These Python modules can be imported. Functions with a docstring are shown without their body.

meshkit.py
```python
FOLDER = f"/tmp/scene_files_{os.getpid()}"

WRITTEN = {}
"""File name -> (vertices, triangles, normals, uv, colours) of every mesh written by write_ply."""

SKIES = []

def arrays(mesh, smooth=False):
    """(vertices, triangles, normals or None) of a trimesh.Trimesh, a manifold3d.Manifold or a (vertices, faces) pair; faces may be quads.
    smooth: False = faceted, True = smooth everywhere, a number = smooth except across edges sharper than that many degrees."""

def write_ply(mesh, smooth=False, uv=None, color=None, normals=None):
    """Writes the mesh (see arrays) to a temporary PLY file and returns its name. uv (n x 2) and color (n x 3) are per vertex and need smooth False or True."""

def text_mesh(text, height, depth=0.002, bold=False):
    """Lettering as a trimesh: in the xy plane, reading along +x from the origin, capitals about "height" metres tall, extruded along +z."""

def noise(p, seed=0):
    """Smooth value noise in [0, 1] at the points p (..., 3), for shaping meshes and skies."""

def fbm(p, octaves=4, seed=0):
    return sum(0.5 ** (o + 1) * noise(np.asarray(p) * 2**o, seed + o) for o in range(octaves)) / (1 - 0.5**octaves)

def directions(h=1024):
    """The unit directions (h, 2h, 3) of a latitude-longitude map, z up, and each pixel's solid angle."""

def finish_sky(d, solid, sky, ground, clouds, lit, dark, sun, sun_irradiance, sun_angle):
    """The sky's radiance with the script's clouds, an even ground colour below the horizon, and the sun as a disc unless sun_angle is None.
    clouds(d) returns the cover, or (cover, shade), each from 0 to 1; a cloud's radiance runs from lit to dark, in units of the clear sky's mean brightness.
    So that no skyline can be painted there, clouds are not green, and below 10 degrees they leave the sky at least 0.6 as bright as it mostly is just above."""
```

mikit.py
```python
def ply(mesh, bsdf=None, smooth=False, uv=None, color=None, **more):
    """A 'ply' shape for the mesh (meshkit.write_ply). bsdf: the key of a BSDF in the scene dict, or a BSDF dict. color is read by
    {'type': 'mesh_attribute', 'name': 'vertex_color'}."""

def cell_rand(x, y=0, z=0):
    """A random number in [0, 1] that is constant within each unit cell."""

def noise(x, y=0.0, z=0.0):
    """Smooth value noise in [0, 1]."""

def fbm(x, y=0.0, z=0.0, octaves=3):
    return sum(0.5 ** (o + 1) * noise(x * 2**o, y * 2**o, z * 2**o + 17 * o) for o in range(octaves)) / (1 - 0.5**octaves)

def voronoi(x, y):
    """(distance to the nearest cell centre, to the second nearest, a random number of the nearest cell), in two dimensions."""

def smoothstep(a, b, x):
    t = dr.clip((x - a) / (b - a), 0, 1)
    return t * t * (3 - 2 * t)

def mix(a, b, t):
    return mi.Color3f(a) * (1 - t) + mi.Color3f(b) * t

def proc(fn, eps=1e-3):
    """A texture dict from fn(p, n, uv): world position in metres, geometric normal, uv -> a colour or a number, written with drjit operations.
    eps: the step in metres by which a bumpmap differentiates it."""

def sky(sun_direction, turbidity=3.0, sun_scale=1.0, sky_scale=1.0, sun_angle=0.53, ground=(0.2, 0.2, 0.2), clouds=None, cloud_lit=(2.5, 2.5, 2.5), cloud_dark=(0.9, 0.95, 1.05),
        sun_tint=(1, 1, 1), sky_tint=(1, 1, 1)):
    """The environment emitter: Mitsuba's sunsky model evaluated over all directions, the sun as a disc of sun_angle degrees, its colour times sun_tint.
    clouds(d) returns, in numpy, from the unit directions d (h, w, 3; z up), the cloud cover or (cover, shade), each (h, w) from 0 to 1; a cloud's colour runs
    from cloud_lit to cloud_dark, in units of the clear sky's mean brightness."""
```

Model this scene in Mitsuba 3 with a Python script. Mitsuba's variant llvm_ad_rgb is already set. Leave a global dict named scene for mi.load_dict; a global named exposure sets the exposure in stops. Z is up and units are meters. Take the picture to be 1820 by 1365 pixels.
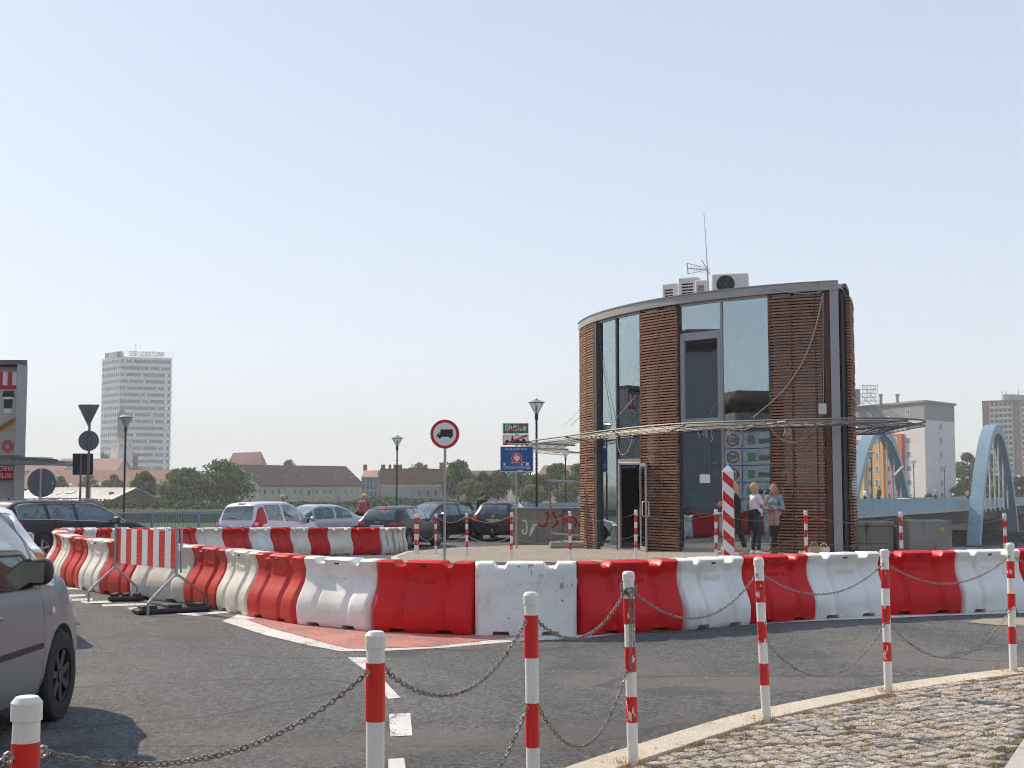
import math, random, numpy as np, trimesh, mitsuba as mi, drjit as dr, mikit, meshkit
import manifold3d as m3
from scipy.spatial import ConvexHull
from scipy.interpolate import PchipInterpolator
from shapely.geometry import Polygon
T = mi.ScalarTransform4f
rng = np.random.default_rng(7); random.seed(7)
scene, labels = {'type': 'scene'}, {}
# ---------------------------------------------------------------- camera, sky, exposure
FPX, CX, CY, EYE = 2300.0, 910.0, 682.5, 1.68
PITCH = math.atan(179.5 / FPX)
cp, sp = math.cos(PITCH), math.sin(PITCH)
scene['camera'] = {'type': 'perspective', 'fov': math.degrees(2 * math.atan(910 / FPX)), 'fov_axis': 'x', 'near_clip': 0.1, 'far_clip': 9000.0,
                   'to_world': T().look_at([0, 0, EYE], [0, cp, EYE + sp], [0, 0, 1]),
                   'medium': {'type': 'ref', 'id': 'haze_air'}}
HAZE = 0.00042
scene['haze_air'] = {'type': 'homogeneous', 'albedo': {'type': 'rgb', 'value': [0.95, 0.95, 0.95]}, 'sigma_t': HAZE}
SUN = np.array([-0.575, 0.52, 0.66])
def veil(d):
    """thin high haze: white towards the horizon, blue overhead"""
    e = np.degrees(np.arcsin(np.clip(d[..., 2], -1, 1))); return np.full(e.shape, 0.64), np.clip(e / 42.0, 0, 1) ** 0.8
scene['sky'] = mikit.sky(SUN.tolist(), turbidity=3.5, sun_scale=1.0, sky_scale=1.5, ground=(0.16, 0.16, 0.15), clouds=veil, cloud_lit=(1.80, 1.76, 1.74), cloud_dark=(0.98, 1.26, 1.66), sun_tint=(0.97, 1.0, 1.07))
exposure = 1.9

# ---------------------------------------------------------------- helpers
def P(px, py, D):
    """the world point that stands D metres ahead, in the direction of a pixel of the 1820 x 1365 photograph"""
    a, b = (px - CX) / FPX, (CY - py) / FPX
    k = D / (cp - b * sp)
    return np.array([a * k, D, EYE + (sp + b * cp) * k])
def pxof(x, y, z=EYE):
    d = y * cp + (z - EYE) * sp
    return CX + FPX * x / d
_count = {}
def numbered(name, parent=None):
    full = (parent + '__' if parent else '') + name
    n = _count.get(full, 0); _count[full] = n + 1
    return full if n == 0 else f'{full}_{n:03d}'
def tag(key, label=None, cat=None, group=None, kind=None):
    d = labels.setdefault(key, {})
    for k, v in (('label', label), ('category', cat), ('group', group), ('kind', kind)):
        if v: d[k] = v
    return key
def ref(m): return {'type': 'ref', 'id': 'mat_' + m}
def plym(mesh, mat, smooth=False): return mikit.ply(mesh, 'mat_' + mat, smooth=smooth)
def obj(name, mesh, mat, parent=None, smooth=False, M=None, **lab):
    if isinstance(mesh, MB): mesh = mesh.mesh()
    d = mesh if isinstance(mesh, dict) else plym(mesh, mat, smooth=smooth)
    if mat and isinstance(mesh, dict): d = {**d, 'bsdf': ref(mat)}
    k = numbered(name, parent)
    scene[k] = {**d, 'to_world': T(M)} if M is not None else d
    if lab: tag(k, **lab)
    return k
def thing(name, label, cat, group=None):
    k = numbered(name); tag(k, label, cat, group); return k
class Kit:
    """parts of a kind of thing in its own space; put() places one"""
    def __init__(s): s.parts, s.c = [], {}
    def add(s, name, mesh, mat, smooth=False, under=None, kind=None):
        if isinstance(mesh, MB): mesh = mesh.mesh()
        full = (under + '__' if under else '') + name
        n = s.c.get(full, 0); s.c[full] = n + 1
        if n: full = f'{full}_{n:03d}'
        s.parts.append((full, plym(mesh, mat, smooth=smooth), kind)); return full
    def put(s, name, M, label, cat, group=None, swap=None, skip=()):
        k = thing(name, label, cat, group)
        for rel, d, kind in s.parts:
            if rel.split('__')[0] in skip: continue
            e = {**d, 'to_world': T(M)}
            if swap and d['bsdf']['id'][4:] in swap: e['bsdf'] = ref(swap[d['bsdf']['id'][4:]])
            scene[k + '__' + rel] = e
            if kind: tag(k + '__' + rel, kind=kind)
        return k
def place(x=0, y=0, z=0, yaw=0, sc=1.0):
    c, s = math.cos(yaw), math.sin(yaw)
    sx, sy, sz = (sc,) * 3 if np.isscalar(sc) else sc
    return np.array([[c * sx, -s * sy, 0, x], [s * sx, c * sy, 0, y], [0, 0, sz, z], [0, 0, 0, 1.0]])
_s = np.array([[a, b, c] for a in (-1, 1) for b in (-1, 1) for c in (-1, 1)], float)
_bf = ConvexHull(_s).simplices
def _orient(v, f):
    n = np.cross(v[f[:, 1]] - v[f[:, 0]], v[f[:, 2]] - v[f[:, 0]])
    flip = (n * v[f].mean(1)).sum(1) < 0
    f = f.copy(); f[flip] = f[flip][:, ::-1]; return f
_bf = _orient(_s, _bf)
def _chv(h, c):
    out = []
    for s in _s:
        for k in range(3):
            q = h - c; q = q.copy(); q[k] = h[k]; out.append(s * q)
    return np.array(out)
_cf = ConvexHull(_chv(np.ones(3), 0.2 * np.ones(3))).simplices
_cf = _orient(_chv(np.ones(3), 0.2 * np.ones(3)), _cf)
class MB:
    def __init__(s): s.v, s.f, s.n = [], [], 0
    def add(s, v, f):
        v = np.asarray(v, float); f = np.asarray(f, int)
        if f.shape[1] == 4: f = np.vstack([f[:, [0, 1, 2]], f[:, [0, 2, 3]]])
        s.v.append(v); s.f.append(f + s.n); s.n += len(v); return s
    def box(s, c, size, yaw=0, ch=0.0, M=None):
        h = np.asarray(size, float) / 2
        v = _chv(h, np.full(3, min(ch, h.min() * 0.95))) if ch else _s * h
        if M is not None: v = v @ np.asarray(M)[:3, :3].T
        if yaw:
            a, b = math.cos(yaw), math.sin(yaw)
            v = v @ np.array([[a, -b, 0], [b, a, 0], [0, 0, 1]]).T
        return s.add(v + np.asarray(c, float), _cf if ch else _bf)
    def bar(s, a, b, w, h, ch=0.0, up=(0, 0, 1)):
        a, b = np.asarray(a, float), np.asarray(b, float); d = b - a; L = np.linalg.norm(d); d = d / L
        side = np.cross(up, d)
        if np.linalg.norm(side) < 1e-6: side = np.cross((1, 0, 0), d)
        side /= np.linalg.norm(side); u = np.cross(d, side)
        hh = np.array([L, w, h]) / 2
        v = (_chv(hh, np.full(3, ch)) if ch else _s * hh) @ np.array([d, side, u])
        return s.add(v + (a + b) / 2, _cf if ch else _bf)
    def tube(s, pts, r, n=6, closed=False, cap=True):
        p = np.asarray(pts, float); m = len(p)
        t = (np.roll(p, -1, 0) - np.roll(p, 1, 0)) if closed else np.gradient(p, axis=0)
        t /= np.linalg.norm(t, axis=1, keepdims=True) + 1e-12
        a = np.cross(t, np.where(np.abs(t[:, 2:]) < 0.9, [0, 0, 1.0], [1.0, 0, 0])); 
        for i in range(1, m):
            q = a[i - 1] - t[i] * (a[i - 1] @ t[i]); l = np.linalg.norm(q)
            if l > 1e-6: a[i] = q / l
        a /= np.linalg.norm(a, axis=1, keepdims=True) + 1e-12
        b = np.cross(t, a); ang = np.arange(n) * 2 * np.pi / n
        r = np.broadcast_to(r, (m,))
        v = (p[:, None] + r[:, None, None] * (np.cos(ang)[None, :, None] * a[:, None] + np.sin(ang)[None, :, None] * b[:, None])).reshape(-1, 3)
        k = m if closed else m - 1
        i, j = np.meshgrid(np.arange(k), np.arange(n), indexing='ij'); i2 = (i + 1) % m
        q = np.stack([i * n + j, i * n + (j + 1) % n, i2 * n + (j + 1) % n, i2 * n + j], -1).reshape(-1, 4)
        f = np.vstack([q[:, [0, 1, 2]], q[:, [0, 2, 3]]])
        if cap and not closed:
            e = np.arange(1, n - 1)
            f = np.vstack([f, np.stack([e * 0, e + 1, e], -1), np.stack([e * 0, e, e + 1], -1) + (m - 1) * n])
        return s.add(v, f)
    def lathe(s, prof, c=(0, 0, 0), n=16, axis=None):
        p = np.asarray(prof, float); m = len(p); ang = np.arange(n) * 2 * np.pi / n
        v = np.stack([p[:, :1] * np.cos(ang), p[:, :1] * np.sin(ang), np.broadcast_to(p[:, 1:], (m, n))], -1).reshape(-1, 3)
        i, j = np.meshgrid(np.arange(m - 1), np.arange(n), indexing='ij')
        q = np.stack([i * n + j, i * n + (j + 1) % n, (i + 1) * n + (j + 1) % n, (i + 1) * n + j], -1).reshape(-1, 4)
        f = np.vstack([q[:, [0, 1, 2]], q[:, [0, 2, 3]]])
        if axis == 'y': v = v[:, [0, 2, 1]] * [1, 1, -1]
        if axis == 'x': v = v[:, [2, 1, 0]] * [1, 1, -1]
        return s.add(v + np.asarray(c, float), f)
    def prism(s, poly, t, M=None):
        """a 2-D polygon (x, y) extruded from 0 to t along +z, then moved by M"""
        g = poly if isinstance(poly, Polygon) else Polygon(poly)
        m = trimesh.creation.extrude_polygon(g.buffer(0) if not g.is_valid else g, t, engine='earcut')
        v = np.array(m.vertices)
        if M is not None: v = v @ np.asarray(M)[:3, :3].T + np.asarray(M)[:3, 3]
        return s.add(v, m.faces)
    def tri(s, v, f): return s.add(v, f)
    def mesh(s): return np.vstack(s.v), np.vstack(s.f)
def tf(mesh, M):
    v, f = mesh if not isinstance(mesh, MB) else mesh.mesh()
    return v @ M[:3, :3].T + M[:3, 3], f
def frame(o, ex, ey):
    """the matrix that lays a local x, y plane along ex, ey at o (z = ex x ey)"""
    ex = np.asarray(ex, float) / np.linalg.norm(ex); ez = np.cross(ex, ey); ez /= np.linalg.norm(ez); ey = np.cross(ez, ex)
    M = np.eye(4); M[:3, 0], M[:3, 1], M[:3, 2], M[:3, 3] = ex, ey, ez, o; return M
def grid(nu, nv, fn):
    """a sheet from fn(u, v) -> (..., 3), u and v in 0..1"""
    u, v = np.meshgrid(np.linspace(0, 1, nu), np.linspace(0, 1, nv), indexing='ij')
    p = fn(u, v).reshape(-1, 3)
    i, j = np.meshgrid(np.arange(nu - 1), np.arange(nv - 1), indexing='ij')
    q = np.stack([i * nv + j, (i + 1) * nv + j, (i + 1) * nv + j + 1, i * nv + j + 1], -1).reshape(-1, 4)
    return p, np.vstack([q[:, [0, 1, 2]], q[:, [0, 2, 3]]])
def text(s, h, depth=0.003, bold=False):
    m = meshkit.text_mesh(s, h, depth, bold); return np.array(m.vertices), np.array(m.faces)
def tman(mesh):
    v, f = mesh
    return m3.Manifold(m3.Mesh(np.asarray(v, np.float32), np.asarray(f, np.uint32)))
def fman(m):
    q = m.to_mesh(); return np.array(q.vert_properties[:, :3], float), np.array(q.tri_verts, int)
def spline(pts, n):
    p = np.asarray(pts, float); t = np.r_[0, np.cumsum(np.linalg.norm(np.diff(p, axis=0), axis=1))]
    from scipy.interpolate import CubicSpline
    u = np.linspace(0, t[-1], n)
    return CubicSpline(t, p)(u)
# the ground's height: level, then falling towards the river
def gz(y): 
    s = np.clip((np.asarray(y, float) - 26) / 15.0, 0, 1); return -0.46 * s
def zp(x, y): return np.minimum(0.1 + 0.02 * (np.asarray(x, float) - 1.3) - 0.02 * (np.asarray(y, float) - 27.9), 0.16)
# ---------------------------------------------------------------- materials
def rgb(c): return {'type': 'rgb', 'value': [float(x) for x in (c if np.iterable(c) else (c, c, c))]}
def pr(name, c, rough=0.6, two=True, **k):
    b = {'type': 'principled', 'base_color': c if isinstance(c, dict) else rgb(c), 'roughness': rough, **k}
    scene['mat_' + name] = {'type': 'twosided', 'bsdf': b} if two else b
def bumped(name, c, rough, h, eps=2e-3, **k):
    b = {'type': 'principled', 'base_color': c if isinstance(c, dict) else rgb(c), 'roughness': rough, **k}
    scene['mat_' + name] = {'type': 'twosided', 'bsdf': {'type': 'bumpmap', 'nested': mikit.proc(h, eps), 'bsdf': b, 'scale': 1.0}}
nz, fb, mx, ss = mikit.noise, mikit.fbm, mikit.mix, mikit.smoothstep
def asphalt(p, n, uv):
    big = fb(p.x * 0.22, p.y * 0.22, 3.0, 3); track = ss(0.45, 0.75, fb(p.x * 0.9 + p.y * 0.25, p.y * 0.12, 1.0, 2))
    g = ss(0.2, 0.8, nz(p.x * 75, p.y * 75, 5.0)); g2 = ss(0.2, 0.8, nz(p.x * 33, p.y * 33, 2.0))
    w = p.x + 0.35 * fb(p.x * 1.5, p.y * 1.5, 8.0, 3) ; c1 = dr.abs(fb(w * 0.55, p.y * 0.55, 9.0, 3) - 0.5)
    crack = (1 - ss(0.0, 0.0035, c1)) * ss(0.5, 0.62, nz(p.x * 0.35, p.y * 0.35, 4.0))
    base = mx((0.070, 0.070, 0.071), (0.118, 0.117, 0.117), 0.55 * big + 0.45 * track)
    base = base * (0.40 + 0.75 * g + 0.45 * g2)
    base = mx(base, (0.30, 0.29, 0.27), ss(0.90, 0.97, nz(p.x * 70, p.y * 70, 21.0)) * 0.75)
    base = mx(base, (0.15, 0.135, 0.12), ss(0.55, 0.75, fb(p.x * 0.8, p.y * 0.8, 12.0, 3)) * 0.5); base = base * (1 - 0.30 * ss(0.55, 0.8, fb(p.x * 0.45 - p.y * 0.5, p.y * 0.12 + p.x * 0.1, 31.0, 3))); base = mx(base, (0.045, 0.045, 0.047), (1 - ss(0.004, 0.011, dr.abs(fb(p.x * 0.28 + 0.1 * nz(p.x * 3, p.y * 3, 2.0), p.y * 0.5, 61.0, 2) - 0.52))) * 0.7); base = mx(base, (0.05, 0.05, 0.05), ss(0.70, 0.77, fb(p.x * 1.4, p.y * 1.4, 44.0, 2)) * 0.45)
    return mx(base, (0.03, 0.03, 0.03), crack * 0.8)
bumped('asphalt', mikit.proc(asphalt), 0.75, lambda p, n, uv: 0.005 * nz(p.x * 95, p.y * 95, 5.0) + 0.003 * nz(p.x * 48, p.y * 48, 2.0), 4e-3, specular=0.35)
def road_paint(p, n, uv):
    w = ss(0.60, 0.72, fb(p.x * 7, p.y * 7, 1.0, 4) * 0.55 + 0.45 * nz(p.x * 60, p.y * 60, 3.0)); d = fb(p.x * 2.5, p.y * 2.5, 6.0, 3)
    return mx(mx((0.66, 0.64, 0.60), (0.47, 0.44, 0.40), d), (0.15, 0.145, 0.14), w * 0.9)
pr('road_white', mikit.proc(road_paint), 0.7)
def road_red(p, n, uv):
    w = ss(0.46, 0.62, fb(p.x * 4, p.y * 4, 1.0, 4) * 0.6 + 0.4 * nz(p.x * 55, p.y * 55, 3.0)); d = fb(p.x * 1.5, p.y * 1.5, 6.0, 3)
    return mx(mx((0.40, 0.125, 0.10), (0.50, 0.22, 0.18), d), (0.17, 0.13, 0.12), w * 0.75)
pr('road_red', mikit.proc(road_red), 0.75)
def conc(p, n, uv):
    d = fb(p.x * 1.3, p.y * 1.3, p.z * 1.3, 4); g = nz(p.x * 90, p.y * 90, p.z * 90)
    return mx((0.30, 0.285, 0.26), (0.44, 0.42, 0.385), d) * (0.8 + 0.36 * g)
pr('concrete', mikit.proc(conc), 0.85)
def kerbc(p, n, uv):
    d = fb(p.x * 2.3, p.y * 2.3, p.z * 2, 4); g = nz(p.x * 120, p.y * 120, p.z * 90)
    return mx((0.40, 0.34, 0.27), (0.56, 0.49, 0.40), d) * (0.72 + 0.5 * g)
pr('kerb_stone', mikit.proc(kerbc), 0.9)
def oldconc(p, n, uv):
    d = fb(p.x * 1.1, p.y * 1.1, p.z * 1.4, 4); run = fb(p.x * 6 + p.y * 3, 2.0, p.z * 0.7, 3); g = nz(p.x * 45, p.y * 45, p.z * 45)
    c = mx((0.21, 0.195, 0.17), (0.38, 0.355, 0.315), d) * (0.75 + 0.4 * g)
    return mx(c, (0.05, 0.05, 0.048), ss(0.52, 0.72, run) * 0.8)
pr('old_concrete', mikit.proc(oldconc), 0.9)
def soil(p, n, uv):
    d = fb(p.x * 9, p.y * 9, 1.0, 3); g = nz(p.x * 110, p.y * 110, 3.0)
    return mx((0.10, 0.075, 0.052), (0.24, 0.175, 0.11), d) * (0.6 + 0.7 * g)
pr('soil', mikit.proc(soil), 0.95)
for i, c in enumerate([(0.345, 0.308, 0.265), (0.295, 0.270, 0.240), (0.39, 0.348, 0.298), (0.31, 0.265, 0.225)]):
    def cob(p, n, uv, c=c, i=i):
        g = nz(p.x * 170, p.y * 170, p.z * 170 + i); g2 = fb(p.x * 24, p.y * 24, p.z * 24 + 5 * i, 3)
        return mi.Color3f(*c) * (0.55 + 0.55 * g + 0.45 * g2)
    bumped(f'cobble_stone_{i}', mikit.proc(cob), 0.85, lambda p, n, uv: 0.004 * nz(p.x * 60, p.y * 60, p.z * 60), 3e-3)
def paver(p, n, uv):
    x, y = p.x * 0.94 + p.y * 0.34, p.y * 0.94 - p.x * 0.34
    row = dr.floor(y / 0.2); u = x / 0.2 + 0.5 * (row - 2 * dr.floor(row / 2)); fx, fy = u - dr.floor(u), y / 0.2 - row
    e = dr.minimum(dr.minimum(fx, 1 - fx), dr.minimum(fy, 1 - fy)); j = 1 - ss(0.03, 0.07, e)
    r = mikit.cell_rand(dr.floor(u), row, 1); d = fb(p.x * 0.7, p.y * 0.7, 2.0, 3)
    c = mx((0.21, 0.18, 0.148), (0.31, 0.265, 0.215), 0.5 * r + 0.5 * d) * (0.85 + 0.3 * nz(p.x * 40, p.y * 40, 1.0))
    return mx(c, (0.16, 0.135, 0.10), j * 0.8)
pr('paver', mikit.proc(paver), 0.85)
def earth(p, n, uv):
    d = fb(p.x * 0.06, p.y * 0.06, 1.0, 4); return mx((0.04, 0.06, 0.022), (0.09, 0.10, 0.045), d)
pr('earth', mikit.proc(earth), 0.95)
# plastics and painted metal
def wplast(p, n, uv):
    d = fb(p.x * 3.1, p.y * 3.1, p.z * 3.1, 4); s = fb(p.x * 40, p.y * 40, p.z * 5, 3); sp_ = nz(p.x * 60, p.y * 60, p.z * 60)
    c = mx((0.80, 0.79, 0.755), (0.70, 0.68, 0.63), ss(0.35, 0.75, d))
    c = mx(c, (0.42, 0.36, 0.28), ss(0.62, 0.74, s) * ss(0.42, 0.6, d) * 0.32)
    return mx(c, (0.22, 0.20, 0.17), ss(0.93, 0.97, sp_) * ss(0.45, 0.6, d) * 0.7)
pr('white_plastic', mikit.proc(wplast), 0.42, specular=0.5)
def cream(p, n, uv): return wplast(p, n, uv) * mi.Color3f(0.97, 0.93, 0.85)
pr('cream_plastic', mikit.proc(cream), 0.45, specular=0.4)
def scuffed(p, n, uv):
    s = fb(p.x * 55, p.y * 40, p.z * 9, 3); t = nz(p.x * 34, p.y * 34, p.z * 26); b = fb(p.x * 4, p.y * 4, p.z * 4, 3)
    c = mx(wplast(p, n, uv), (0.10, 0.09, 0.08), ss(0.70, 0.76, s) * ss(0.5, 0.62, b) * 0.6); return mx(c, (0.07, 0.065, 0.06), ss(0.935, 0.955, t) * ss(0.42, 0.55, b) * 0.8)
pr('scuffed_plastic', mikit.proc(scuffed), 0.5, specular=0.4)
def grimy(p, n, uv):
    s = fb(p.x * 16 + p.y * 9, 3.0, p.z * 1.6, 3); return mx(wplast(p, n, uv) * mi.Color3f(.92, .90, .84), (0.16, 0.15, 0.09), ss(0.52, 0.66, s) * 0.7)
pr('grimy_plastic', mikit.proc(grimy), 0.5, specular=0.4)
def faded(p, n, uv): return mx(rplast(p, n, uv), (0.52, 0.085, 0.06), 0.35 + 0.3 * fb(p.x * 3, p.y * 3, p.z * 3, 2))
def rplast(p, n, uv):
    d = fb(p.x * 2.6, p.y * 2.6, p.z * 2.6, 4); s = fb(p.x * 30, p.y * 30, p.z * 6, 3); sc_ = nz(p.x * 85, p.y * 85, p.z * 85)
    c = mx((0.62, 0.008, 0.010), (0.52, 0.020, 0.018), ss(0.4, 0.75, d))
    c = mx(c, (0.54, 0.12, 0.09), ss(0.62, 0.8, s) * ss(0.45, 0.65, d) * 0.3)
    return mx(c, (0.70, 0.45, 0.40), ss(0.95, 0.98, sc_) * ss(0.5, 0.65, d) * 0.6)
pr('red_plastic', mikit.proc(rplast), 0.38, specular=0.28)
pr('faded_plastic', mikit.proc(faded), 0.42, specular=0.3)
def bwhite(p, n, uv):
    d = fb(p.x * 9, p.y * 9, p.z * 4, 3); s = nz(p.x * 70, p.y * 70, p.z * 40)
    return mx(mx((0.78, 0.77, 0.74), (0.68, 0.66, 0.61), d), (0.33, 0.27, 0.20), ss(0.90, 0.96, s) * 0.6)
pr('post_white', mikit.proc(bwhite), 0.4)
def bred(p, n, uv):
    s = fb(p.x * 45, p.y * 45, p.z * 16, 3); s2 = nz(p.x * 120, p.y * 120, p.z * 60)
    c = mx((0.60, 0.012, 0.014), (0.50, 0.02, 0.02), nz(p.x * 12, p.y * 12, p.z * 5))
    return mx(c, (0.72, 0.62, 0.58), dr.maximum(ss(0.655, 0.68, s), ss(0.955, 0.97, s2)) * 0.9)
pr('post_red', mikit.proc(bred), 0.32)
pr('post_red_clean', (0.62, 0.012, 0.012), 0.28, clearcoat=0.4)
def chainm(p, n, uv):
    d = fb(p.x * 30, p.y * 30, p.z * 30, 3); return mx((0.25, 0.24, 0.225), (0.15, 0.10, 0.07), ss(0.52, 0.7, d))
pr('chain_metal', mikit.proc(chainm), 0.42, metallic=0.6)
pr('galvanised', (0.42, 0.43, 0.44), 0.42, metallic=0.7)
pr('sign_back', (0.145, 0.15, 0.16), 0.55, metallic=0.3)
pr('lamp_black', (0.02, 0.021, 0.024), 0.4)
pr('lamp_shade_metal', (0.36, 0.37, 0.38), 0.4, metallic=0.5)
scene['mat_lamp_glass'] = {'type': 'thindielectric', 'int_ior': 1.5, 'specular_transmittance': rgb(0.86)}
pr('opal', (0.75, 0.74, 0.70), 0.4)
pr('sign_white', (0.76, 0.76, 0.76), 0.35)
pr('sign_red', (0.55, 0.01, 0.015), 0.3)
pr('sign_blue', (0.012, 0.10, 0.36), 0.35)
pr('sign_green', (0.0, 0.21, 0.095), 0.35)
pr('sign_black', (0.012, 0.012, 0.014), 0.4)
pr('sign_yellow', (0.72, 0.50, 0.10), 0.5)
def stripe_red(p, n, uv):
    s = fb(p.x * 18, p.y * 18, p.z * 30, 3); return mx((0.66, 0.035, 0.018), (0.62, 0.2, 0.15), ss(0.58, 0.75, s) * 0.6)
pr('stripe_red', mikit.proc(stripe_red), 0.3)
pr('rubber', (0.035, 0.035, 0.036), 0.7)
# the kiosk
def slat(p, n, uv):
    r = mikit.cell_rand(dr.floor(p.z / 0.07 + 0.5), 3, 1); g = fb(p.x * 5, p.y * 5, p.z * 60, 4); r2 = mikit.cell_rand(dr.floor(p.z / 0.07 + 0.5), dr.floor((p.x + p.y) * 0.8), 2)
    c = mx((0.205, 0.090, 0.054), (0.38, 0.195, 0.122), 0.45 * r + 0.3 * g + 0.25 * r2)
    return mx(c, (0.50, 0.33, 0.25), ss(0.55, 0.8, g) * 0.4)
pr('wood_slat', mikit.proc(slat), 0.65)
pr('batten', (0.10, 0.045, 0.03), 0.7)
pr('alu', (0.34, 0.335, 0.34), 0.42, metallic=0.35)
def fasc(p, n, uv):
    d = fb(p.x * 3, p.y * 3, p.z * 9, 3); return mx((0.40, 0.385, 0.37), (0.30, 0.28, 0.265), d)
pr('fascia_metal', mikit.proc(fasc), 0.45, metallic=0.3)
pr('frame_dark', (0.045, 0.047, 0.05), 0.45)
scene['mat_kiosk_glass'] = {'type': 'thindielectric', 'int_ior': 3.3, 'specular_transmittance': rgb((0.46, 0.54, 0.55)), 'specular_reflectance': rgb((0.80, 0.95, 1.0))}
scene['mat_window_pane'] = {'type': 'thindielectric', 'int_ior': 1.7, 'specular_transmittance': rgb(0.6)}
pr('backing_glass', (0.022, 0.016, 0.014), 0.03, specular=1.0)
pr('room_dark', (0.035, 0.035, 0.037), 0.8)
pr('room_mid', (0.13, 0.13, 0.13), 0.8)
pr('shop_red', (0.35, 0.01, 0.02), 0.5)
pr('shop_green', (0.10, 0.42, 0.03), 0.5)
pr('shop_teal', (0.01, 0.11, 0.075), 0.5)
pr('paper', (0.78, 0.78, 0.77), 0.8)
pr('ac_white', (0.62, 0.60, 0.55), 0.5)
pr('cable', (0.44, 0.38, 0.30), 0.7)
pr('cable_dark', (0.10, 0.095, 0.09), 0.7)
pr('tube_steel', (0.20, 0.195, 0.19), 0.55, metallic=0.3)
def dark_glass(name, c, r=0.06): pr(name, c, r, specular=0.8)
pr('bay_green', (0.22, 0.42, 0.27), 0.5); dark_glass('far_glass_slate', (0.035, 0.05, 0.075), 0.2); dark_glass('far_glass', (0.05, 0.07, 0.09)); dark_glass('far_glass_blue', (0.10, 0.16, 0.20), 0.12)
# cars
for nm, c, me in (('paint_grey', (0.25, 0.258, 0.265), 0.4), ('paint_white', (0.62, 0.62, 0.62), 0.0), ('paint_navy', (0.010, 0.013, 0.026), 0.25), ('paint_silver', (0.50, 0.51, 0.53), 0.45),
                  ('paint_lilac', (0.62, 0.62, 0.66), 0.2), ('paint_slate', (0.020, 0.023, 0.032), 0.35), ('paint_graphite', (0.040, 0.040, 0.045), 0.4), ('paint_black', (0.006, 0.006, 0.007), 0.1)):
    pr(nm, c, 0.32, metallic=me, clearcoat=1.0, clearcoat_gloss=0.92)
scene['mat_car_glass'] = {'type': 'thindielectric', 'int_ior': 1.6, 'specular_transmittance': rgb((0.70, 0.76, 0.76))}
pr('car_black', (0.016, 0.016, 0.017), 0.5)
pr('tyre', (0.022, 0.022, 0.023), 0.75)
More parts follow.
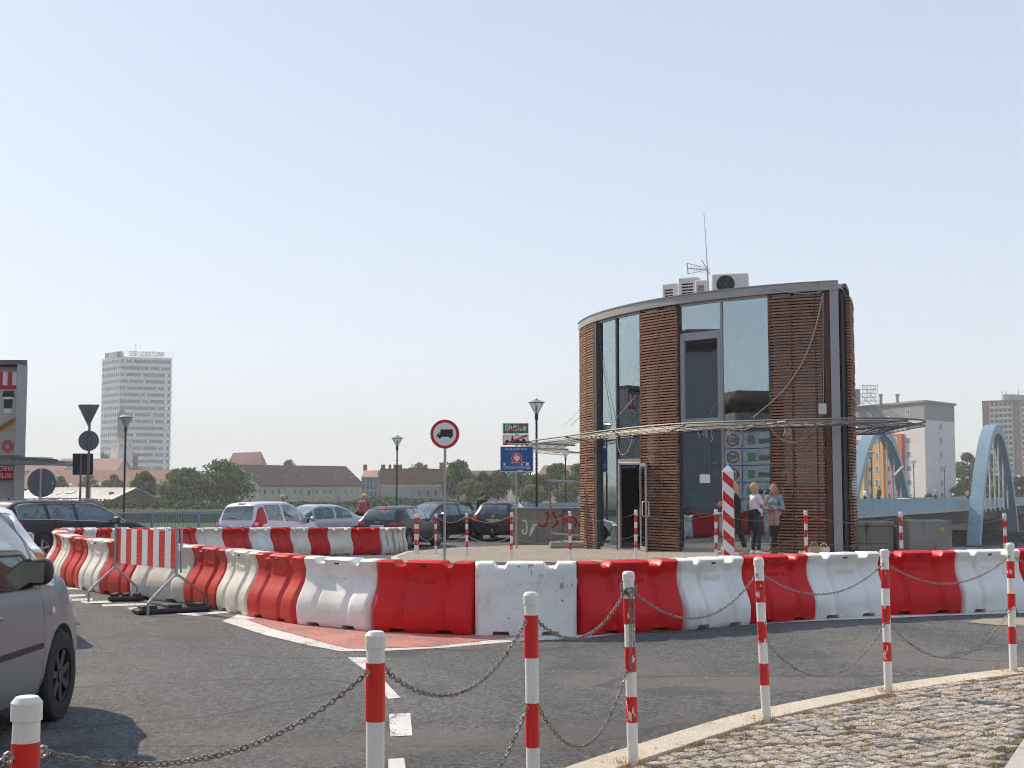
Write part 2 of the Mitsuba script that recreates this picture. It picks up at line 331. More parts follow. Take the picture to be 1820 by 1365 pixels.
pr('rim', (0.34, 0.34, 0.35), 0.45, metallic=0.25)
pr('rim_dark', (0.06, 0.06, 0.065), 0.35, metallic=0.6)
pr('tail_red', (0.42, 0.006, 0.008), 0.12, clearcoat=1.0)
pr('tail_orange', (0.75, 0.16, 0.01), 0.15, clearcoat=1.0)
pr('lamp_clear', (0.62, 0.62, 0.64), 0.12, clearcoat=1.0)
pr('chrome', (0.75, 0.75, 0.76), 0.12, metallic=1.0)
pr('mirror', (0.42, 0.46, 0.45), 0.03, metallic=1.0)
pr('seat_cloth', (0.05, 0.05, 0.055), 0.9)
pr('brake_lit', (0.85, 0.03, 0.02), 0.2, clearcoat=1.0)
# buildings
def wallm(name, c, amt=0.12):
    def fn(p, n, uv): return mi.Color3f(*c) * (1 - amt + 2 * amt * fb(p.x * 0.4, p.y * 0.4, p.z * 0.4, 3))
    pr(name, mikit.proc(fn), 0.85)
wallm('wall_plaster', (0.46, 0.43, 0.37)); wallm('wall_grey', (0.30, 0.30, 0.29)); wallm('wall_white', (0.60, 0.575, 0.575), 0.05); 
pr('wall_pale', (0.55, 0.53, 0.50), 0.85); pr('wall_grey_flat', (0.27, 0.265, 0.275), 0.85); pr('wall_lilac', (0.36, 0.36, 0.41), 0.85)
pr('bay_yellow', (0.50, 0.34, 0.06), 0.8); pr('bay_orange', (0.60, 0.28, 0.05), 0.8); pr('bay_red', (0.52, 0.12, 0.05), 0.8)
pr('wall_panel_brown', (0.26, 0.16, 0.15), 0.85); pr('wall_bluegrey', (0.46, 0.49, 0.56), 0.5); pr('tower_white', (0.58, 0.60, 0.66), 0.5)
pr('copper_green', (0.14, 0.20, 0.18), 0.7); pr('gold', (0.8, 0.55, 0.15), 0.3, metallic=1.0)
def brick(p, n, uv):
    r = dr.floor(p.z / 0.25); c = mikit.cell_rand(dr.floor((p.x + p.y) / 0.5 + 0.5 * r), r, 3)
    return mx((0.13, 0.075, 0.058), (0.22, 0.125, 0.095), c)
pr('wall_brick', mikit.proc(brick), 0.9)
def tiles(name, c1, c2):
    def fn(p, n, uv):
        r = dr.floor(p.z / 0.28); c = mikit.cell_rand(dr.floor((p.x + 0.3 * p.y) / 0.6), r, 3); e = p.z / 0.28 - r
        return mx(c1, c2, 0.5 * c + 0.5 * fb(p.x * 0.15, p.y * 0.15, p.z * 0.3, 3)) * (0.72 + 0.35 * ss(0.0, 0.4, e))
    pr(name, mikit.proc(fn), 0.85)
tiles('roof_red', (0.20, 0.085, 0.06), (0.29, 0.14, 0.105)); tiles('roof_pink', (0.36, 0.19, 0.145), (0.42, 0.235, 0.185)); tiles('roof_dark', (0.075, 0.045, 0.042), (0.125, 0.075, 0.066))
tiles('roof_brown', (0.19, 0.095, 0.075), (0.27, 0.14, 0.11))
pr('roof_sheet', (0.46, 0.46, 0.44), 0.5, metallic=0.3)
def bluep(p, n, uv):
    d = fb(p.x * 1.1, p.y * 1.1, p.z * 1.1, 4); return mx((0.145, 0.235, 0.30), (0.22, 0.31, 0.375), d)
pr('bridge_blue', mikit.proc(bluep), 0.5)
pr('rail_blue', (0.22, 0.30, 0.35), 0.5)
pr('deck_dark', (0.022, 0.023, 0.026), 0.8)
scene['mat_water'] = {'type': 'bumpmap', 'nested': mikit.proc(lambda p, n, uv: 0.08 * fb(p.x * 0.8, p.y * 0.5, 1.0, 3), 2e-2), 'scale': 1.0,
                  'bsdf': {'type': 'principled', 'base_color': rgb((0.02, 0.035, 0.04)), 'roughness': 0.12, 'specular': 0.6}}
for i, (c, t) in enumerate([((0.095, 0.150, 0.045), 0.3), ((0.150, 0.200, 0.060), 0.35), ((0.058, 0.100, 0.040), 0.25), ((0.21, 0.20, 0.075), 0.35)]):
    scene[f'mat_leaf_{i}'] = {'type': 'principledthin', 'base_color': rgb(c), 'roughness': 0.6, 'diff_trans': 0.8}
pr('bark', (0.07, 0.055, 0.04), 0.9)
scene['mat_straw'] = {'type': 'principledthin', 'base_color': rgb((0.44, 0.30, 0.15)), 'roughness': 0.8, 'diff_trans': 0.4}
scene['mat_weed'] = {'type': 'principledthin', 'base_color': rgb((0.16, 0.20, 0.04)), 'roughness': 0.7, 'diff_trans': 0.5}
# people
for nm, c in (('skin', (0.50, 0.29, 0.20)), ('hair_blond', (0.50, 0.36, 0.19)), ('hair_brown', (0.10, 0.055, 0.03)), ('hair_ginger', (0.34, 0.19, 0.09)), ('cloth_white', (0.70, 0.67, 0.72)), ('cloth_black', (0.014, 0.014, 0.016)),
              ('cloth_denim', (0.25, 0.32, 0.36)), ('cloth_pink', (0.42, 0.26, 0.24)), ('cloth_navy', (0.018, 0.03, 0.07)), ('cloth_grey', (0.06, 0.062, 0.067)), ('cloth_rose', (0.45, 0.10, 0.14)), ('shoe_white', (0.7, 0.68, 0.68)),
              ('shoe_brown', (0.16, 0.11, 0.06)), ('lips', (0.36, 0.10, 0.09)), ('eye_dark', (0.02, 0.015, 0.012)), ('kraft', (0.45, 0.31, 0.19)), ('bag_white', (0.62, 0.62, 0.60))):
    pr(nm, c, 0.7)
# ---------------------------------------------------------------- the setting: land, water, road, paving
def land_z(x, y):
    base = np.where(y < 76, gz(y) - 0.05, 0)
    edge = np.interp(x, [-2000, 8.6, 10.5, 2000], [76, 76, 33, 33])
    near = base + (-8.0 - base) * np.clip((y - edge) / 5.0, 0, 1)
    far = np.interp(y, [236, 246], [-8.0, -3.0])
    return np.where(y > 200, far, near)
def sheet(xs, ys, fz):
    X, Y = np.meshgrid(xs, ys, indexing='ij'); v = np.stack([X, Y, fz(X, Y)], -1).reshape(-1, 3); n = len(ys)
    i, j = np.meshgrid(np.arange(len(xs) - 1), np.arange(n - 1), indexing='ij')
    q = np.stack([i * n + j, (i + 1) * n + j, (i + 1) * n + j + 1, i * n + j + 1], -1).reshape(-1, 4)
    return v, np.vstack([q[:, [0, 1, 2]], q[:, [0, 2, 3]]])
obj('ground', sheet(np.r_[-2400, -600, -120, -40, np.arange(-30, 8, 4), np.arange(8, 11.1, 0.25), 14, 20, 40, 120, 600, 2400], np.r_[-190, -60, -20, np.arange(0, 27, 5), np.arange(26, 46, 1.5), 60, 70, np.arange(74, 84, 0.5), 90, 150, 230, np.arange(235, 248, 1), 300, 600, 1500, 2500], land_z), 'earth', kind='structure')
obj('river', sheet(np.array([-2000, -100, 0, 100, 2000.]), np.array([30, 60, 120, 200, 244.]), lambda X, Y: 0 * X - 6.5), 'water', kind='structure')
obj('road', sheet(np.r_[-45, -20, np.arange(-12, 12, 3), 12.0], np.r_[-60, -20, 0, 10, 20, np.arange(25, 43, 0.75), 50, 60, 66.0], lambda X, Y: gz(Y)), 'asphalt', kind='structure')
obj('road_right', sheet(np.r_[12.0, 20, 45.0], np.r_[-60, -20, 0, 10, 20, 25.0], lambda X, Y: gz(Y)), 'asphalt', kind='structure')
def g0(px, py, z=0.0):
    b = (CY - py) / FPX; t = (sp + b * cp) / (cp - b * sp); D = (z - EYE) / t; return P(px, py, D)
def marking(name, pts, lift, mat, parent=None):
    m = MB(); q = [g0(*p) for p in pts]
    pl = Polygon([(a[0], a[1]) for a in q]).buffer(0)
    v, f = trimesh.creation.triangulate_polygon(pl, engine='earcut')
    return np.c_[v, gz(v[:, 1]) + lift], f
z8 = lambda pts: [(380 + a / 3.37, 920 + b / 3.37) for a, b in pts]
z2 = lambda pts: [(a / 3.957, 850 + b / 3.957) for a, b in pts]
white_edge = z8([(50, 622), (300, 703), (560, 765), (760, 802), (1000, 801), (1400, 780), (1820, 742)]) + [(1022, 1136), (1097, 1128), (1195, 1121), (1280, 1114), (1400, 1106.5), (1480, 1102.5), (1577, 1099), (1695, 1094), (1830, 1089), (1990, 1082), (1990, 1066), (1830, 1079), (1600, 1086), (1300, 1098), (1100, 1108), (900, 1095), (560, 1080), (440, 1085)]
obj('road_marking', marking('', white_edge, 0.004, 'road_white'), 'road_white', kind='structure')
red_in = z8([(195, 612), (350, 667), (560, 722), (700, 762), (810, 786), (950, 787), (1300, 776), (1820, 716)]) + [(1040, 1118), (1040, 1085), (800, 1075), (560, 1085)]
obj('road_marking_red', marking('', red_in, 0.008, 'road_red'), 'road_red', kind='structure')
for q in (z2([(365, 770), (640, 774), (650, 784), (365, 782)]), z2([(430, 822), (600, 818), (600, 830), (440, 838)]), z2([(440, 852), (655, 845), (650, 860), (450, 866)]), z2([(560, 868), (760, 862), (790, 876), (600, 882)]),
          z2([(715, 890), (1060, 878), (1050, 893), (720, 903)]), z2([(900, 912), (1010, 906), (1020, 918), (905, 926)]), z2([(1230, 955), (1640, 935), (1660, 942), (1370, 972)]), z2([(340, 660), (420, 680), (560, 745), (480, 752)]),
          [(617, 1169), (650, 1169), (690, 1218), (712, 1241), (690, 1243), (660, 1200)], [(691, 1270), (729, 1268), (733, 1308), (694, 1310)], [(690, 1350), (718, 1348), (722, 1372), (690, 1372)], [(688, 1400), (720, 1398), (724, 1440), (688, 1440)]):
    obj('road_marking', marking('', q, 0.004, 'road_white'), 'road_white', kind='structure')

obj('road_patch', marking('', [(1716, 1106), (1752, 1099), (1830, 1097), (1990, 1094), (1990, 1112), (1830, 1113), (1770, 1112)], 0.006, 'paver'), 'paver', kind='structure')
# --- the near pavement: kerb stones, cobbles, dry grass
kc = spline([(-2.9, 0.6), (-2.2, 1.9), (-1.55, 3.2), (-.85, 4.75), (-.3, 6.1), (.17, 7.22), (.815, 8.15), (1.45, 9.0), (2.4, 9.95), (2.96, 10.44), (4.3, 11.36), (6.5, 12.3), (9, 13.0), (13, 13.7), (19, 14.2)], 400)
kt = np.gradient(kc, axis=0); kt /= np.linalg.norm(kt, axis=1, keepdims=True); kn = np.stack([kt[:, 1], -kt[:, 0]], -1)   # towards the pavement
ki = kc + kn * 0.27
tag('pavement', kind='structure')
pb = Polygon(np.vstack([ki, [(19, -8), (-2.9, -8)]])).buffer(0)
v, f = trimesh.creation.triangulate_polygon(pb, engine='earcut')
obj('pavement', (np.c_[v, np.full(len(v), 0.076)], f), 'soil')
arc = np.r_[0, np.cumsum(np.linalg.norm(np.diff(kc, axis=0), axis=1))]
for i in range(int(arc[-1] / 0.99)):
    a, b = i * 0.99 + 0.002, i * 0.99 + 0.986
    s = np.linspace(a, b, 5); o = np.stack([np.interp(s, arc, kc[:, k]) for k in (0, 1)], -1); n_ = np.stack([np.interp(s, arc, ki[:, k]) for k in (0, 1)], -1)
    h = 0.1 + rng.uniform(-0.003, 0.003)
    rows = []
    for oo, nn in zip(o, n_):
        d = (nn - oo) / np.linalg.norm(nn - oo); e = oo + d * 0.018
        rows.append([[*oo, -0.05], [*oo, h - 0.02], [*e, h], [*(nn - d * 0.006), h + .001], [*nn, h - 0.006], [*nn, -0.05]])
    p = np.array(rows); m_ = MB(); q = []
    for r in range(4):
        for c in range(5): q.append([r * 6 + c, (r + 1) * 6 + c, (r + 1) * 6 + c + 1, r * 6 + c + 1])
    m_.add(p.reshape(-1, 3), np.array(q)); m_.add(p[0], [[0, 1, 2], [0, 2, 3], [0, 3, 4], [0, 4, 5]]); m_.add(p[-1], [[0, 2, 1], [0, 3, 2], [0, 4, 3], [0, 5, 4]])
    obj('kerb_stone', m_, 'kerb_stone', 'pavement')
def stone(seed):
    r = np.random.default_rng(seed); c = np.array([(-.5, -.5), (.5, -.5), (.5, .5), (-.5, .5)]) + r.uniform(-.055, .055, (4, 2))
    pts = []
    for i in range(4):
        a, b = c[i], c[(i + 1) % 4]; k = r.uniform(.06, .15); pts += [a + (b - a) * k, b - (b - a) * r.uniform(.06, .15)]
    o = np.array(pts); rings = [np.c_[o, np.full(8, -.35)], np.c_[o, np.full(8, -.02) + r.uniform(-.08, .04, 8)], np.c_[o * .93, .06 + r.uniform(-.04, .04, 8)], np.c_[o * .5 + r.uniform(-.06, .06, 2), .10 + r.uniform(-.05, .05, 8)]]
    v = np.vstack(rings + [[[0, 0, .10]]]); q = [[k * 8 + j, k * 8 + (j + 1) % 8, k * 8 + 8 + (j + 1) % 8, k * 8 + 8 + j] for k in range(3) for j in range(8)]
    q = np.array(q); f = np.vstack([q[:, [0, 1, 2]], q[:, [0, 2, 3]], [[24 + j, 24 + (j + 1) % 8, 32] for j in range(8)]])
    return v, f
stones = [stone(s) for s in range(14)]
plys = [plym(s, f'cobble_stone_{i % 4}') for i, s in enumerate(stones)]
slab_edge = lambda x, y: (x - 2.66) * 0.95 - (y - 7.22) * 0.5       # > 0: the smooth slabs beyond the cobbles
ca, sa = math.cos(0.62), math.sin(0.62)
spots = []
for iu in range(-140, 200):
    for iv in range(-60, 220):
        u = iu * 0.112 + 0.03 * math.sin(iv * 0.4) + rng.uniform(-.009, .009); vv = iv * 0.108 + 0.05 * math.sin(iu * 0.12) + rng.uniform(-.009, .009)
        u += 0.056 * (iv % 2); x, y = ca * u - sa * vv, sa * u + ca * vv + 5.0
        if not (-3.2 < x < 7.0 and 6.3 < y < 12.6): continue
        j = np.argmin(((kc - (x, y)) ** 2).sum(1)); dd = (np.array([x, y]) - kc[j]) @ kn[j]
        if dd < 0.33 or slab_edge(x, y) > -0.06: continue
        w = pxof(x, y, 0.1)
        if w > 1960 or w < -50: continue
        spots.append((x, y, y))
spots.sort(key=lambda s: abs(s[2] - 7.15) + (3 if pxof(s[0], s[1], .1) > 1830 or pxof(s[0], s[1], .1) < 0 or s[1] < 7.05 else 0))
stuffs = [MB() for _ in range(4)]
for i, (x, y, _) in enumerate(spots):
    k = int(rng.integers(14)); M = place(x, y, 0.095 + rng.uniform(-.009, .007), 0.62 + rng.uniform(-.07, .07) + (math.pi / 2) * rng.integers(4), (0.101 * rng.uniform(.88, 1.05), 0.097 * rng.uniform(.86, 1.05), 0.1))
    M[:3, :3] = M[:3, :3] @ np.array([[1, 0, rng.uniform(-.03, .03)], [0, 1, 0], [rng.uniform(-.07, .07), rng.uniform(-.07, .07), 1]])
    if i < 300: obj('cobble', plys[k], None, 'pavement', M=M)
    else: stuffs[k % 4].add(*tf(stones[k], M))
for i in range(4): obj('cobbles_beyond', stuffs[i], f'cobble_stone_{i}', 'pavement', kind='stuff')
# smooth slabs at the lower right corner
e1, e2 = np.array([0.466, 0.885]), np.array([0.885, -0.466])
for i in range(-2, 8):
    for j in range(0, 3):
        c = np.array([2.66, 7.22]) + e1 * (i * 0.8 + 0.4) + e2 * (j * 0.6 + 0.3)
        m_ = MB().box((c[0], c[1], 0.06), (0.592, 0.792, 0.09), yaw=-0.484, ch=0.006); obj('paving_slab', m_, 'concrete', 'pavement')
# dry grass and litter in the joints
def blades(n, fn, L, w, seed):
    r = np.random.default_rng(seed); V, F = [], []
    for k in range(n):
        p = fn(r)
        if p is None: continue
        for _ in range(int(r.integers(2, 6))):
            a = r.uniform(0, 2 * math.pi); l = L * r.uniform(.4, 1.3); t = r.uniform(.15, 1.25); q = p + np.r_[r.normal(0, .012, 2), 0]
            d = np.array([math.cos(a) * math.sin(t), math.sin(a) * math.sin(t), math.cos(t)]) * l; s_ = np.array([-math.sin(a), math.cos(a), 0]) * w
            i = len(V); V += [q - s_, q + s_, q + d * .6 + s_ * .7, q + d * .6 - s_ * .7, q + d + [0, 0, -l * .15]]; F += [[i, i + 1, i + 2], [i, i + 2, i + 3], [i + 3, i + 2, i + 4]]
    return np.array(V), np.array(F)
def joint(r):
    for _ in range(20):
        x, y = r.uniform(-.2, 6.5), r.uniform(6.9, 12.6); j = np.argmin(((kc - (x, y)) ** 2).sum(1)); dd = (np.array([x, y]) - kc[j]) @ kn[j]
        if dd < .27 or slab_edge(x, y) > -.03: continue
        if meshkit.fbm(np.array([x * 1.6, y * 1.6, 3.]), 3, 1) > (.42 if dd > .5 else .33): return np.array([x, y, .088])
def base_of(r):
    k = r.integers(len(near_posts)); x, y = near_posts[k][:2]; a, q = r.uniform(0, 6.28), .04 + abs(r.normal(0, .09)); return np.array([x + q * math.cos(a), y + q * math.sin(a), .09])
near_posts = [(-1.14, 3.09), (-.459, 4.45), (.10, 6.06), (.69, 7.52), (1.72, 8.9), (2.89, 10.09), (4.27, 11.18)]
g1, g2 = blades(5200, joint, .034, .0020, 3), blades(520, base_of, .05, .0018, 4)
obj('dry_grass', MB().add(*g1).add(*g2), 'straw', label='straw coloured dry grass growing in the cobble joints', cat='grass', kind='stuff')
weeds = [(2.05, 8.55), (2.75, 8.9), (3.0, 8.35), (1.15, 8.05), (3.6, 9.3), (2.1, 7.6), (4.2, 9.0), (3.3, 7.9), (1.5, 8.3)]
obj('green_weeds', blades(130, lambda r: np.array([*(np.array(weeds[r.integers(len(weeds))]) + r.normal(0, .035, 2)), .09]), .035, .003, 5), 'weed', label='small green weeds sprouting between the cobbles', cat='weeds', kind='stuff')
lv = MB(); r_ = np.random.default_rng(11)
for k in range(420):
    x, y = r_.uniform(-3.5, 8), r_.uniform(7, 15.5)
    j = np.argmin(((kc - (x, y)) ** 2).sum(1)); dd = (np.array([x, y]) - kc[j]) @ kn[j]
    if dd < -.3 and r_.random() < .6: continue
    z = .108 if dd > 0 else .008; s = r_.uniform(.008, .03); a = r_.uniform(0, 6.28); c, d = s * math.cos(a), s * math.sin(a)
    lv.add([[x - c, y - d, z], [x - d * .4, y + c * .4, z + .006], [x + c, y + d, z + r_.uniform(0, .012)], [x + d * .4, y - c * .4, z + .003]], [[0, 2, 1], [0, 3, 2]])
obj('fallen_leaves', lv, 'straw', label='dry leaf litter scattered on the cobbles and asphalt', cat='leaves', kind='stuff')

# --- the raised island where the kiosk stands
isl = np.array([(-2.45, 28.3), (-1.2, 27.6), (1.0, 26.9), (4, 25.6), (8, 23.6), (12, 21.5), (20, 19.5), (20, 30), (10.2, 32.2), (9.2, 36), (8.0, 43), (3, 43), (0.5, 41), (-1.6, 38.6), (-2.9, 35.8), (-2.95, 31.5)])
pl = Polygon(isl).buffer(-.15)
gx, gy = np.meshgrid(np.arange(-4, 20.5, .5), np.arange(19, 43.5, .5), indexing='ij')
from scipy.spatial import Delaunay
from shapely.geometry import Point
bd = np.array(pl.segmentize(.5).exterior.coords)[:-1]
ins = np.array([(x, y) for x, y in zip(gx.ravel(), gy.ravel()) if pl.buffer(-.12).contains(Point(x, y))])
pts = np.vstack([bd, ins]); tr = Delaunay(pts).simplices; tr = tr[[pl.buffer(1e-6).contains(Point(*pts[t].mean(0))) for t in tr]]
v3 = np.c_[pts, zp(pts[:, 0], pts[:, 1])]; a_ = np.cross(v3[tr[:, 1]] - v3[tr[:, 0]], v3[tr[:, 2]] - v3[tr[:, 0]])[:, 2] < 0; tr[a_] = tr[a_][:, ::-1]
obj('island_pavement', (v3, tr), 'paver', kind='structure')
ring = np.array(Polygon(isl).segmentize(.05).exterior.coords); ra = np.r_[0, np.cumsum(np.linalg.norm(np.diff(ring, axis=0), axis=1))]
inn = Polygon(isl).buffer(-.155)
for i in range(int(ra[-1] / .52)):
    s = np.array([i * .52 + .006, i * .52 + .51]); e = np.stack([np.interp(s, ra, ring[:, k]) for k in (0, 1)], -1)
    if e[:, 1].mean() > 39 or e[:, 0].mean() > 10: continue
    d = e[1] - e[0]; n_ = np.array([-d[1], d[0]]) / np.linalg.norm(d); c = e.mean(0)
    if not inn.buffer(.16).contains(Point(*(c + n_ * .1))): n_ = -n_
    c = c + n_ * .08; z = float(zp(*c)); zb = float(gz(c[1])) - .05
    m_ = MB().box((c[0], c[1], (z + zb) / 2 + rng.uniform(-.006, .006)), (np.linalg.norm(d), .15, z - zb + .01), yaw=math.atan2(d[1], d[0]), ch=.014)
    obj('kerb_stone', m_, 'kerb_stone', 'island_pavement')
# the air
scene['haze'] = {'type': 'cube', 'to_world': T().translate([0, 1160, 49]).scale([2450, 1380, 60]), 'bsdf': {'type': 'null'}, 'interior': {'type': 'ref', 'id': 'haze_air'}}
tag('haze', kind='stuff')
# ---------------------------------------------------------------- water-filled plastic barriers
BL, BH = 1.10, 0.82
_pz = np.array([0, .03, .10, .20, .28, .36, .46, .56, .66, .74, .79, .82]); _pt = np.array([.215, .238, .256, .262, .250, .216, .158, .116, .108, .136, .150, .135])
_prof = PchipInterpolator(_pz, _pt)
def barrier_mesh(nx=67, nz=34, flat=False, dent=0):
    x = np.linspace(-BL / 2, BL / 2, nx)
    sm = lambda a, b, t: np.clip((t - a) / (b - a), 0, 1) ** 2 * (3 - 2 * np.clip((t - a) / (b - a), 0, 1))
    ax = np.abs(x)
    dip = sm(.205, .225, ax) * (1 - sm(.325, .345, ax)); top = BH - .052 * dip
    notch = sm(.17, .185, ax) * (1 - sm(.35, .365, ax)); bot = .055 * notch
    gro = sm(.188, .214, ax) * (1 - sm(.232, .30, ax))
    endr = 1 - .30 * sm(BL / 2 - .045, BL / 2, ax) ** 2
    rows = []
    for i in range(nx):
        zz = np.linspace(0, 1, nz); z = bot[i] + (top[i] - bot[i]) * zz; zl = np.clip(z + (BH - top[i]) * zz ** 3, 0, BH)
        t = (_prof(zl) if not flat else np.interp(zl, [0, .1, .75, .82], [.2, .2, .17, .15]))
        t = t - .036 * gro[i] * np.clip(np.minimum(zl / .10, 1), 0, 1) * (1 if not flat else .12) - .012 * dip[i] * (zl > .6)
        r = .03; tt = t * endr[i]
        cap = 1 - np.clip((z - (top[i] - r)) / r, 0, 1); tt = tt - r * (1 - np.sqrt(np.clip(1 - (1 - cap) ** 2, 0, 1)))
        if dent: tt = tt - .05 * np.exp(-((x[i] - .1) / .16) ** 2 - ((z - .3) / .14) ** 2) + .02 * np.exp(-((x[i] + .25) / .1) ** 2 - ((z - .35) / .2) ** 2)
        rows.append(np.r_[np.c_[np.full(nz, x[i]), -tt, z], np.c_[np.full(nz, x[i]), tt[::-1], z[::-1]]])
    p = np.array(rows); n = 2 * nz
    i, j = np.meshgrid(np.arange(nx - 1), np.arange(n), indexing='ij'); q = np.stack([i * n + j, (i + 1) * n + j, (i + 1) * n + (j + 1) % n, i * n + (j + 1) % n], -1).reshape(-1, 4)
    m = MB().add(p.reshape(-1, 3), q)
    for k, s in ((0, 1), (nx - 1, -1)):
        c = p[k]; h = nz; ff = []
        for a in range(h - 1):
            b = n - 1 - a; ff += [[a, a + 1, b - 1], [a, b - 1, b]]
        ff = np.array(ff)[:, ::-1] if s > 0 else np.array(ff); m.add(c, ff[:, ::-1])
    return m
def on_face(v, lift, side=-1):
    """lays lettering (x, z in the face's plane) on the wavy face"""
    return np.c_[v[:, 0], side * (_prof(np.clip(v[:, 1], 0, BH)) + lift * 0 + v[:, 2] - .0015), v[:, 1]]
def barrier_kit(flat=False, dent=0, near=True):
    k = Kit(); k.add('shell', barrier_mesh(flat=flat, dent=dent) if near else barrier_mesh(45, 24, dent=dent), 'BODY', smooth=40)
    if near and not flat:
        v, f = text('Kwazar', .06, .011); v = v.copy(); v[:, 0] -= v[:, 0].mean(); v[:, 1] += .565
        m = MB().add(on_face(v, 0), f[:, ::-1]); v2 = v.copy(); w = on_face(v2, 0, 1); w[:, 0] *= -1; m.add(w, f[:, ::-1]); k.add('lettering', m, 'BODY', smooth=40)
    if flat:
        v, f = text('Kwazar', .055, .004); v = v.copy(); v[:, 0] -= v[:, 0].mean(); v[:, 1] += .56; k.add('lettering', MB().add(np.c_[v[:, 0], -(.178 + v[:, 2]), v[:, 1]], f[:, ::-1]), 'BODY')
    if near:
        for sd in (-1, 1): k.add('handle_slot', MB().box((0, sd * .139, BH - .062), (.062, .034, .022), ch=.004), 'car_black')
        for sd in (-1, 1): k.add('filler_cap', MB().lathe([(0, .0), (.052, 0), (.060, .008), (.060, .02), (0, .02)], (sd * (BL / 2 - .006), 0, .60), 18, axis='x'), 'BODY')
    return k
class _B: pass
bk_near, bk_flat, bk_far, bk_dent = barrier_kit(), barrier_kit(flat=True), barrier_kit(near=False), barrier_kit(near=False, dent=1)
ORD = ['', 'first', 'second', 'third', 'fourth', 'fifth', 'sixth', 'seventh', 'eighth', 'ninth', 'tenth', 'eleventh']
def barrier(a, b, red, label, kit, mat_=None):
    a, b = np.array(a), np.array(b); c = (a + b) / 2; L = np.linalg.norm(b - a); yaw = math.atan2(b[1] - a[1], b[0] - a[0])
    M = place(c[0], c[1], float(gz(c[1])) - .004, yaw, (L / BL * 1.012, 1, 1))
    M[:3, :3] = M[:3, :3] @ np.array([[1, 0, 0], [0, 1, 0], [0, rng.uniform(-.015, .015), 1]])
    return kit.put('plastic_barrier', M, label, 'barrier', 'water-filled barriers round the traffic island', swap={'BODY': mat_ or ('red_plastic' if red else 'white_plastic')})
XD = lambda px, D: ((px - CX) / FPX * D, D)
corner = [XD(847, 14.82), XD(1022, 14.8)]
barrier(*corner, False, 'white smooth-faced plastic barrier with black scuffs, facing the camera squarely behind the red road patch', bk_flat, 'scuffed_plastic')
right = [XD(1022, 14.8), XD(1193, 15.38), XD(1306, 15.98), XD(1420, 16.55), XD(1548, 17.05), XD(1684, 17.35), XD(1796, 17.7), XD(1925, 18.1)]
for i in range(len(right) - 1):
    barrier(right[i], right[i + 1], i % 2 == 0, f'{"red" if i % 2 == 0 else "white"} plastic barrier, {ORD[i + 1]} to the right of the smooth white one facing the camera', bk_near)
left = [XD(847, 14.82), XD(680, 15.2), XD(556, 15.95), XD(474, 16.9), XD(420, 17.75), XD(361, 18.7), XD(262, 19.7), XD(209, 20.45), XD(173, 21.3), XD(141, 22.2), XD(126, 23.1), XD(116, 24.0), XD(111, 24.95)]
for i in range(len(left) - 1):
    lab = f'{"red" if i % 2 == 0 else "white"} plastic barrier, {ORD[i + 1]} to the left of the smooth white one facing the camera' if i < 11 else 'outermost white barrier on the left bend, leftmost of all the barriers'
    barrier(left[i + 1], left[i], i % 2 == 0, lab, bk_near, ('faded_plastic' if i % 2 == 0 else 'cream_plastic') if i > 1 else None)
loop = [XD(111, 25.0), XD(114, 26.0), XD(125, 26.9), XD(143, 27.8), XD(167, 28.8), XD(194, 29.7), XD(226, 30.6), XD(262, 31.5), XD(300, 32.5)]
for i in range(len(loop) - 1):
    barrier(loop[i], loop[i + 1], i % 2 == 0, f'{"red" if i % 2 == 0 else "white"} plastic barrier on the far side of the left bend, {ORD[i + 1]} past the leftmost one', bk_far)
back = [XD(300, 32.5), XD(345, 33.7), XD(393, 34.6), XD(440, 35.5), XD(478, 36.3), XD(513, 37.0), XD(545, 37.6), XD(580, 38.2), XD(622, 38.8), XD(673, 39.3), XD(719, 39.9)]
n = len(back) - 1
for i in range(n):
    red = (n - 1 - i) % 2 == 1
    lab = {0: 'grimy white plastic barrier with dark streaks at the right end of the back row', 1: 'dented glossy red plastic barrier beside the grimy white end barrier of the back row'}.get(n - 1 - i, f'{"red" if red else "white"} plastic barrier in the back row, {ORD[n - i]} from its right end')
    barrier(back[i], back[i + 1], red, lab, bk_dent if n - 1 - i == 1 else bk_far, 'grimy_plastic' if n - 1 - i == 0 else ('cream_plastic' if not red and i % 3 else None))

# ---------------------------------------------------------------- striped posts and chains
def post_kit(h, bands, red, bolts=(), r=.033, n=20):
    k = Kit(); m = MB(); m.lathe([(0, -.15), (r - .0015, -.15), (r - .0015, h - .05), (0, h - .05)], (0, 0, 0), n); k.add('tube', m, 'post_white', smooth=35)
    for a, b in bands:
        m = MB(); m.lathe([(r - .002, a), (r, a), (r, b), (r - .002, b)], (0, 0, 0), n); k.add('red_band', m, red, smooth=35)
    m = MB(); m.lathe([(r + .0005, h - .056), (r + .003, h - .055), (r + .003, h - .014), (r - .007, h - .001), (r - .010, h), (0, h + .0015)], (0, 0, 0), n); k.add('cap', m, 'post_white', smooth=28)
    for z in bolts:
        for s in (-1, 1):
            m = MB(); t = np.linspace(0, 2 * np.pi, 9)[:-1]; m.tube(np.c_[s * (r + .012) + .013 * np.cos(t), 0 * t, z + .013 * np.sin(t)], .0035, 5, closed=True)
            m.lathe([(0, 0), (.008, 0), (.008, .01), (0, .01)], (s * (r + .0), 0, z), 8, axis='x')
            k.add('eyelet', m, 'galvanised', smooth=40)
    return k
k_near = post_kit(1.09, [(.79, .985), (.385, .585), (.0, .185)], 'post_red_clean', (.955, .565))
k_mid = post_kit(1.09, [(.79, .935), (.52, .66), (.235, .38)], 'post_red', (.975, .52))
k_far = post_kit(1.02, [(.76, .92), (.50, .635), (.21, .345)], 'post_red', (.93, .47), n=12)
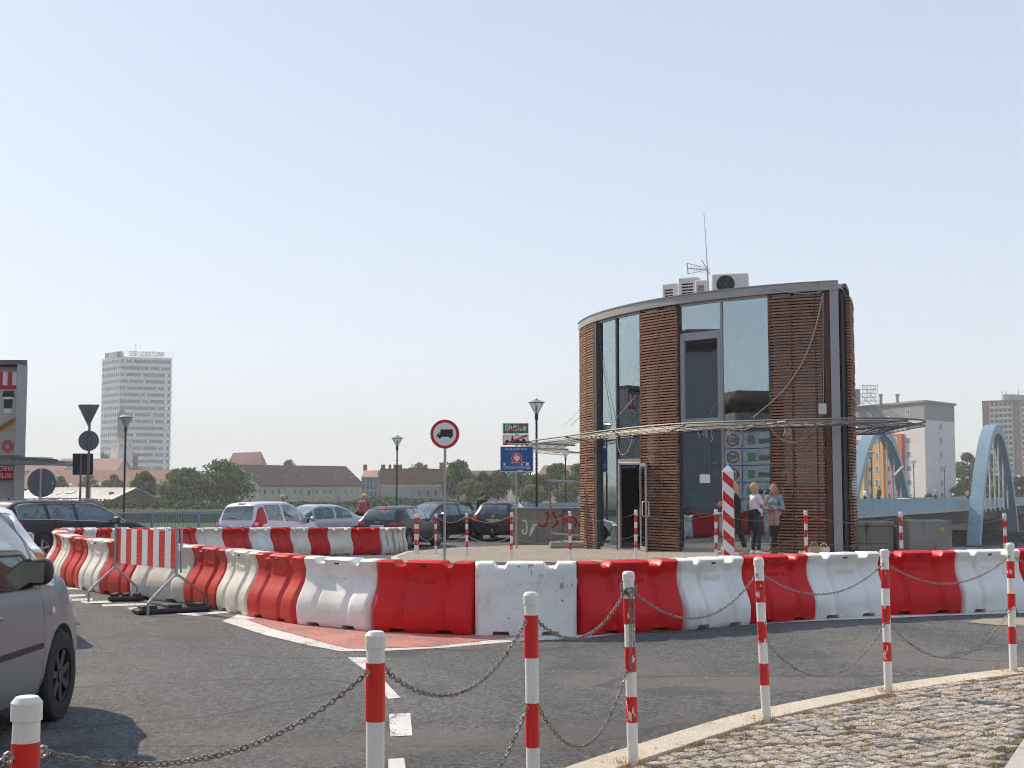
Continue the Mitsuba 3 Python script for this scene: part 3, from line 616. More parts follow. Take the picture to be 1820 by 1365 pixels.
post_lab = ['striped red and white post at the lower left corner beside the grey car', 'striped post below the red road patch, second from the left in the foreground row', 'striped post third from the left in the foreground, below the smooth white barrier',
            'scuffed striped post with a chain wrapped round its top and hanging down its side', 'leaning striped post with a white top at the kerb, right of the chain-wrapped post', 'striped post at the kerb between the leaning post and the rightmost near post', 'rightmost striped post in the foreground row, at the far end of the cobbles']
tilt = [(0, 0), (-.004, 0), (-.012, 0), (-.018, 0), (-.032, .01), (-.006, 0), (.004, 0)]
def postM(x, y, z, lean, yaw=0):
    M = place(x, y, z, yaw); M[0, 2], M[1, 2] = lean; return M
tops = []
for i, (x, y) in enumerate(near_posts):
    M = postM(x, y, .095, tilt[i], math.atan2(1.25, .95)); (k_near if i < 3 else k_mid).put('striped_post', M, post_lab[i], 'bollard', 'striped posts along the near kerb'); tops.append(M)
near_posts_r = [(5.75, 11.95), (7.3, 12.55)]
# chain links: one proto, laid along a hanging curve
def link_mesh(L=.037, W=.0215, wire=.0029, n=14, m=6):
    t = np.arange(n) * 2 * np.pi / n; a = L / 2 - W / 2; c = np.c_[np.cos(t) * (W / 2 - wire) + np.sign(np.cos(t)) * 0 , np.sin(t) * 0, np.sin(t) * (W / 2 - wire)]
    p = np.c_[np.sign(np.round(np.cos(t), 6)) * a + np.cos(t) * (W / 2 - wire), 0 * t, np.sin(t) * (W / 2 - wire)]
    return MB().tube(p, wire, m, closed=True).mesh()
lk = link_mesh(); lk_ply = plym(lk, 'chain_metal', smooth=60); lk_lo = link_mesh(n=8, m=4)
def hang(a, b, sag, n=200):
    t = np.linspace(0, 1, n)[:, None]; c = a + (b - a) * t; c[:, 2] -= sag * 4 * (t[:, 0] * (1 - t[:, 0])); return c
def links(c, pitch=.0285, roll0=.0):
    s = np.r_[0, np.cumsum(np.linalg.norm(np.diff(c, axis=0), axis=1))]; n = max(2, int(s[-1] / pitch)); u = (np.arange(n) + .5) / n * s[-1]
    p = np.stack([np.interp(u, s, c[:, k]) for k in range(3)], -1); d = np.stack([np.interp(u + .004, s, c[:, k]) - np.interp(u - .004, s, c[:, k]) for k in range(3)], -1); out = []
    for i in range(n):
        ex = d[i] / (np.linalg.norm(d[i]) + 1e-12); up = np.array([0, 0, 1.]) if abs(ex[2]) < .95 else np.array([0, 1., 0]); ey = np.cross(up, ex); ey /= np.linalg.norm(ey); ez = np.cross(ex, ey)
        a = roll0 + (i % 2) * math.pi / 2 + .75 + rng.uniform(-.2, .2); M = np.eye(4); M[:3, 0] = ex * (s[-1] / n / pitch); M[:3, 1] = ey * math.cos(a) + ez * math.sin(a); M[:3, 2] = np.cross(ex, M[:3, 1]); M[:3, 3] = p[i]; out.append(M)
    return out
def chain(c, label, parts, big=False, group='chains between the near posts', sc=1.0, mat='chain_metal'):
    k = thing('chain', label, 'chain', group); Ms = links(c, .0285 * sc)
    if parts:
        for M in Ms: M[:3, 1:3] *= sc; scene[numbered('link', k)] = {**lk_ply, 'to_world': T(M)}
    else:
        m = MB()
        for M in Ms: M = M.copy(); M[:3, 1:3] *= sc; m.add(*tf(lk_lo, M))
        scene[k] = plym(m.mesh(), mat, smooth=60)
def at_post(M, z, s, r=.045): return (M @ np.array([s * r, 0, z, 1]))[:3]
allp = [postM(-1.95, 1.6, .095, (0, 0), .9)] + tops + [postM(5.9, 11.95, .095, (0, 0), .5)]
nm = ['the corner post', 'the second near post', 'the third near post', 'the chain-wrapped post', 'the leaning post', 'the sixth near post', 'the rightmost near post']
eye_hi = lambda i: .955 if i < 4 else .975
eye_lo = lambda i: .565 if i < 4 else .52
sag_hi = [.12, .13, .19, .16, .22, .18, .19, .2]; sag_lo = [.2, .25, .26, .29, .24, .31, .33, .25]
for i in range(8):
    a, b = allp[i], allp[i + 1]
    where = f'between {nm[i - 1]} and {nm[i]}' if 0 < i < 7 else ('running out of the picture at the lower left' if i == 0 else 'running out of the picture from the rightmost near post')
    if not (i == 0): chain(hang(at_post(a, eye_hi(i), 1), at_post(b, eye_hi(i + 1), -1), sag_hi[i]), f'upper chain {where}', i < 4, sc=1.0)
    else: chain(hang(at_post(a, eye_hi(i), 1), at_post(b, .955, -1), .2), f'steel chain {where}', True)
    if i >= 2 and i not in (4,): chain(hang(at_post(a, eye_lo(i), 1), at_post(b, eye_lo(i + 1), -1), sag_lo[i]), f'lower chain {where}', i < 4)
# the loose chain wound round the top of the fourth post and hanging down its side
M4 = tops[3]; t = np.linspace(0, 2.6 * 2 * np.pi, 160)
wind = np.c_[.043 * np.cos(t), .043 * np.sin(t), 1.0 + .022 * np.sin(t * 1.37) - .0025 * t]; drop = np.c_[np.linspace(-.035, -.040, 60), np.full(60, -.028), np.linspace(.955, .52, 60)]; drop2 = np.c_[np.linspace(-.012, -.020, 40), np.full(40, -.040), np.linspace(.985, .66, 40)]
k = thing('chain', 'tangled steel chain wound round the top of a scuffed post and hanging down it', 'chain')
m = MB()
for seg in (wind, drop, drop2):
    for M in links((M4[:3, :3] @ seg.T).T + M4[:3, 3]): m.add(*tf(lk_lo, M))
scene[k] = plym(m.mesh(), 'chain_metal', smooth=60)
# posts on the island
isl_posts = [XD(739.5, 34.2), XD(743.5, 33.9), XD(775.5, 33.2), XD(830.5, 31.2), XD(908.5, 28.7), XD(1013, 27.9), XD(1128.5, 28.0), XD(1270, 26.6), XD(1430, 25.6), XD(1598, 24.3), XD(1782, 22.9)]
il = ['left one of two close striped posts on the island beside the dark hatchback', 'right one of two close striped posts on the island beside the dark hatchback', 'striped post on the island left of the no-lorries sign pole', 'striped post on the island between the no-lorries sign pole and the black hatchback', 'striped post on the island in front of the left end of the graffiti wall',
      'striped post on the island before the graffiti wall and the steel frame', 'striped post on the island in front of the open shop door', 'striped post on the island just left of the big striped boundary post', 'striped post on the island beside the paper bags', 'striped post on the island in front of the concrete blocks', 'striped post on the island at the right edge of the picture']
ip = []
for i, (x, y) in enumerate(isl_posts):
    M = postM(x, y, float(zp(x, y)) - .0, (rng.uniform(-.012, .012), 0), .35 if i > 1 else 0); k_far.put('striped_post', M, il[i], 'bollard', 'striped posts on the island'); ip.append(M)
isn = ['below the left rear of the saloon', 'across the no-lorries sign pole', 'in front of the black hatchback', 'in front of the graffiti wall', 'in front of the left kiosk slats', 'in front of the shop door', 'in front of the boundary post and women', 'in front of the brown kiosk slats', 'in front of the concrete blocks', '']
for i in range(1, len(ip) - 1):
    for z, w in ((.93, 'upper'), (.47, 'lower')):
        chain(hang(at_post(ip[i], z, 1), at_post(ip[i + 1], z, -1), .13, 60), f'{w} thin chain on the island {isn[i - 1]}', False, group='chains between the island posts', sc=1.0, mat='galvanised' if i < 5 else 'chain_metal')

# ---------------------------------------------------------------- the striped board on two trestles
k = thing('barrier_board', 'red and white striped board held between two tubular trestles on black rubber feet', 'barricade')
a, b = np.array([*XD(211, 19.25), .54]), np.array([*XD(319, 17.35), .565]); dx = b - a; W = np.linalg.norm(dx); M = frame(a, dx, (0, 0, 1.0))
obj('panel', MB().box((W / 2, .25, -.011), (W, .505, .02)), 'galvanised', k, M=M)
for i in range(11):
    m = MB().box((W * (i + .5) / 11, .25, .0015), (W / 11 - .001, .5, .004)); obj('stripe', m, 'stripe_red' if i % 2 == 0 else 'sign_white', k, M=M)
for e, ff, fr in ((a, (165, 18.7), (250, 19.35)), (b, (270, 16.85), (373, 17.9))):
    e = e.copy(); st = obj('trestle', MB().tube([e + [0, -.02, -.1], e + [0, -.02, .56]], .021, 8).tube([e + [.05, .02, -.05], e + [.05, .02, .53]], .016, 8), 'galvanised', k, smooth=40)
    for q in (ff, fr):
        g = np.array([*XD(*q), .0]); p0 = e + [0, -.02, -.06]; d = g - p0; h_ = np.array([g[0], g[1], .17]); kn_ = h_ - (h_ - p0) * .10
        obj('leg', MB().tube([p0, p0 + (h_ - p0) * .5, kn_, h_ + [0, 0, -.01], [g[0], g[1], .01]], .017, 8), 'galvanised', st, smooth=40)
for c, s, yw in ((XD(230, 19.05), (.46, .34), .15), (XD(312, 17.3), (.98, .30), .60)):
    m = MB().box((c[0], c[1], .038), (s[0], s[1], .066), yaw=yw, ch=.018)
    u = np.array([math.cos(yw), math.sin(yw)])
    for t in (-.34, 0, .34): m.box((c[0] + u[0] * s[0] * t, c[1] + u[1] * s[0] * t, .088), (.10 * s[0] / .5, s[1] * .75, .04), yaw=yw, ch=.008)
    obj('rubber_foot', m, 'rubber', k)

# ---------------------------------------------------------------- signs
def disc(r, n=40): return [(r * math.cos(t), r * math.sin(t)) for t in np.arange(n) * 2 * np.pi / n]
def pole(name_parent, x, y, z0, z1, r=.03, mat='galvanised', n=10): return obj('pole', MB().tube([(x, y, z0), (x, y, z1)], r, n), mat, name_parent, smooth=50)
# no lorries
c = P(790.5, 771.5, 27.9); x, y = c[0], c[1]
k = thing('traffic_sign', 'round red-rimmed no-lorries sign with a black lorry on a grey pole', 'road sign'); pole(k, x + .005, y + .05, float(zp(x, y)) - .1, c[2] + .28)
F0 = frame(c, (1, -.06, 0), (0, 0, 1.0)); F0[:3, 1] = (0, 0, 1); F0[:3, 2] = np.cross(F0[:3, 0], F0[:3, 1])
R = 25.5 / FPX * 27.9
obj('plate', MB().prism(disc(R + .006), .02, F0 @ np.array([[1, 0, 0, 0], [0, 1, 0, 0], [0, 0, 1, -.022], [0, 0, 0, 1.]])), 'galvanised', k)
obj('rim', MB().prism(Polygon(disc(R), [disc(R * .80)]), .004, F0), 'sign_red', k); obj('face', MB().prism(disc(R * .80), .003, F0), 'sign_white', k)
lo = [(-.60, -.22), (-.60, -.05), (-.50, .10), (-.34, .12), (-.34, .30), (-.28, .36), (.62, .36), (.62, -.20)]
S = lambda pts, s, dx=0, dy=0: [(a * s + dx, b * s + dy) for a, b in pts]
lorry = Polygon(S(lo, R * .92)).difference(Polygon(S([(-.53, -.02), (-.47, .06), (-.40, .06), (-.40, -.02)], R * .92))).union(Polygon(S(disc(.10), R * .92, -.38 * R * .92, -.25 * R * .92))).union(Polygon(S(disc(.10), R * .92, .43 * R * .92, -.23 * R * .92)))
obj('lorry_symbol', MB().prism(lorry, .002, F0 @ np.array([[1, 0, 0, 0], [0, 1, 0, 0], [0, 0, 1, .0035], [0, 0, 0, 1.]])), 'sign_black', k)
def up(F, d): G = F.copy(); G[:3, 3] = F[:3, 3] + F[:3, 2] * d; return G
def panel(name, parent, px0, py0, px1, py1, D, mat, back='galvanised', yaw=-.05, rim='sign_white', rw=.016):
    c = P((px0 + px1) / 2, (py0 + py1) / 2, D); w, h = (px1 - px0) / FPX * D, (py1 - py0) / FPX * D
    F = frame(c, (math.cos(yaw), math.sin(yaw), 0), (0, 0, 1.0))
    k = obj(name, MB().box((0, 0, -.012), (w, h, .02)), back, parent, M=F); obj('border', MB().box((0, 0, .0), (w - .004, h - .004, .004)), rim, k, M=F); obj('face', MB().box((0, 0, .003), (w - 2 * rw, h - 2 * rw, .004)), mat, k, M=F)
    return k, F, w, h
def lettering(s, hgt, x, y, F, d, mat, parent, wid=None, bold=False, name='lettering'):
    v, f = text(s, hgt, .0015, bold); v = v.copy(); w = v[:, 0].max() - v[:, 0].min(); v[:, 0] -= (v[:, 0].max() + v[:, 0].min()) / 2
    if wid: v[:, 0] *= wid / w
    v[:, 0] += x; v[:, 1] += y; return obj(name, tf((v, f), up(F, d)), mat, parent)
DS = 37.0
k = thing('town_sign', 'crossed-out green town sign above a skyline plate and a blue state plate', 'road sign')
c = P(918, 800, DS); pole(k, c[0], c[1] + .06, float(zp(*c[:2])) - .3, P(918, 752, DS)[2], .034)
p1, F1, w1, h1 = panel('name_plate', k, 893.5, 752, 939.5, 771, DS, 'sign_green'); lettering('Słubice', .165, 0, -.055, F1, .0055, 'sign_white', p1, w1 * .82, True)
def slash(F, w, h, d, parent, t=.045):
    a = np.array([-w / 2 + .03, -h / 2 + .02]); b = np.array([w / 2 - .03, h / 2 - .02]); n_ = np.array([-(b - a)[1], (b - a)[0]]); n_ = n_ / np.linalg.norm(n_) * t / 2
    obj('slash', MB().prism([a - n_, b - n_, b + n_, a + n_], .001, up(F, d)), 'sign_red', parent)
slash(F1, w1, h1, .0075, p1)
p2, F2, w2, h2 = panel('skyline_plate', k, 893.5, 772.5, 939.5, 791, DS, 'sign_white', rim='sign_black')
sk = [(-.30, -.10), (-.30, -.03), (-.26, .0), (-.22, 0), (-.2, -.03), (-.13, -.03), (-.12, .05), (-.09, .13), (-.06, .05), (-.05, -.02), (.02, -.02), (.08, .02), (.12, -.03), (.18, -.03), (.2, .03), (.26, .03), (.28, -.03), (.32, -.05), (.32, -.10)]
obj('skyline_symbol', MB().prism(sk, .0015, up(F2, .0055)), 'sign_black', p2); slash(F2, w2, h2, .0075, p2)
p3, F3, w3, h3 = panel('state_plate', k, 889, 793.5, 948, 838.5, DS - .02, 'sign_blue')
lettering('Rzeczpospolita Polska', .058, -.01, h3 * .36, F3, .0055, 'sign_white', p3, w3 * .64); lettering('Granica Państwa', .085, .0, -h3 * .375, F3, .0055, 'sign_white', p3, w3 * .80)
obj('emblem', MB().prism(Polygon(S(disc(.148), 1, 0, .03)), .001, up(F3, .0055)), 'sign_white', p3); obj('emblem_field', MB().prism(Polygon(S(disc(.138), 1, 0, .03)), .001, up(F3, .0068)), 'sign_red', p3)
eagle = [(0, -.115), (-.03, -.085), (-.06, -.09), (-.035, -.06), (-.075, -.045), (-.095, -.02), (-.055, -.03), (-.105, .015), (-.06, .0), (-.105, .055), (-.06, .03), (-.085, .085), (-.04, .06), (-.02, .03), (-.025, .06), (-.045, .075), (-.02, .085), (-.005, .115), (.02, .095), (.012, .06), (.02, .03), (.04, .06), (.085, .085), (.06, .03), (.105, .055), (.06, .0), (.105, .015), (.055, -.03), (.095, -.02), (.075, -.045), (.035, -.06), (.06, -.09), (.03, -.085)]
obj('eagle', MB().prism(Polygon(S(eagle, .98, 0, .03)).buffer(0), .001, up(F3, .0080)), 'sign_white', p3)
for (sx, sy, sw, sh, mt) in ((-.35, -.14, .05, .07, 'paper'), (-.14, -.10, .05, .03, 'paper'), (-.07, -.105, .03, .03, 'paper'), (.14, -.15, .05, .05, 'paper'), (.19, -.095, .07, .03, 'paper'), (.30, -.14, .085, .085, 'paper'), (.0, -.19, .10, .05, 'cloth_rose'), (.33, -.255, .07, .07, 'sign_yellow'), (.1, -.33, .18, .03, 'paper')):
    obj('sticker', MB().box((sx, sy, .0078), (sw, sh, .001), yaw=0), mt, p3, M=F3)
# sign backs on the left
k = thing('sign_post', 'tall grey sign post seen from behind with triangular and round plates and two square plates', 'road sign')
D = 36.5; c = P(159, 800, D); pole(k, c[0], c[1] - .05, float(gz(D)) - .1, P(159, 719, D)[2], .035, 'sign_back')
F = frame(P(158, 719, D), (1, 0.03, 0), (0, 0, 1.0)); s = D / FPX
tri = Polygon([(-16.5 * s, -2 * s), (16.5 * s, -2 * s), (.5 * s, -36 * s)]).buffer(2 * s)
obj('triangular_plate', MB().prism(tri, .02, F), 'sign_back', k); obj('round_plate', MB().prism(S(disc(1), 19.5 * s * .93, 1.5 * s, -64.5 * s), .02, F @ np.diag([1., 1.0, 1, 1])), 'sign_back', k)
obj('clamp', MB().box((.5 * s, -12 * s, .04), (.13, .03, .05)).box((1 * s, -58 * s, .04), (.13, .03, .05)).box((1 * s, -72 * s, .04), (.13, .03, .05)), 'sign_back', k, M=F)
k = thing('sign_post', 'short pole with two dark square plates seen from behind, beside the tall sign post', 'road sign')
D = 38.0; c = P(145.5, 800, D); pole(k, c[0], c[1] - .05, float(gz(D)) - .1, P(145.5, 806, D)[2], .03, 'sign_back')
for y0, y1 in ((808, 826), (827.5, 842)):
    q = P(147.5, (y0 + y1) / 2, D); s = D / FPX; g = MB(); g.prism(Polygon([(-16 * s, -(y1 - y0) / 2 * s), (16 * s, -(y1 - y0) / 2 * s), (16 * s, (y1 - y0) / 2 * s), (-16 * s, (y1 - y0) / 2 * s)]).buffer(2 * s), .02, frame(q, (1, 0, 0), (0, 0, 1.0))); obj('square_plate', g, 'lamp_black', k)
k = thing('sign_post', 'large round sign plate seen from behind on a pale pole beside the advertising wall', 'road sign')
D = 35.5; c = P(74.5, 858, D); s = D / FPX; pole(k, c[0] - .02, c[1] - .05, float(gz(D)) - .1, P(74.5, 832, D)[2], .036, 'galvanised')
obj('round_plate', MB().prism(S(disc(1, 48), 25.5 * s), .02, frame(c, (1, 0, 0), (0, 0, 1.0))), 'sign_back', k)
obj('maker_label', MB().box((20 * s, -1 * s, .022), (.045, .04, .002)), 'paper', k, M=frame(c, (1, 0, 0), (0, 0, 1.0)))

# ---------------------------------------------------------------- the striped boundary post
c = np.array([*XD(1292.5, 28.0), 0]); z0 = float(zp(*c[:2])); hw = .120; hgt = P(1292, 838, 28.0)[2] - z0
k = thing('boundary_post', 'tall square boundary post with slanting red and white stripes and a white pointed top', 'boundary post')
M = place(c[0], c[1], z0, -.12)
obj('shaft', MB().box((0, 0, hgt / 2 - .1), (2 * hw, 2 * hw, hgt + .2)), 'sign_white', k, M=M)
obj('pointed_top', MB().add([(-hw - .004, -hw - .004, hgt), (hw + .004, -hw - .004, hgt), (hw + .004, hw + .004, hgt), (-hw - .004, hw + .004, hgt), (0, 0, hgt + .15)], [[0, 1, 4], [1, 2, 4], [2, 3, 4], [3, 0, 4], [0, 2, 1], [0, 3, 2]]), 'sign_white', k, M=M)
face = Polygon([(-hw + .003, 0), (hw - .003, 0), (hw - .003, hgt - .003), (-hw + .003, hgt - .003)])
for q in range(4):
    R4 = M @ place(0, 0, 0, q * math.pi / 2); F = R4 @ np.array([[1, 0, 0, 0], [0, 0, -1, -hw - .0], [0, 1, 0, 0], [0, 0, 0, 1.]])
    for i in range(-1, 8):
        b = hgt - .0 - i * .415; st = face.intersection(Polygon([(-hw, b + .02), (hw, b - .20), (hw, b - .40), (-hw, b - .18)]))
        if st.area > 1e-4: obj('red_stripe', MB().prism(st, .003, F), 'sign_red', k)

# ---------------------------------------------------------------- lamps
def lamp_kit(h):
    k = Kit(); m = MB().lathe([(0, -.3), (.085, -.3), (.085, .35), (.06, .5), (.045, .6), (.04, h - .75), (.06, h - .72), (.062, h - .52), (.05, h - .5), (0, h - .5)], (0, 0, 0), 12); k.add('pole', m, 'lamp_black', smooth=35)
    m = MB().lathe([(.06, h - .52), (.075, h - .50), (.26, h - .14), (.255, h - .135), (.07, h - .495)], (0, 0, 0), 16); k.add('lantern_glass', m, 'lamp_glass', smooth=35)
    m = MB().lathe([(.29, h - .14), (.30, h - .12), (.14, h - .05), (.05, h - .03), (.05, h + .0), (.03, h + .02), (0, h + .02)], (0, 0, 0), 16); k.add('cap', m, 'lamp_shade_metal', smooth=35)
    m = MB()
    for a in np.arange(6) * np.pi / 3: m.tube([(.073 * math.cos(a), .073 * math.sin(a), h - .5), (.27 * math.cos(a), .27 * math.sin(a), h - .135)], .007, 4)
    k.add('ribs', m, 'lamp_black'); k.add('lamp_bulb', MB().lathe([(0, h - .5), (.035, h - .48), (.05, h - .35), (.03, h - .24), (0, h - .22)], (0, 0, 0), 10), 'opal', smooth=40); return k
def lamp(px, top, D, base, label, group='street lamps by the river and on the bridge', name='street_lamp'):
    c = P(px, top, D); h = c[2] - base; sc = 1 if h > 4.3 else h / 4.3; lamp_kit(h / sc).put(name, place(c[0], c[1], base, .3, sc), label, 'street lamp', group)
lamp(224, 736, 53, -.5, 'black street lamp standing in front of the white high-rise'); lamp(706, 774, 64.5, -.5, 'black street lamp behind the dark hatchback, left of the no-lorries sign')
lamp(953.5, 709, 45.5, -.35, 'black street lamp right beside the blue state sign, tallest of the lamps'); lamp(1005, 800, 88, -.5, 'small distant black street lamp just left of the kiosk under the wire canopy')

# ---------------------------------------------------------------- railings, walls
k = thing('riverside_railing', 'blue-grey steel railing with upright bars along the river', 'railing')
A, B = np.array([*XD(186, 51.5)]), np.array([*XD(1042, 73.0)]); L = np.linalg.norm(B - A); u = (B - A) / L; zb, zt = -.45, .58
obj('top_rail', MB().bar([*A, zt - .035], [*B, zt - .035 + .02], .09, .07, .01), 'rail_blue', k); obj('bottom_rail', MB().bar([*A, zb + .12], [*B, zb + .12], .05, .05), 'rail_blue', k)
for i in range(int(L / 2.2) + 1): q = A + u * i * 2.2; obj('railing_post', MB().box((q[0], q[1], (zb + zt) / 2 - .06), (.09, .09, zt - zb - .02), yaw=math.atan2(u[1], u[0])), 'rail_blue', k)
m = MB(); bar_n = 0
for i in range(int(L / .13)):
    q = A + u * (i * .13 + .06)
    if i < 175: obj('railing_bar', MB().box((q[0], q[1], (zb + zt) / 2 + .03), (.03, .03, zt - zb - .2)), 'rail_blue', k)
    else: m.box((q[0], q[1], (zb + zt) / 2 + .03), (.03, .03, zt - zb - .2))
obj('railing_bars_beyond', m, 'rail_blue', k, kind='stuff')
# graffiti wall and blocks
k = thing('concrete_wall', 'grey concrete wall with faded red and white graffiti left of the kiosk', 'wall')
A, B = P(909, 905, 40.5)[:2], P(1045, 905, 40.5)[:2]; zt = P(960, 906, 40.5)[2]
nseg = 3
for i in range(nseg):
    a, b = A + (B - A) * i / nseg, A + (B - A) * (i + 1) / nseg; obj('wall_panel', MB().bar([*(a + [.004, 0]), (zt - .8) / 2], [*(b - [.004, 0]), (zt - .8) / 2], .25, zt + .8, .012), 'old_concrete', k)
obj('coping', MB().bar([A[0] - .03, A[1], zt + .035], [B[0], B[1], zt + .035], .32, .07, .01), 'rail_blue', k)
gf = frame([A[0], A[1] - .127, 0], (1, 0, 0), (0, 0, 1.0)); r_ = np.random.default_rng(5)
for j, (x0, mt) in enumerate(((.35, 'paper'), (.62, 'paper'), (.95, 'shop_red'), (1.3, 'shop_red'), (1.55, 'shop_red'), (1.85, 'shop_red'), (2.1, 'shop_red'))):
    t = np.linspace(0, 1, 9); zc = zt - (.55 if mt == 'paper' else .33); p = np.c_[x0 + .10 * np.sin(t * 5 + j * 2.1) + .1 * t, zc + .2 * np.cos(t * 4.2 + j) + .06 * np.sin(9 * t), 0 * t]
    from shapely.geometry import LineString
    obj('graffiti', MB().prism(LineString(p[:, :2]).buffer(.022 + .012 * (mt != 'paper')), .002, gf), mt, k)
k = thing('steel_frame', 'rusty upright steel tube frame between the graffiti wall and the kiosk', 'frame')
pts = [P(975, 854, 36.5), P(1042, 857, 36.5), P(981, 948, 36.5), P(1042, 953, 36.5)]
obj('upright', MB().tube([pts[0], pts[2], pts[2] + [0, 0, -.1]], .025, 8), 'wood_slat', k); obj('rail', MB().tube([pts[0] - [.02, 0, 0], pts[1]], .028, 8), 'galvanised', k); obj('rail', MB().tube([pts[2], pts[3]], .028, 8), 'galvanised', k)
c = P(1010, 965, 36.0); obj('road_barrier_slab', MB().lathe([(0, -.55), (.12, -.5), (.15, 0), (.12, .5), (0, .55)], (0, 0, 0), 12, axis='x'), 'concrete', M=place(c[0], c[1], float(zp(*c[:2])) + .06, .1), smooth=40, label='pale rounded concrete slab lying at the foot of the graffiti wall', cat='slab')
def block(px0, px1, py0, D, depth, label, yaw):
    a, b = P(px0, py0, D), P(px1, py0, D); z0 = float(zp(a[0], D)) - .2; w = b[0] - a[0]
    k = thing('concrete_block', label, 'concrete block'); c = (a + b) / 2
    M = place(c[0], D + depth / 2, 0, yaw); h = a[2] - z0
    return k, M, w, h, z0
k, M, w, h, z0 = block(1497, 1592, 927, 29.6, 1.1, 'low granite parapet of stained stone courses right of the kiosk', -.12)
for i, (hh, zz) in enumerate(((.38, 0), (.40, .385), (h - .80, .79))):
    for s in ((-.25, .25) if i < 2 else (0,)): obj('stone', MB().box((s * w, 0, z0 + zz + hh / 2), (w / 2 - .004 if i < 2 else w + .04, 1.1 if i < 2 else 1.16, hh), ch=.015), 'old_concrete', k, M=M)
k, M, w, h, z0 = block(1613, 1691, 925, 28.9, .8, 'weathered grey concrete block with a small yellow warning plate', .06)
obj('block', MB().box((0, 0, z0 + h / 2), (w, .8, h), ch=.03), 'old_concrete', k, M=M); obj('warning_plate', MB().box((.27 * w, -.402, z0 + h - .2), (.075, .006, .09)), 'sign_yellow', k, M=M)
obj('warning_symbol', MB().prism([(-.02, -.02), (.02, -.02), (0, .022)], .001, frame([.27 * w, -.4055, z0 + h - .2], (1, 0, 0), (0, 0, 1.0))), 'sign_black', k, M=M)
k, M, w, h, z0 = block(1592, 1604, 935, 29.9, .5, 'narrow pale post stone between the parapet and the concrete block', 0)
obj('stone', MB().box((0, 0, z0 + h / 2), (w, .5, h), ch=.01), 'concrete', k, M=M)
# ---------------------------------------------------------------- the lens-shaped kiosk
KF = spline([(2.02, 36.6), (2.27, 34.8), (3.0, 32.9), (3.96, 31.4), (4.89, 30.4), (5.92, 29.6), (7.36, 28.95)], 600)
KB = spline([(7.50, 29.0), (7.93, 30.3), (8.38, 32.7), (8.2, 35.6), (7.0, 38.6), (5.0, 39.6), (3.0, 38.9), (2.02, 36.6)], 300)
kpx = np.array([pxof(p[0], p[1], 3.2) for p in KF]); i0 = int(np.argmin(kpx))
def seg(px0, px1, n=4, off=0.0):
    f = lambda px: np.interp(px, kpx[i0:], np.arange(i0, 600)) if px > kpx[i0] else i0
    a, b = (0 if px0 < 1037.5 else f(px0)), f(px1); u = np.linspace(a, b, n)
    p = np.stack([np.interp(u, np.arange(600), KF[:, k]) for k in (0, 1)], -1); g = np.gradient(KF, axis=0)
    t = np.stack([np.interp(u, np.arange(600), g[:, k]) for k in (0, 1)], -1); t /= np.linalg.norm(t, axis=1, keepdims=True)
    return p + np.stack([t[:, 1], -t[:, 0]], -1) * off
def curve_slab(pl0, pl1, z0, z1):
    """a solid between two plan polylines and two heights"""
    n = len(pl0); v = np.vstack([np.c_[pl0, np.full(n, z0)], np.c_[pl1, np.full(n, z0)], np.c_[pl1, np.full(n, z1)], np.c_[pl0, np.full(n, z1)]]); q = []
    for i in range(n - 1):
        for r in range(4): a, b = r * n, ((r + 1) % 4) * n; q.append([a + i, b + i, b + i + 1, a + i + 1])
    q += [[0, 3 * n, 2 * n, n], [n - 1, 2 * n - 1, 3 * n - 1, 4 * n - 1]]
    return v, np.array(q)
ZT, ZR = 6.045, 6.265
K = thing('kiosk', 'lens-shaped two-storey kiosk with reddish timber slats, tall glass panes and a wire mesh canopy', 'kiosk')
plan = np.vstack([KF, KB[1:-1]])
obj('roof', MB().prism(Polygon(Polygon(plan).buffer(-.05)), .10, place(0, 0, 6.12)), 'fascia_metal', K)
obj('ceiling', MB().prism(Polygon(Polygon(plan).buffer(-.12)), .04, place(0, 0, 6.0)), 'room_mid', K)
obj('floor', MB().prism(Polygon(Polygon(plan).buffer(-.12)), .28, place(0, 0, -.20)), 'room_mid', K)
obj('upper_floor', MB().prism(Polygon(Polygon(plan).buffer(-.5)), .14, place(0, 0, 2.98)), 'room_dark', K)
cuts = [1030, 1062, 1097, 1143, 1212, 1285, 1369, 1462, 1497]
for a, b in zip(cuts, cuts[1:]):
    p0, p1 = seg(a, b, 7, -.06), seg(a, b, 7, .13 if a < 1462 else .16); e = .003
    f = obj('fascia', curve_slab(p0, p1, ZT + .012, ZR - .02), 'fascia_metal', K); obj('cap_flashing', curve_slab(seg(a, b, 7, -.09), seg(a, b, 7, .155 if a < 1462 else .175), ZR - .018, ZR + .004), 'fascia_metal', f)
bo = np.stack([np.gradient(KB, axis=0)[:, 1], -np.gradient(KB, axis=0)[:, 0]], -1); bo /= np.linalg.norm(bo, axis=1, keepdims=True)
obj('fascia', curve_slab(KB[4:280:6] - bo[4:280:6] * .06, KB[4:280:6] + bo[4:280:6] * .03, ZR - .10, ZR - .01), 'sign_back', K)
obj('back_wall', curve_slab(KB[:298:6] - bo[:298:6] * .10, KB[:298:6], -.3, ZT + .01), 'room_dark', K)
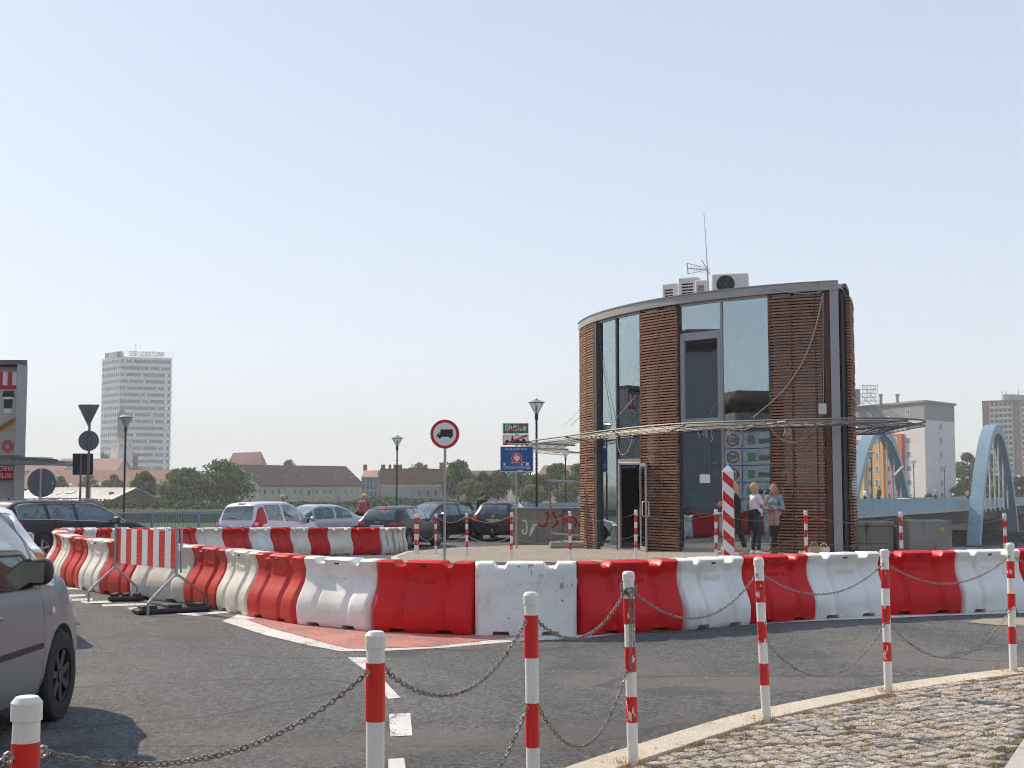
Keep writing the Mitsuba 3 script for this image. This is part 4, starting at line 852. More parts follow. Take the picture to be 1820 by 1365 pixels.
# corner column and its dark joint
obj('corner_column', curve_slab(seg(1479, 1497.5, 4, -.06), seg(1479, 1497.5, 4, .12), .05, ZT + .01), 'alu', K)
obj('corner_joint', MB().box((7.44, 29.04, 3.0), (.05, .08, 6.0), yaw=.3), 'frame_dark', K)
def slats(px0, px1, nseg, off=.09):
    s = obj('slat_screen', curve_slab(seg(px0, px1, nseg, -.04), seg(px0, px1, nseg, .012), -.25, ZT), 'backing_glass', K)
    w = px1 - px0
    for fx in ((.02, .5, .98) if w < 80 else (.02, .42, .86, .98)):
        p = seg(px0 + w * fx - .8, px0 + w * fx + .8, 2, .05); obj('batten', curve_slab(seg(px0 + w * fx - .9, px0 + w * fx + .9, 2, .015), seg(px0 + w * fx - .9, px0 + w * fx + .9, 2, .108), -.05, ZT - .02), 'batten', s)
    z = -.02 if px0 < 1040 else .13
    while z < ZT - .04:
        zz = round(z / .07) * .07 + rng.uniform(-.003, .003); e0, e1 = rng.uniform(-.5, .5, 2)
        obj('slat', curve_slab(seg(px0 + e0, px1 + e1, nseg, .045), seg(px0 + e0, px1 + e1, nseg, off + rng.uniform(.012, .02)), zz - .019, zz + .019), 'wood_slat', s); z += .07
slats(1036, 1062.5, 5); slats(1143.5, 1209.5, 4); slats(1371, 1466, 5)
obj('side_boarding', curve_slab(seg(1467, 1478, 2, -.05), seg(1467, 1478, 2, .07), .1, ZT), 'batten', K)
m = MB(); jb = np.arange(1, 150, 6)
for i in range(84):
    zz = .13 + .07 * i; m.add(*curve_slab(KB[jb] + bo[jb] * .03, KB[jb] + bo[jb] * (.12 + rng.uniform(-.01, .01)), zz - .019, zz + .019))
obj('side_slats', m, 'wood_slat', K, kind='stuff')
# glazing
def mull(px, z0=-.05, z1=ZT, w=2.2, mat='alu', off=.04): return obj('mullion', curve_slab(seg(px - w / 2, px + w / 2, 2, -.09), seg(px - w / 2, px + w / 2, 2, off), z0, z1), mat, K)
mull(1064.7, w=3.4, mat='frame_dark', off=.10); mull(1098, w=2.0, mat='frame_dark'); mull(1142, mat='frame_dark'); mull(1211, mat='frame_dark'); mull(1285, w=3.0); mull(1369.5, mat='frame_dark')
def trans(px0, px1, z, h=.06, mat='alu', off=.03): return obj('transom', curve_slab(seg(px0, px1, 4, -.08), seg(px0, px1, 4, off), z - h / 2, z + h / 2), mat, K)
def pane(px0, px1, z0, z1, name='glass_pane', parent=None):
    a, b = seg(px0, px1, 3)[[0, 2]]; d = rng.uniform(-.004, .004)
    return obj(name, (np.array([[*a, z0], [*b, z0], [b[0] + d, b[1] - d, z1], [a[0] - d, a[1] - d, z1]]), np.array([[0, 1, 2], [0, 2, 3]])), 'kiosk_glass', parent or K)
for px0, px1 in ((1066.5, 1097), (1099, 1141.2), (1212, 1283.6), (1286.6, 1368.6)):
    trans(px0, px1, .0 if px0 < 1212 else .13, .12); trans(px0, px1, ZT - .02, .05); 
    if px0 > 1250 or px0 < 1090: trans(px0, px1, 3.03, .07)
trans(1099, 1141.2, 3.03, .07); trans(1099, 1160 if False else 1141.2, 2.30, .09); trans(1212, 1283.6, 3.12, .08); trans(1212, 1283.6, 5.30, .07)
pane(1066.5, 1097, .07, 3.0); pane(1066.5, 1097, 3.07, 6.02); pane(1099, 1141.2, 2.35, 3.0); pane(1099, 1141.2, 3.07, 6.02)
pane(1212, 1283.6, .19, 3.08); pane(1212, 1283.6, 5.34, 6.02); pane(1286.6, 1368.6, .19, 3.0); pane(1286.6, 1368.6, 3.07, 6.02)
# the opening sash in the upper glazing
for a, b in ((1212.5, 1218.5), (1278.5, 1283.2)): obj('sash_frame', curve_slab(seg(a, b, 2, -.03), seg(a, b, 2, .045), 3.17, 5.26), 'alu', K)
for z0, z1 in ((3.17, 3.26), (5.15, 5.26)): obj('sash_frame', curve_slab(seg(1218.6, 1278.4, 3, -.03), seg(1218.6, 1278.4, 3, .043), z0, z1), 'alu', K)
pane(1218.6, 1278.4, 3.26, 5.15, 'sash_pane')
# the open door and what one sees of the shop
a, b = seg(1100.5, 1140.5, 2); u = (b - a) / np.linalg.norm(b - a); o_ = np.array([u[1], -u[0]])
df = obj('door_frame', MB().bar([*a, .05], [*a, 2.25], .06, .09, .006, up=(u[0], u[1], 0)).bar([*b, .05], [*b, 2.25], .06, .09, .006, up=(u[0], u[1], 0)).bar([*a, 2.22], [*b, 2.22], .09, .06, .006), 'alu', K)
ld = (o_ * .41 + u * .91); ld /= np.linalg.norm(ld); h0 = b + o_ * .05; h1 = h0 + ld * .92; F = frame([*h0, .07], (*ld, 0), (0, 0, 1.0))
lf = obj('door', MB().box((.035, 1.07, 0), (.07, 2.14, .045), ch=.006).box((.885, 1.07, 0), (.07, 2.14, .045), ch=.006).box((.46, .05, 0), (.78, .10, .045), ch=.006).box((.46, 2.10, 0), (.78, .08, .045), ch=.006), 'alu', K, M=F)
obj('pane', (np.array([[.07, .1, 0], [.85, .1, 0], [.85, 2.06, 0], [.07, 2.06, 0]]), np.array([[0, 1, 2], [0, 2, 3]])), 'kiosk_glass', lf, M=F)
obj('handle', MB().tube([(.80, .85, .02), (.80, .87, .08), (.80, 1.20, .08), (.80, 1.22, .02)], .014, 6).tube([(.80, .85, -.02), (.80, .87, -.08), (.80, 1.20, -.08), (.80, 1.22, -.02)], .014, 6), 'chrome', lf, M=F)
inn_ = lambda du, dn: a + u * du - o_ * dn
c = inn_(.30, 1.3); obj('shop_shelf', MB().box((*c, 1.0), (.55, .3, 1.9), yaw=math.atan2(u[1], u[0]), ch=.01), 'paper', K)
for i, (z, mt) in enumerate(((.22, 'shop_green'), (.62, 'paper'), (1.0, 'cloth_denim'), (1.32, 'paper'), (1.62, 'kraft'), (.42, 'shop_green'))):
    q = inn_(.28 + .02 * i, 1.12); obj('shop_goods', MB().box((*q, z), (.42, .05, .22), yaw=math.atan2(u[1], u[0]), ch=.01), mt, K)
q = inn_(.72, .75); obj('shop_panel', MB().box((*q, 1.1), (.25, .05, 2.1), yaw=math.atan2(u[1], u[0])), 'shop_red', K)
def inside(px0, px1, py0, py1, D_off, mat, name, t=.012):
    p = seg(px0, px1, 2, -D_off); Dm = p.mean(0)[1]; z0, z1 = P(px0, py1, Dm)[2], P(px0, py0, Dm)[2]
    return obj(name, curve_slab(seg(px0, px1, 2, -D_off), seg(px0, px1, 2, -D_off + t), z0, z1), mat, K)
inside(1221, 1283, 877, 903, .05, 'shop_teal', 'shop_banner'); nb = inside(1242, 1260, 843, 858.5, .02, 'paper', 'notice')
inside(1231, 1243, 838, 853, .30, 'room_mid', 'notice'); inside(1252, 1263, 836, 848, .30, 'room_mid', 'notice'); inside(1228, 1230, 790, 880, .5, 'alu', 'shelf_upright'); inside(1262, 1263.5, 790, 880, .5, 'alu', 'shelf_upright')
for px in (1240, 1245, 1258, 1263, 1266):
    p = seg(px, px + 1.2, 2, -.6)[0]; obj('ceiling_lamp', MB().lathe([(0, -.02), (.03, -.02), (.03, .02), (0, .02)], (*p, P(px, 823, p[1])[2]), 8), 'paper', K)
p = seg(1100, 1141, 12, -.03)
for i in range(8): q = seg(1104 + i * 4.4, 1106.4 + i * 4.4, 2, -.02); obj('door_decal', curve_slab(seg(1104 + i * 4.4, 1106.4 + i * 4.4, 2, -.03), q, 2.10, 2.17), 'sign_blue', df) if i < 6 else None
# --- wire mesh canopy round the kiosk at first-floor height
co = spline([(1.7, 42.3), (.75, 40.6), (.28, 38.2), (.62, 36.2), (1.34, 34.5), (2.6, 31.7), (4.0, 29.7), (5.9, 28.1), (8.15, 27.45), (9.0, 28.3), (9.35, 30.5), (9.5, 33)], 160)
ci = spline([(2.4, 41.2), (1.75, 39.8), (1.52, 38.2), (1.66, 36.8), (2.0, 34.7), (2.82, 32.7), (3.8, 31.15), (4.75, 30.15), (5.85, 29.33), (7.4, 28.62), (7.95, 29.6), (8.5, 32.4)], 160)
cz = lambda p: 3.09 - .028 * np.clip(p[:, 1:] - 30, 0, 20)
cn = obj('canopy', MB().tube(np.c_[co, cz(co)], .022, 6).tube(np.c_[co, cz(co) - .09], .010, 5), 'tube_steel', K, smooth=50)
for f_ in (.2, .4, .6, .8, 1.0):
    q_ = co + (ci - co) * f_; obj('canopy_tube', MB().tube(np.c_[q_, cz(q_) - .02 - .07 * f_], .011, 5), 'tube_steel', cn, smooth=50)
m = MB(); zc = np.c_[co, cz(co)]; zi = np.c_[ci, cz(ci) - .09]
for i in range(0, 159, 2):
    a_, b_ = zc[i], zi[min(159, i + 2)]; m.tube([a_ - [0, 0, .09], a_ + (b_ - a_) * .3 - [0, 0, .04], b_], .0055, 4)
obj('canopy_rods', m, 'tube_steel', cn, kind='stuff')
for i in range(4, 158, 17): obj('canopy_arm', MB().tube([zc[i] - [0, 0, .03], zi[i], zi[i] + (zi[i] - zc[i]) * .12], .024, 6), 'tube_steel', cn)
# stay wires
def wire(name, pts, r, mat, label, cat, n=30, sag=0.0, group=None):
    p = np.array(pts); q = spline(p, n) if len(p) > 2 else p[0] + (p[1] - p[0]) * np.linspace(0, 1, n)[:, None]
    if sag: t = np.linspace(0, 1, n); q[:, 2] -= sag * 4 * t * (1 - t)
    return obj(name, MB().tube(q, r, 4), mat, smooth=60, label=label, cat=cat, group=group)
for i, ((x0, y0, D0), (x1, y1, D1)) in enumerate((((1003, 757, 35.5), (1045, 712, 35.3)), ((1014, 757, 35.0), (1047, 724, 35.2)), ((1081, 760, 33.0), (1141, 690, 32.6)), ((1258, 744, 29.6), (1286, 690, 30.2)), ((1571, 742, 28.3), (1512, 684, 29.6)), ((1556, 742, 28.6), (1512, 696, 29.8)))):
    obj('stay_wire', MB().tube([P(x0, y0, D0), P(x1, y1, D1)], .006, 4), 'tube_steel', K)
# the power cable hanging down the slats, loops and fairy-light strings
skp = lambda px, py, off=.16: (lambda q: P(px, py, q[1]))(seg(px, px + 1, 2, off)[0])
wire('cable', [skp(1463, 521), skp(1450, 580), skp(1428, 640), skp(1400, 684), skp(1372, 714), skp(1355, 728), skp(1338, 742, .5)], .014, 'cable', 'pale cable hanging in a long slanting curve down the brown slats to the canopy', 'cable')
wire('cable', [skp(1464, 722), skp(1463, 640), skp(1463, 521)], .007, 'cable', 'thin straight cable running up from the junction box on the slats', 'cable')
wire('cable', [skp(1066, 575, .2), skp(1070, 640, .2), skp(1080, 700, .2), skp(1088, 750, .3)], .007, 'cable_dark', 'thin dark cable hanging over the narrow left glass pane', 'cable')
wire('cable', [skp(1096, 762, .3), skp(1098, 790, .25), skp(1105, 808, .25), skp(1113, 805, .25), skp(1122, 785, .25), skp(1126, 766, .3)], .012, 'cable', 'short loop of cable hanging below the canopy over the shop door', 'cable')
wire('cable', [skp(1371, 514, .22), skp(1400, 519, .2), skp(1440, 521, .2), skp(1462, 517, .2)], .009, 'cable', 'cable drooping along the roof edge above the brown slats', 'cable')
CV = lambda px, py: P(px, py, np.interp(px, [pxof(*q, 3.0) for q in co[20:110]], co[20:110, 1]) + .05)
wire('light_string', [CV(1212, 768), CV(1240, 764), CV(1300, 762), CV(1320, 764), CV(1345, 754), CV(1362, 748)], .007, 'cable', 'limp string of fairy lights under the canopy beside the tall right pane', 'string lights')
wire('light_string', [CV(1368, 756), CV(1378, 772), CV(1398, 785), CV(1412, 787), CV(1430, 778), CV(1448, 762), CV(1462, 748)], .006, 'cable', 'string of fairy lights looping low across the brown slats', 'string lights')
for s_, x0 in (('left', 1255), ('middle', 1305), ('right', 1405)):
    k_ = thing('icicle_lights', f'{s_} cluster of dangling icicle lights under the canopy', 'string lights')
    r_ = np.random.default_rng(x0)
    for j in range(5):
        px = x0 + r_.uniform(-14, 14); l = r_.uniform(8, 26); pts = [CV(px, 760)] + [CV(px + r_.uniform(-2, 2), 760 + l * t) for t in (.3, .6, .8, 1)]; m = MB().tube(pts, .004, 4)
        for q in pts[1:]: m.box(q, (.02, .02, .03))
        obj('strand', m, 'cable', k_)
q = skp(1462, 727, .15); obj('junction_box', MB().box(q, (.17, .10, .24), yaw=-.4, ch=.015), 'ac_white', label='pale plastic junction box fixed to the brown slats above the canopy', cat='box')
# --- on the roof
def ac(px0, px1, py0, py1, D, yaw, label, grille='round'):
    c = P((px0 + px1) / 2, py0, D); w = (px1 - px0) / FPX * D; h = max(c[2] - ZR - .0, .3); k = thing('air_conditioner', label, 'air conditioner', 'air conditioners on the kiosk roof'); M = place(c[0], D, ZR - .04, yaw)
    d = .32; obj('casing', MB().box((0, 0, h / 2 + .05), (w, d, h - .06), ch=.02), 'ac_white', k, M=M)
    obj('feet', MB().box((-w * .35, 0, .04), (.06, d, .1)).box((w * .35, 0, .04), (.06, d, .1)), 'car_black', k, M=M)
    R = min(h * .40, w * .38)
    if grille == 'round':
        obj('fan_opening', MB().lathe([(0, 0), (R, 0), (R, .012), (0, .012)], (-w * .12, -d / 2 - .004, h / 2 + .03), 24, axis='y'), 'car_black', k, M=M)
        m = MB()
        for f_ in (.3, .55, .8, 1.0): t = np.linspace(0, 2 * np.pi, 25)[:-1]; m.tube(np.c_[-w * .12 + R * f_ * np.cos(t), 0 * t - d / 2 - .022, h / 2 + .03 + R * f_ * np.sin(t)], .005, 4, closed=True)
        for a_ in np.arange(6) * math.pi / 3: m.tube([(-w * .12, -d / 2 - .022, h / 2 + .03), (-w * .12 + R * math.cos(a_), -d / 2 - .022, h / 2 + .03 + R * math.sin(a_))], .005, 4)
        obj('fan_grille', m, 'sign_back', k, M=M)
    m = MB()
    for j in range(7): m.box((-w / 2 - .004 if grille == 'round' else 0, (0 if grille == 'round' else -d / 2 - .004), .12 + j * (h - .2) / 7), ((.008, d * .7, (h - .2) / 14) if grille == 'round' else (w * .6, .008, (h - .2) / 14)))
    obj('vents', m, 'car_black', k, M=M)
ac(1266, 1330, 486.5, 514, 31.2, -.25, 'largest air conditioner on the kiosk roof, with a round fan grille'); ac(1208, 1243, 493, 523, 33.0, -.5, 'air conditioner with louvred front on the kiosk roof left of the aerial', 'flat')
ac(1238, 1258, 498, 518, 32.2, -.4, 'small pale air conditioner at the foot of the aerial on the kiosk roof', 'flat'); ac(1180, 1207, 504, 526, 34.0, -.6, 'leftmost air conditioner on the kiosk roof, at the curved edge', 'flat')
k = thing('roof_aerial', 'thin mast with a comb-shaped television aerial and a tall whip on the kiosk roof', 'antenna'); D = 31.6
obj('mast', MB().tube([P(1259, 517, D), P(1257, 474, D)], .022, 6), 'galvanised', k); obj('whip', MB().tube([P(1257, 474, D), P(1254, 420, D), P(1251, 378, D)], [.014, .009, .006], 5), 'galvanised', k)
obj('boom', MB().tube([P(1222, 477, D), P(1262, 480, D)], .010, 5), 'galvanised', k)
m = MB().tube([P(1221, 468, D), P(1223, 487, D)], .014, 5).tube([P(1221, 468, D), P(1246, 474, D)], .008, 4).tube([P(1223, 487, D), P(1246, 482, D)], .008, 4)
for j in range(8): c = P(1228 + j * 3.6, 477 + .3 * j, D); l = .10 + .012 * j; m.tube([c + [.3 * l, l, 0], c - [.3 * l, l, 0]], .005, 4); m.tube([c + [0, 0, l * .6], c - [0, 0, l * .6]], .005, 4)
m.tube([P(1247, 462, D), P(1262, 488, D)], .009, 4); obj('elements', m, 'galvanised', k)
# --- things across the street, behind the viewer, that the panes mirror
k = thing('street_building', 'dark house behind the viewer, seen only mirrored in the kiosk panes', 'building')
for (x0, x1, y0, y1, h) in ((-46, -20, 5, 18.5, 4.9), (-48, -27, 21, 40, 8.2), (-17.5, -6, -28, -16, 8.5), (-5.5, 22, -36, -24, 11.5)):
    obj('wall', MB().box(((x0 + x1) / 2, (y0 + y1) / 2, h / 2), (x1 - x0, y1 - y0, h)), 'wall_grey_flat', k); obj('roof', MB().box(((x0 + x1) / 2, (y0 + y1) / 2, h + .5), (x1 - x0 + .6, y1 - y0 + .6, 1.0), ch=.4), 'roof_dark', k)
k = thing('traffic_board', 'large white speed-limit board across the street, seen only mirrored in the lower right kiosk pane', 'road sign')
bc = np.array([-12.8, 21.6]); ex = np.array([-.41, .91, 0]); Fb = frame([*bc, 0], (.41, -.91, 0), (0, 0, 1.0))
Fb = frame([*bc, 0], ex, (0, 0, 1.0))
obj('panel', MB().box((-.30, 2.12, -.03), (1.95, 3.3, .05)), 'sign_white', k, M=Fb)
for sx in (-1, 1): obj('pole', MB().box((-.3 + sx * .7, 1.8, -.09), (.1, 3.7, .1)), 'galvanised', k, M=Fb)
for i in range(6): obj('rule', MB().box((-.30, .50 + i * .65, .002), (1.92, .03, .01)), 'sign_blue', k, M=Fb)
obj('rule', MB().box((.0, 2.12, .002), (.03, 3.26, .011)), 'sign_blue', k, M=Fb)
for i, t_ in enumerate(('50', '90', '100', '120', '140')[:5]):
    yy = 3.42 - i * .65; obj('ring', MB().prism(Polygon(S(disc(.23), 1, .36, yy), [S(disc(.185), 1, .36, yy)]), .01, Fb), 'sign_red', k); lettering(t_, .17, .36, yy - .085, Fb, .004, 'sign_black', k, bold=True)
    obj('field', MB().box((-.35, yy, .004), (.30, .34, .008)), 'bay_green' if i else 'wall_lilac', k, M=Fb); obj('field', MB().box((-.90, yy - .04, .004), (.50, .18, .008)), 'wall_grey_flat' if i < 3 else 'sign_blue', k, M=Fb)
# ---------------------------------------------------------------- cars: x forward, y left, z up
def car_loft(c, d=0.0, nx=64):
    """the closed body skin from the car's curves, moved d metres along its normals"""
    L = c['L'] / 2
    kx = lambda key: PchipInterpolator(*np.array(c[key], float).T)
    w, zb, zs, zr, wr = (kx(k) for k in ('w', 'zb', 'zs', 'zr', 'wr'))
    e = (1 - np.cos(np.linspace(0, np.pi, nx))) / 2; x = -L + 2 * L * (0.55 * e + 0.45 * np.linspace(0, 1, nx)); rows = []
    for xx in x:
        W, B, S_, R, Q = w(xx), zb(xx), zs(xx), zr(xx), wr(xx); g = max(R - S_, .02); m = (B + S_) / 2
        h = [(0, B), (W * .80, B), (W * .94, B + .05), (W * .985, B + .16), (W, m - .03), (W * .995, m + .12 * (S_ - B)), (W * .975, S_ - .075), (W * .945, S_ - .012)]
        t1 = W * .945; gh = min(1, g / .25)
        for t in (.12, .35, .6, .82): h.append((t1 + (Q - t1) * (t ** 1.15), S_ + (g - .055 * gh) * t))
        h += [(Q - .02, R - .045 * gh), (Q - .10 - .02, R - .012 * gh), (Q * .5, R + .004), (0, R + .008)]
        h = np.array(h); f = np.vstack([h, (h[::-1] * [-1, 1])[1:-1]]); rows.append(np.c_[np.full(len(f), xx), f])
    p = np.array(rows); n = p.shape[1]; v = p.reshape(-1, 3); q = []
    i, j = np.meshgrid(np.arange(nx - 1), np.arange(n), indexing='ij'); q = np.stack([i * n + j, (i + 1) * n + j, (i + 1) * n + (j + 1) % n, i * n + (j + 1) % n], -1).reshape(-1, 4)
    f = np.vstack([q[:, [0, 1, 2]], q[:, [0, 2, 3]]]); v = np.vstack([v, p[0].mean(0), p[-1].mean(0)]); N = nx * n
    f = np.vstack([f, [[(j + 1) % n, N, j] for j in range(n)], [[N - n + j, N + 1, N - n + (j + 1) % n] for j in range(n)]])
    if trimesh.Trimesh(v, f, process=False).volume < 0: f = f[:, ::-1]
    if d:
        nn = np.zeros_like(v); fn = np.cross(v[f[:, 1]] - v[f[:, 0]], v[f[:, 2]] - v[f[:, 0]])
        for k in range(3): np.add.at(nn, f[:, k], fn)
        v = v + d * nn / (np.linalg.norm(nn, axis=1, keepdims=True) + 1e-12)
    return v, f
def car_curves(L, W, H, belt, hood, hood_front, ws0, ws1, rear, clear=.2, tail=None, roofw=.60, rear_z=None):
    """ws0, ws1: x where the windscreen's foot and head stand; rear: [(x, z)...] of the roof line behind, ending at the rear"""
    h = L / 2; tz = rear_z or belt
    return dict(L=L, H=H, W=W, ws0=ws0, ws1=ws1, belt=belt,
                w=[(-h, W * .36), (-h + .06, W * .435), (-h + .30, W * .487), (-.8, W * .5), (.8, W * .5), (h - .75, W * .488), (h - .30, W * .45), (h - .10, W * .385), (h, W * .29)],
                zb=[(-h, .42), (-h + .10, .30), (-h + .5, clear + .03), (0, clear), (h - .5, clear + .02), (h - .12, clear + .06), (h, .34)],
                zs=[(-h, tz - .12), (-h + .12, tz - .02), (-h + .6, belt + .01), (0, belt - .02), (ws0 - .15, belt - .05), (ws0, hood), (h - .45, hood_front), (h - .12, hood_front - .12), (h, hood_front - .26)],
                zr=sorted(rear + [(0.0 if ws1 > .05 else ws1 - .3, H), (ws1, H - .035), ((ws0 + ws1) / 2, (H - .02 + hood) / 2 + .05), (ws0, hood + .045), (h - .45, hood_front + .05), (h - .12, hood_front - .10), (h, hood_front - .24)]),
                wr=[(-h, W * .30), (-h + .35, W * roofw * .56), (-.6, W * roofw * .585), (ws1, W * roofw * .57), ((ws0 + ws1) / 2, W * .385), (ws0, W * .42), (h - .45, W * .39), (h, W * .25)])
def make_car(c, paint, wheels, sides, rearwin=None, rear=None, lights=(), plate=None, roofrails=False, rim='rim', wr=.32, letters=None, badge=None, mirrors=True, handles=(), hatch=True, trims=(), antenna=True, spokes=5):
    L, W, H = c['L'], c['W'], c['H']; h = L / 2; k = Kit(); B = tman(car_loft(c)); zr = PchipInterpolator(*np.array(c['zr']).T); zs = PchipInterpolator(*np.array(c['zs']).T)
    def side_prism(poly, y0=-2, y1=2):
        g = MB().prism(poly, y1 - y0); v, f = g.mesh(); return tman((np.c_[v[:, 0], y0 + v[:, 2], v[:, 1]], f[:, ::-1]))
    def rear_prism(poly, x0, x1):
        g = MB().prism(poly, x1 - x0); v, f = g.mesh(); return tman((np.c_[x0 + v[:, 2], v[:, 0], v[:, 1]], f))
    def top_prism(poly, z0, z1): g = MB().prism(poly, z1 - z0); v, f = g.mesh(); return tman((v + [0, 0, z0], f))
    def ok(m): return m if m.volume() >= 0 else tman((fman(m)[0], fman(m)[1][:, ::-1]))
    def skin(d): return tman(car_loft(c, d))
    outer, outer2, inner = skin(.004), skin(.012), skin(-.012)
    shell = outer - inner; shell2 = outer2 - inner; glassy = skin(-.003) - skin(-.010)
    prisms = []
    def window_poly(x0, x1, lo=.03, hi=.085, n=16):
        xs = np.linspace(x0, x1, n); top = zr(xs) - hi; bot = zs(xs) + lo; keep = top - bot > .04; xs, top, bot = xs[keep], top[keep], bot[keep]
        return Polygon(np.vstack([np.c_[xs, bot], np.c_[xs, top][::-1]])).buffer(-.03).buffer(.03)
    glasses = []
    for x0, x1 in sides: glasses.append(('side_window', ok(side_prism(window_poly(x0, x1)))))
    q = [(c['ws0'] - .04, -W * .36), (c['ws0'] + .03, 0), (c['ws0'] - .04, W * .36), (c['ws1'] + .07, W * .27), (c['ws1'] + .07, -W * .27)]
    glasses.append(('windscreen', ok(top_prism(Polygon(q).buffer(-.04).buffer(.04), zs(c['ws0']) + .02, H + .3))))
    if rearwin: glasses.append(('rear_window', ok(rear_prism(Polygon(rearwin[0]).buffer(-.04).buffer(.04), *rearwin[1]))))
    body = B
    for x in wheels:
        body = body - m3.Manifold.cylinder(4.0, wr + .055, wr + .055, 36, True).rotate((90, 0, 0)).translate((x, 0, wr))
    cab = skin(-.05) ^ m3.Manifold.cube((L, 3, 3)).translate((-h + .22, -1.5, .38)); cab = cab ^ m3.Manifold.cube((c['ws0'] + h - .45, 3, 3)).translate((-h + .1, -1.5, .3)); body = body - cab
    for nme, g in glasses: body = body - g ^ body if False else body - (g ^ (outer2 - skin(-.07)))
    seams = [x for x in handles]
    for x0, z0, x1, z1 in c.get('seams', []):
        d = np.array([x1 - x0, z1 - z0]); n_ = np.array([-d[1], d[0]]) / np.linalg.norm(d) * .004; p_ = np.array([(x0, z0), (x1, z1)])
        body = body - (ok(side_prism([p_[0] - n_, p_[1] - n_, p_[1] + n_, p_[0] + n_])) ^ (outer2 - skin(-.012)))
    k.add('body', fman(body), paint, smooth=32)
    k.add('cabin_lining', fman((skin(-.052) - skin(-.060)) ^ m3.Manifold.cube((L - .5, 3, zs(0) - .42)).translate((-h + .25, -1.5, .42))), 'seat_cloth')
    for nme, g in glasses:
        gm = glassy ^ g
        for part in sorted(gm.decompose(), key=lambda a: -a.volume())[:2]:
            if part.volume() > 1e-5: k.add(nme, fman(part), 'car_glass', smooth=40)
    for nme, poly, rng_, mat in lights:
        g = (shell2 if mat != 'car_black' else shell) ^ ok(rear_prism(Polygon(poly).buffer(-.006).buffer(.006), *rng_))
        for part in g.decompose():
            if part.volume() > 2e-5: k.add(nme, fman(part), mat, smooth=40)
    for nme, poly, mat in trims:
        g = (shell2 if nme != 'sill' else shell) ^ ok(side_prism(poly))
        for part in g.decompose():
            if part.volume() > 2e-5: k.add(nme, fman(part), mat, smooth=40)
    for x in wheels:
        for s in (-1, 1):
            yo = s * (W / 2 - .105); t = k.add('wheel', MB().lathe([(wr * .62, -.095), (wr * .80, -.10), (wr * .95, -.092), (wr, -.07), (wr, .07), (wr * .95, .092), (wr * .80, .10), (wr * .62, .095), (wr * .60, 0), (wr * .62, -.095)], (x, yo, wr), 30, axis='y'), 'tyre', smooth=35)
            m = MB().lathe([(wr * .60, -.06), (wr * .64, -.085), (wr * .60, -.075), (wr * .56, -.03), (wr * .56, .03), (wr * .60, .075), (wr * .64, .085), (wr * .60, .06)], (x, yo, wr), 28, axis='y'); ye = yo + s * .075
            for j in range(spokes):
                a = j * 2 * math.pi / spokes + .3; da = .12
                m.bar((x, ye - s * .01, wr), (x + math.cos(a) * wr * .61, ye, wr + math.sin(a) * wr * .61), wr * .17, .022, .006, up=(0, 1, 0))
            m.lathe([(0, -.01), (wr * .15, -.01), (wr * .15, .012), (0, .018)] if s < 0 else [(0, -.018), (wr * .15, -.012), (wr * .15, .01), (0, .01)], (x, ye, wr), 14, axis='y'); k.add('rim', m, rim, smooth=35, under=t)
            k.add('wheel_well', MB().lathe([(0, yo - s * .1 - .001), (wr + .05, yo - s * .1 - .001), (wr + .05, yo - s * .1 + .001), (0, yo - s * .1 + .001)] if False else [(0, -.002), (wr + .052, -.002), (wr + .052, .002), (0, .002)], (x, yo - s * .13, wr), 24, axis='y'), 'car_black')
    if mirrors:
        for s in (-1, 1):
            x = c['ws0'] - .50; y = s * (W / 2 + .045); z = zs(x) + .075; t = k.add('door_mirror', MB().box((x, y, z), (.12, .19, .145), yaw=-s * .12, ch=.035).bar((x + .02, s * (W / 2 - .06), z - .04), (x + .01, s * (W / 2 + .0), z - .02), .06, .04, .01), c.get('mirror_mat', 'car_black'), smooth=30)
            k.add('mirror_glass', MB().box((x - .063, y - s * 0.007, z), (.006, .155, .115), yaw=-s * .12, ch=.002), 'mirror', under=t)
    for x in handles:
        for s in (-1, 1): k.add('door_handle', MB().box((x, s * (W / 2 - .008), zs(x) - .12), (.17, .045, .03), ch=.011), paint, smooth=30)
    for x, y in ((.25, .36), (.25, -.36)): 
        m = MB().box((x, y, .55), (.5, .48, .14), ch=.05).box((x - .28, y, .86), (.14, .46, .62), ch=.05).box((x - .31, y, min(1.22, H - .16)), (.10, .26, .17), ch=.04); k.add('seat', m, 'seat_cloth', smooth=40)
    k.add('rear_bench', MB().box((-.62, 0, .55), (.45, 1.15, .14), ch=.05).box((-.92, 0, .82), (.16, 1.15, .5), ch=.05).box((-.95, .36, 1.10), (.09, .25, .14), ch=.04).box((-.95, -.36, 1.10), (.09, .25, .14), ch=.04), 'seat_cloth', smooth=40)
    k.add('dashboard', MB().box((c['ws0'] - .45, 0, zs(0) - .10), (.5, W * .76, .2), ch=.06), 'seat_cloth', smooth=40)
    k.add('steering_wheel', MB().tube([(c['ws0'] - .80 + .09 * math.sin(a) * .5, .36 + .18 * math.cos(a), zs(0) - .06 + .17 * math.sin(a)) for a in np.arange(16) * math.pi / 8], .014, 5, closed=True), 'car_black', smooth=40)
    if plate:
        y0, z0, wt, txt, mt = plate; xs_ = plate_x(c, z0)
        t = k.add('number_plate', MB().box((xs_ - .004, y0, z0), (.014, .52, .112), ch=.003), mt)
        v, f = text(txt, .066, .002); v = v.copy(); w_ = v[:, 0].max(); v[:, 0] = (v[:, 0] - w_ / 2) * min(1, .44 / w_); k.add('plate_number', (np.c_[np.full(len(v), xs_ - .0115) - v[:, 2], y0 - .02 - v[:, 0], z0 - .033 + v[:, 1]], f), 'sign_black', under=t)
        k.add('plate_band', MB().box((xs_ - .0115, y0 + .235, z0), (.002, .035, .10)), 'sign_blue', under=t)
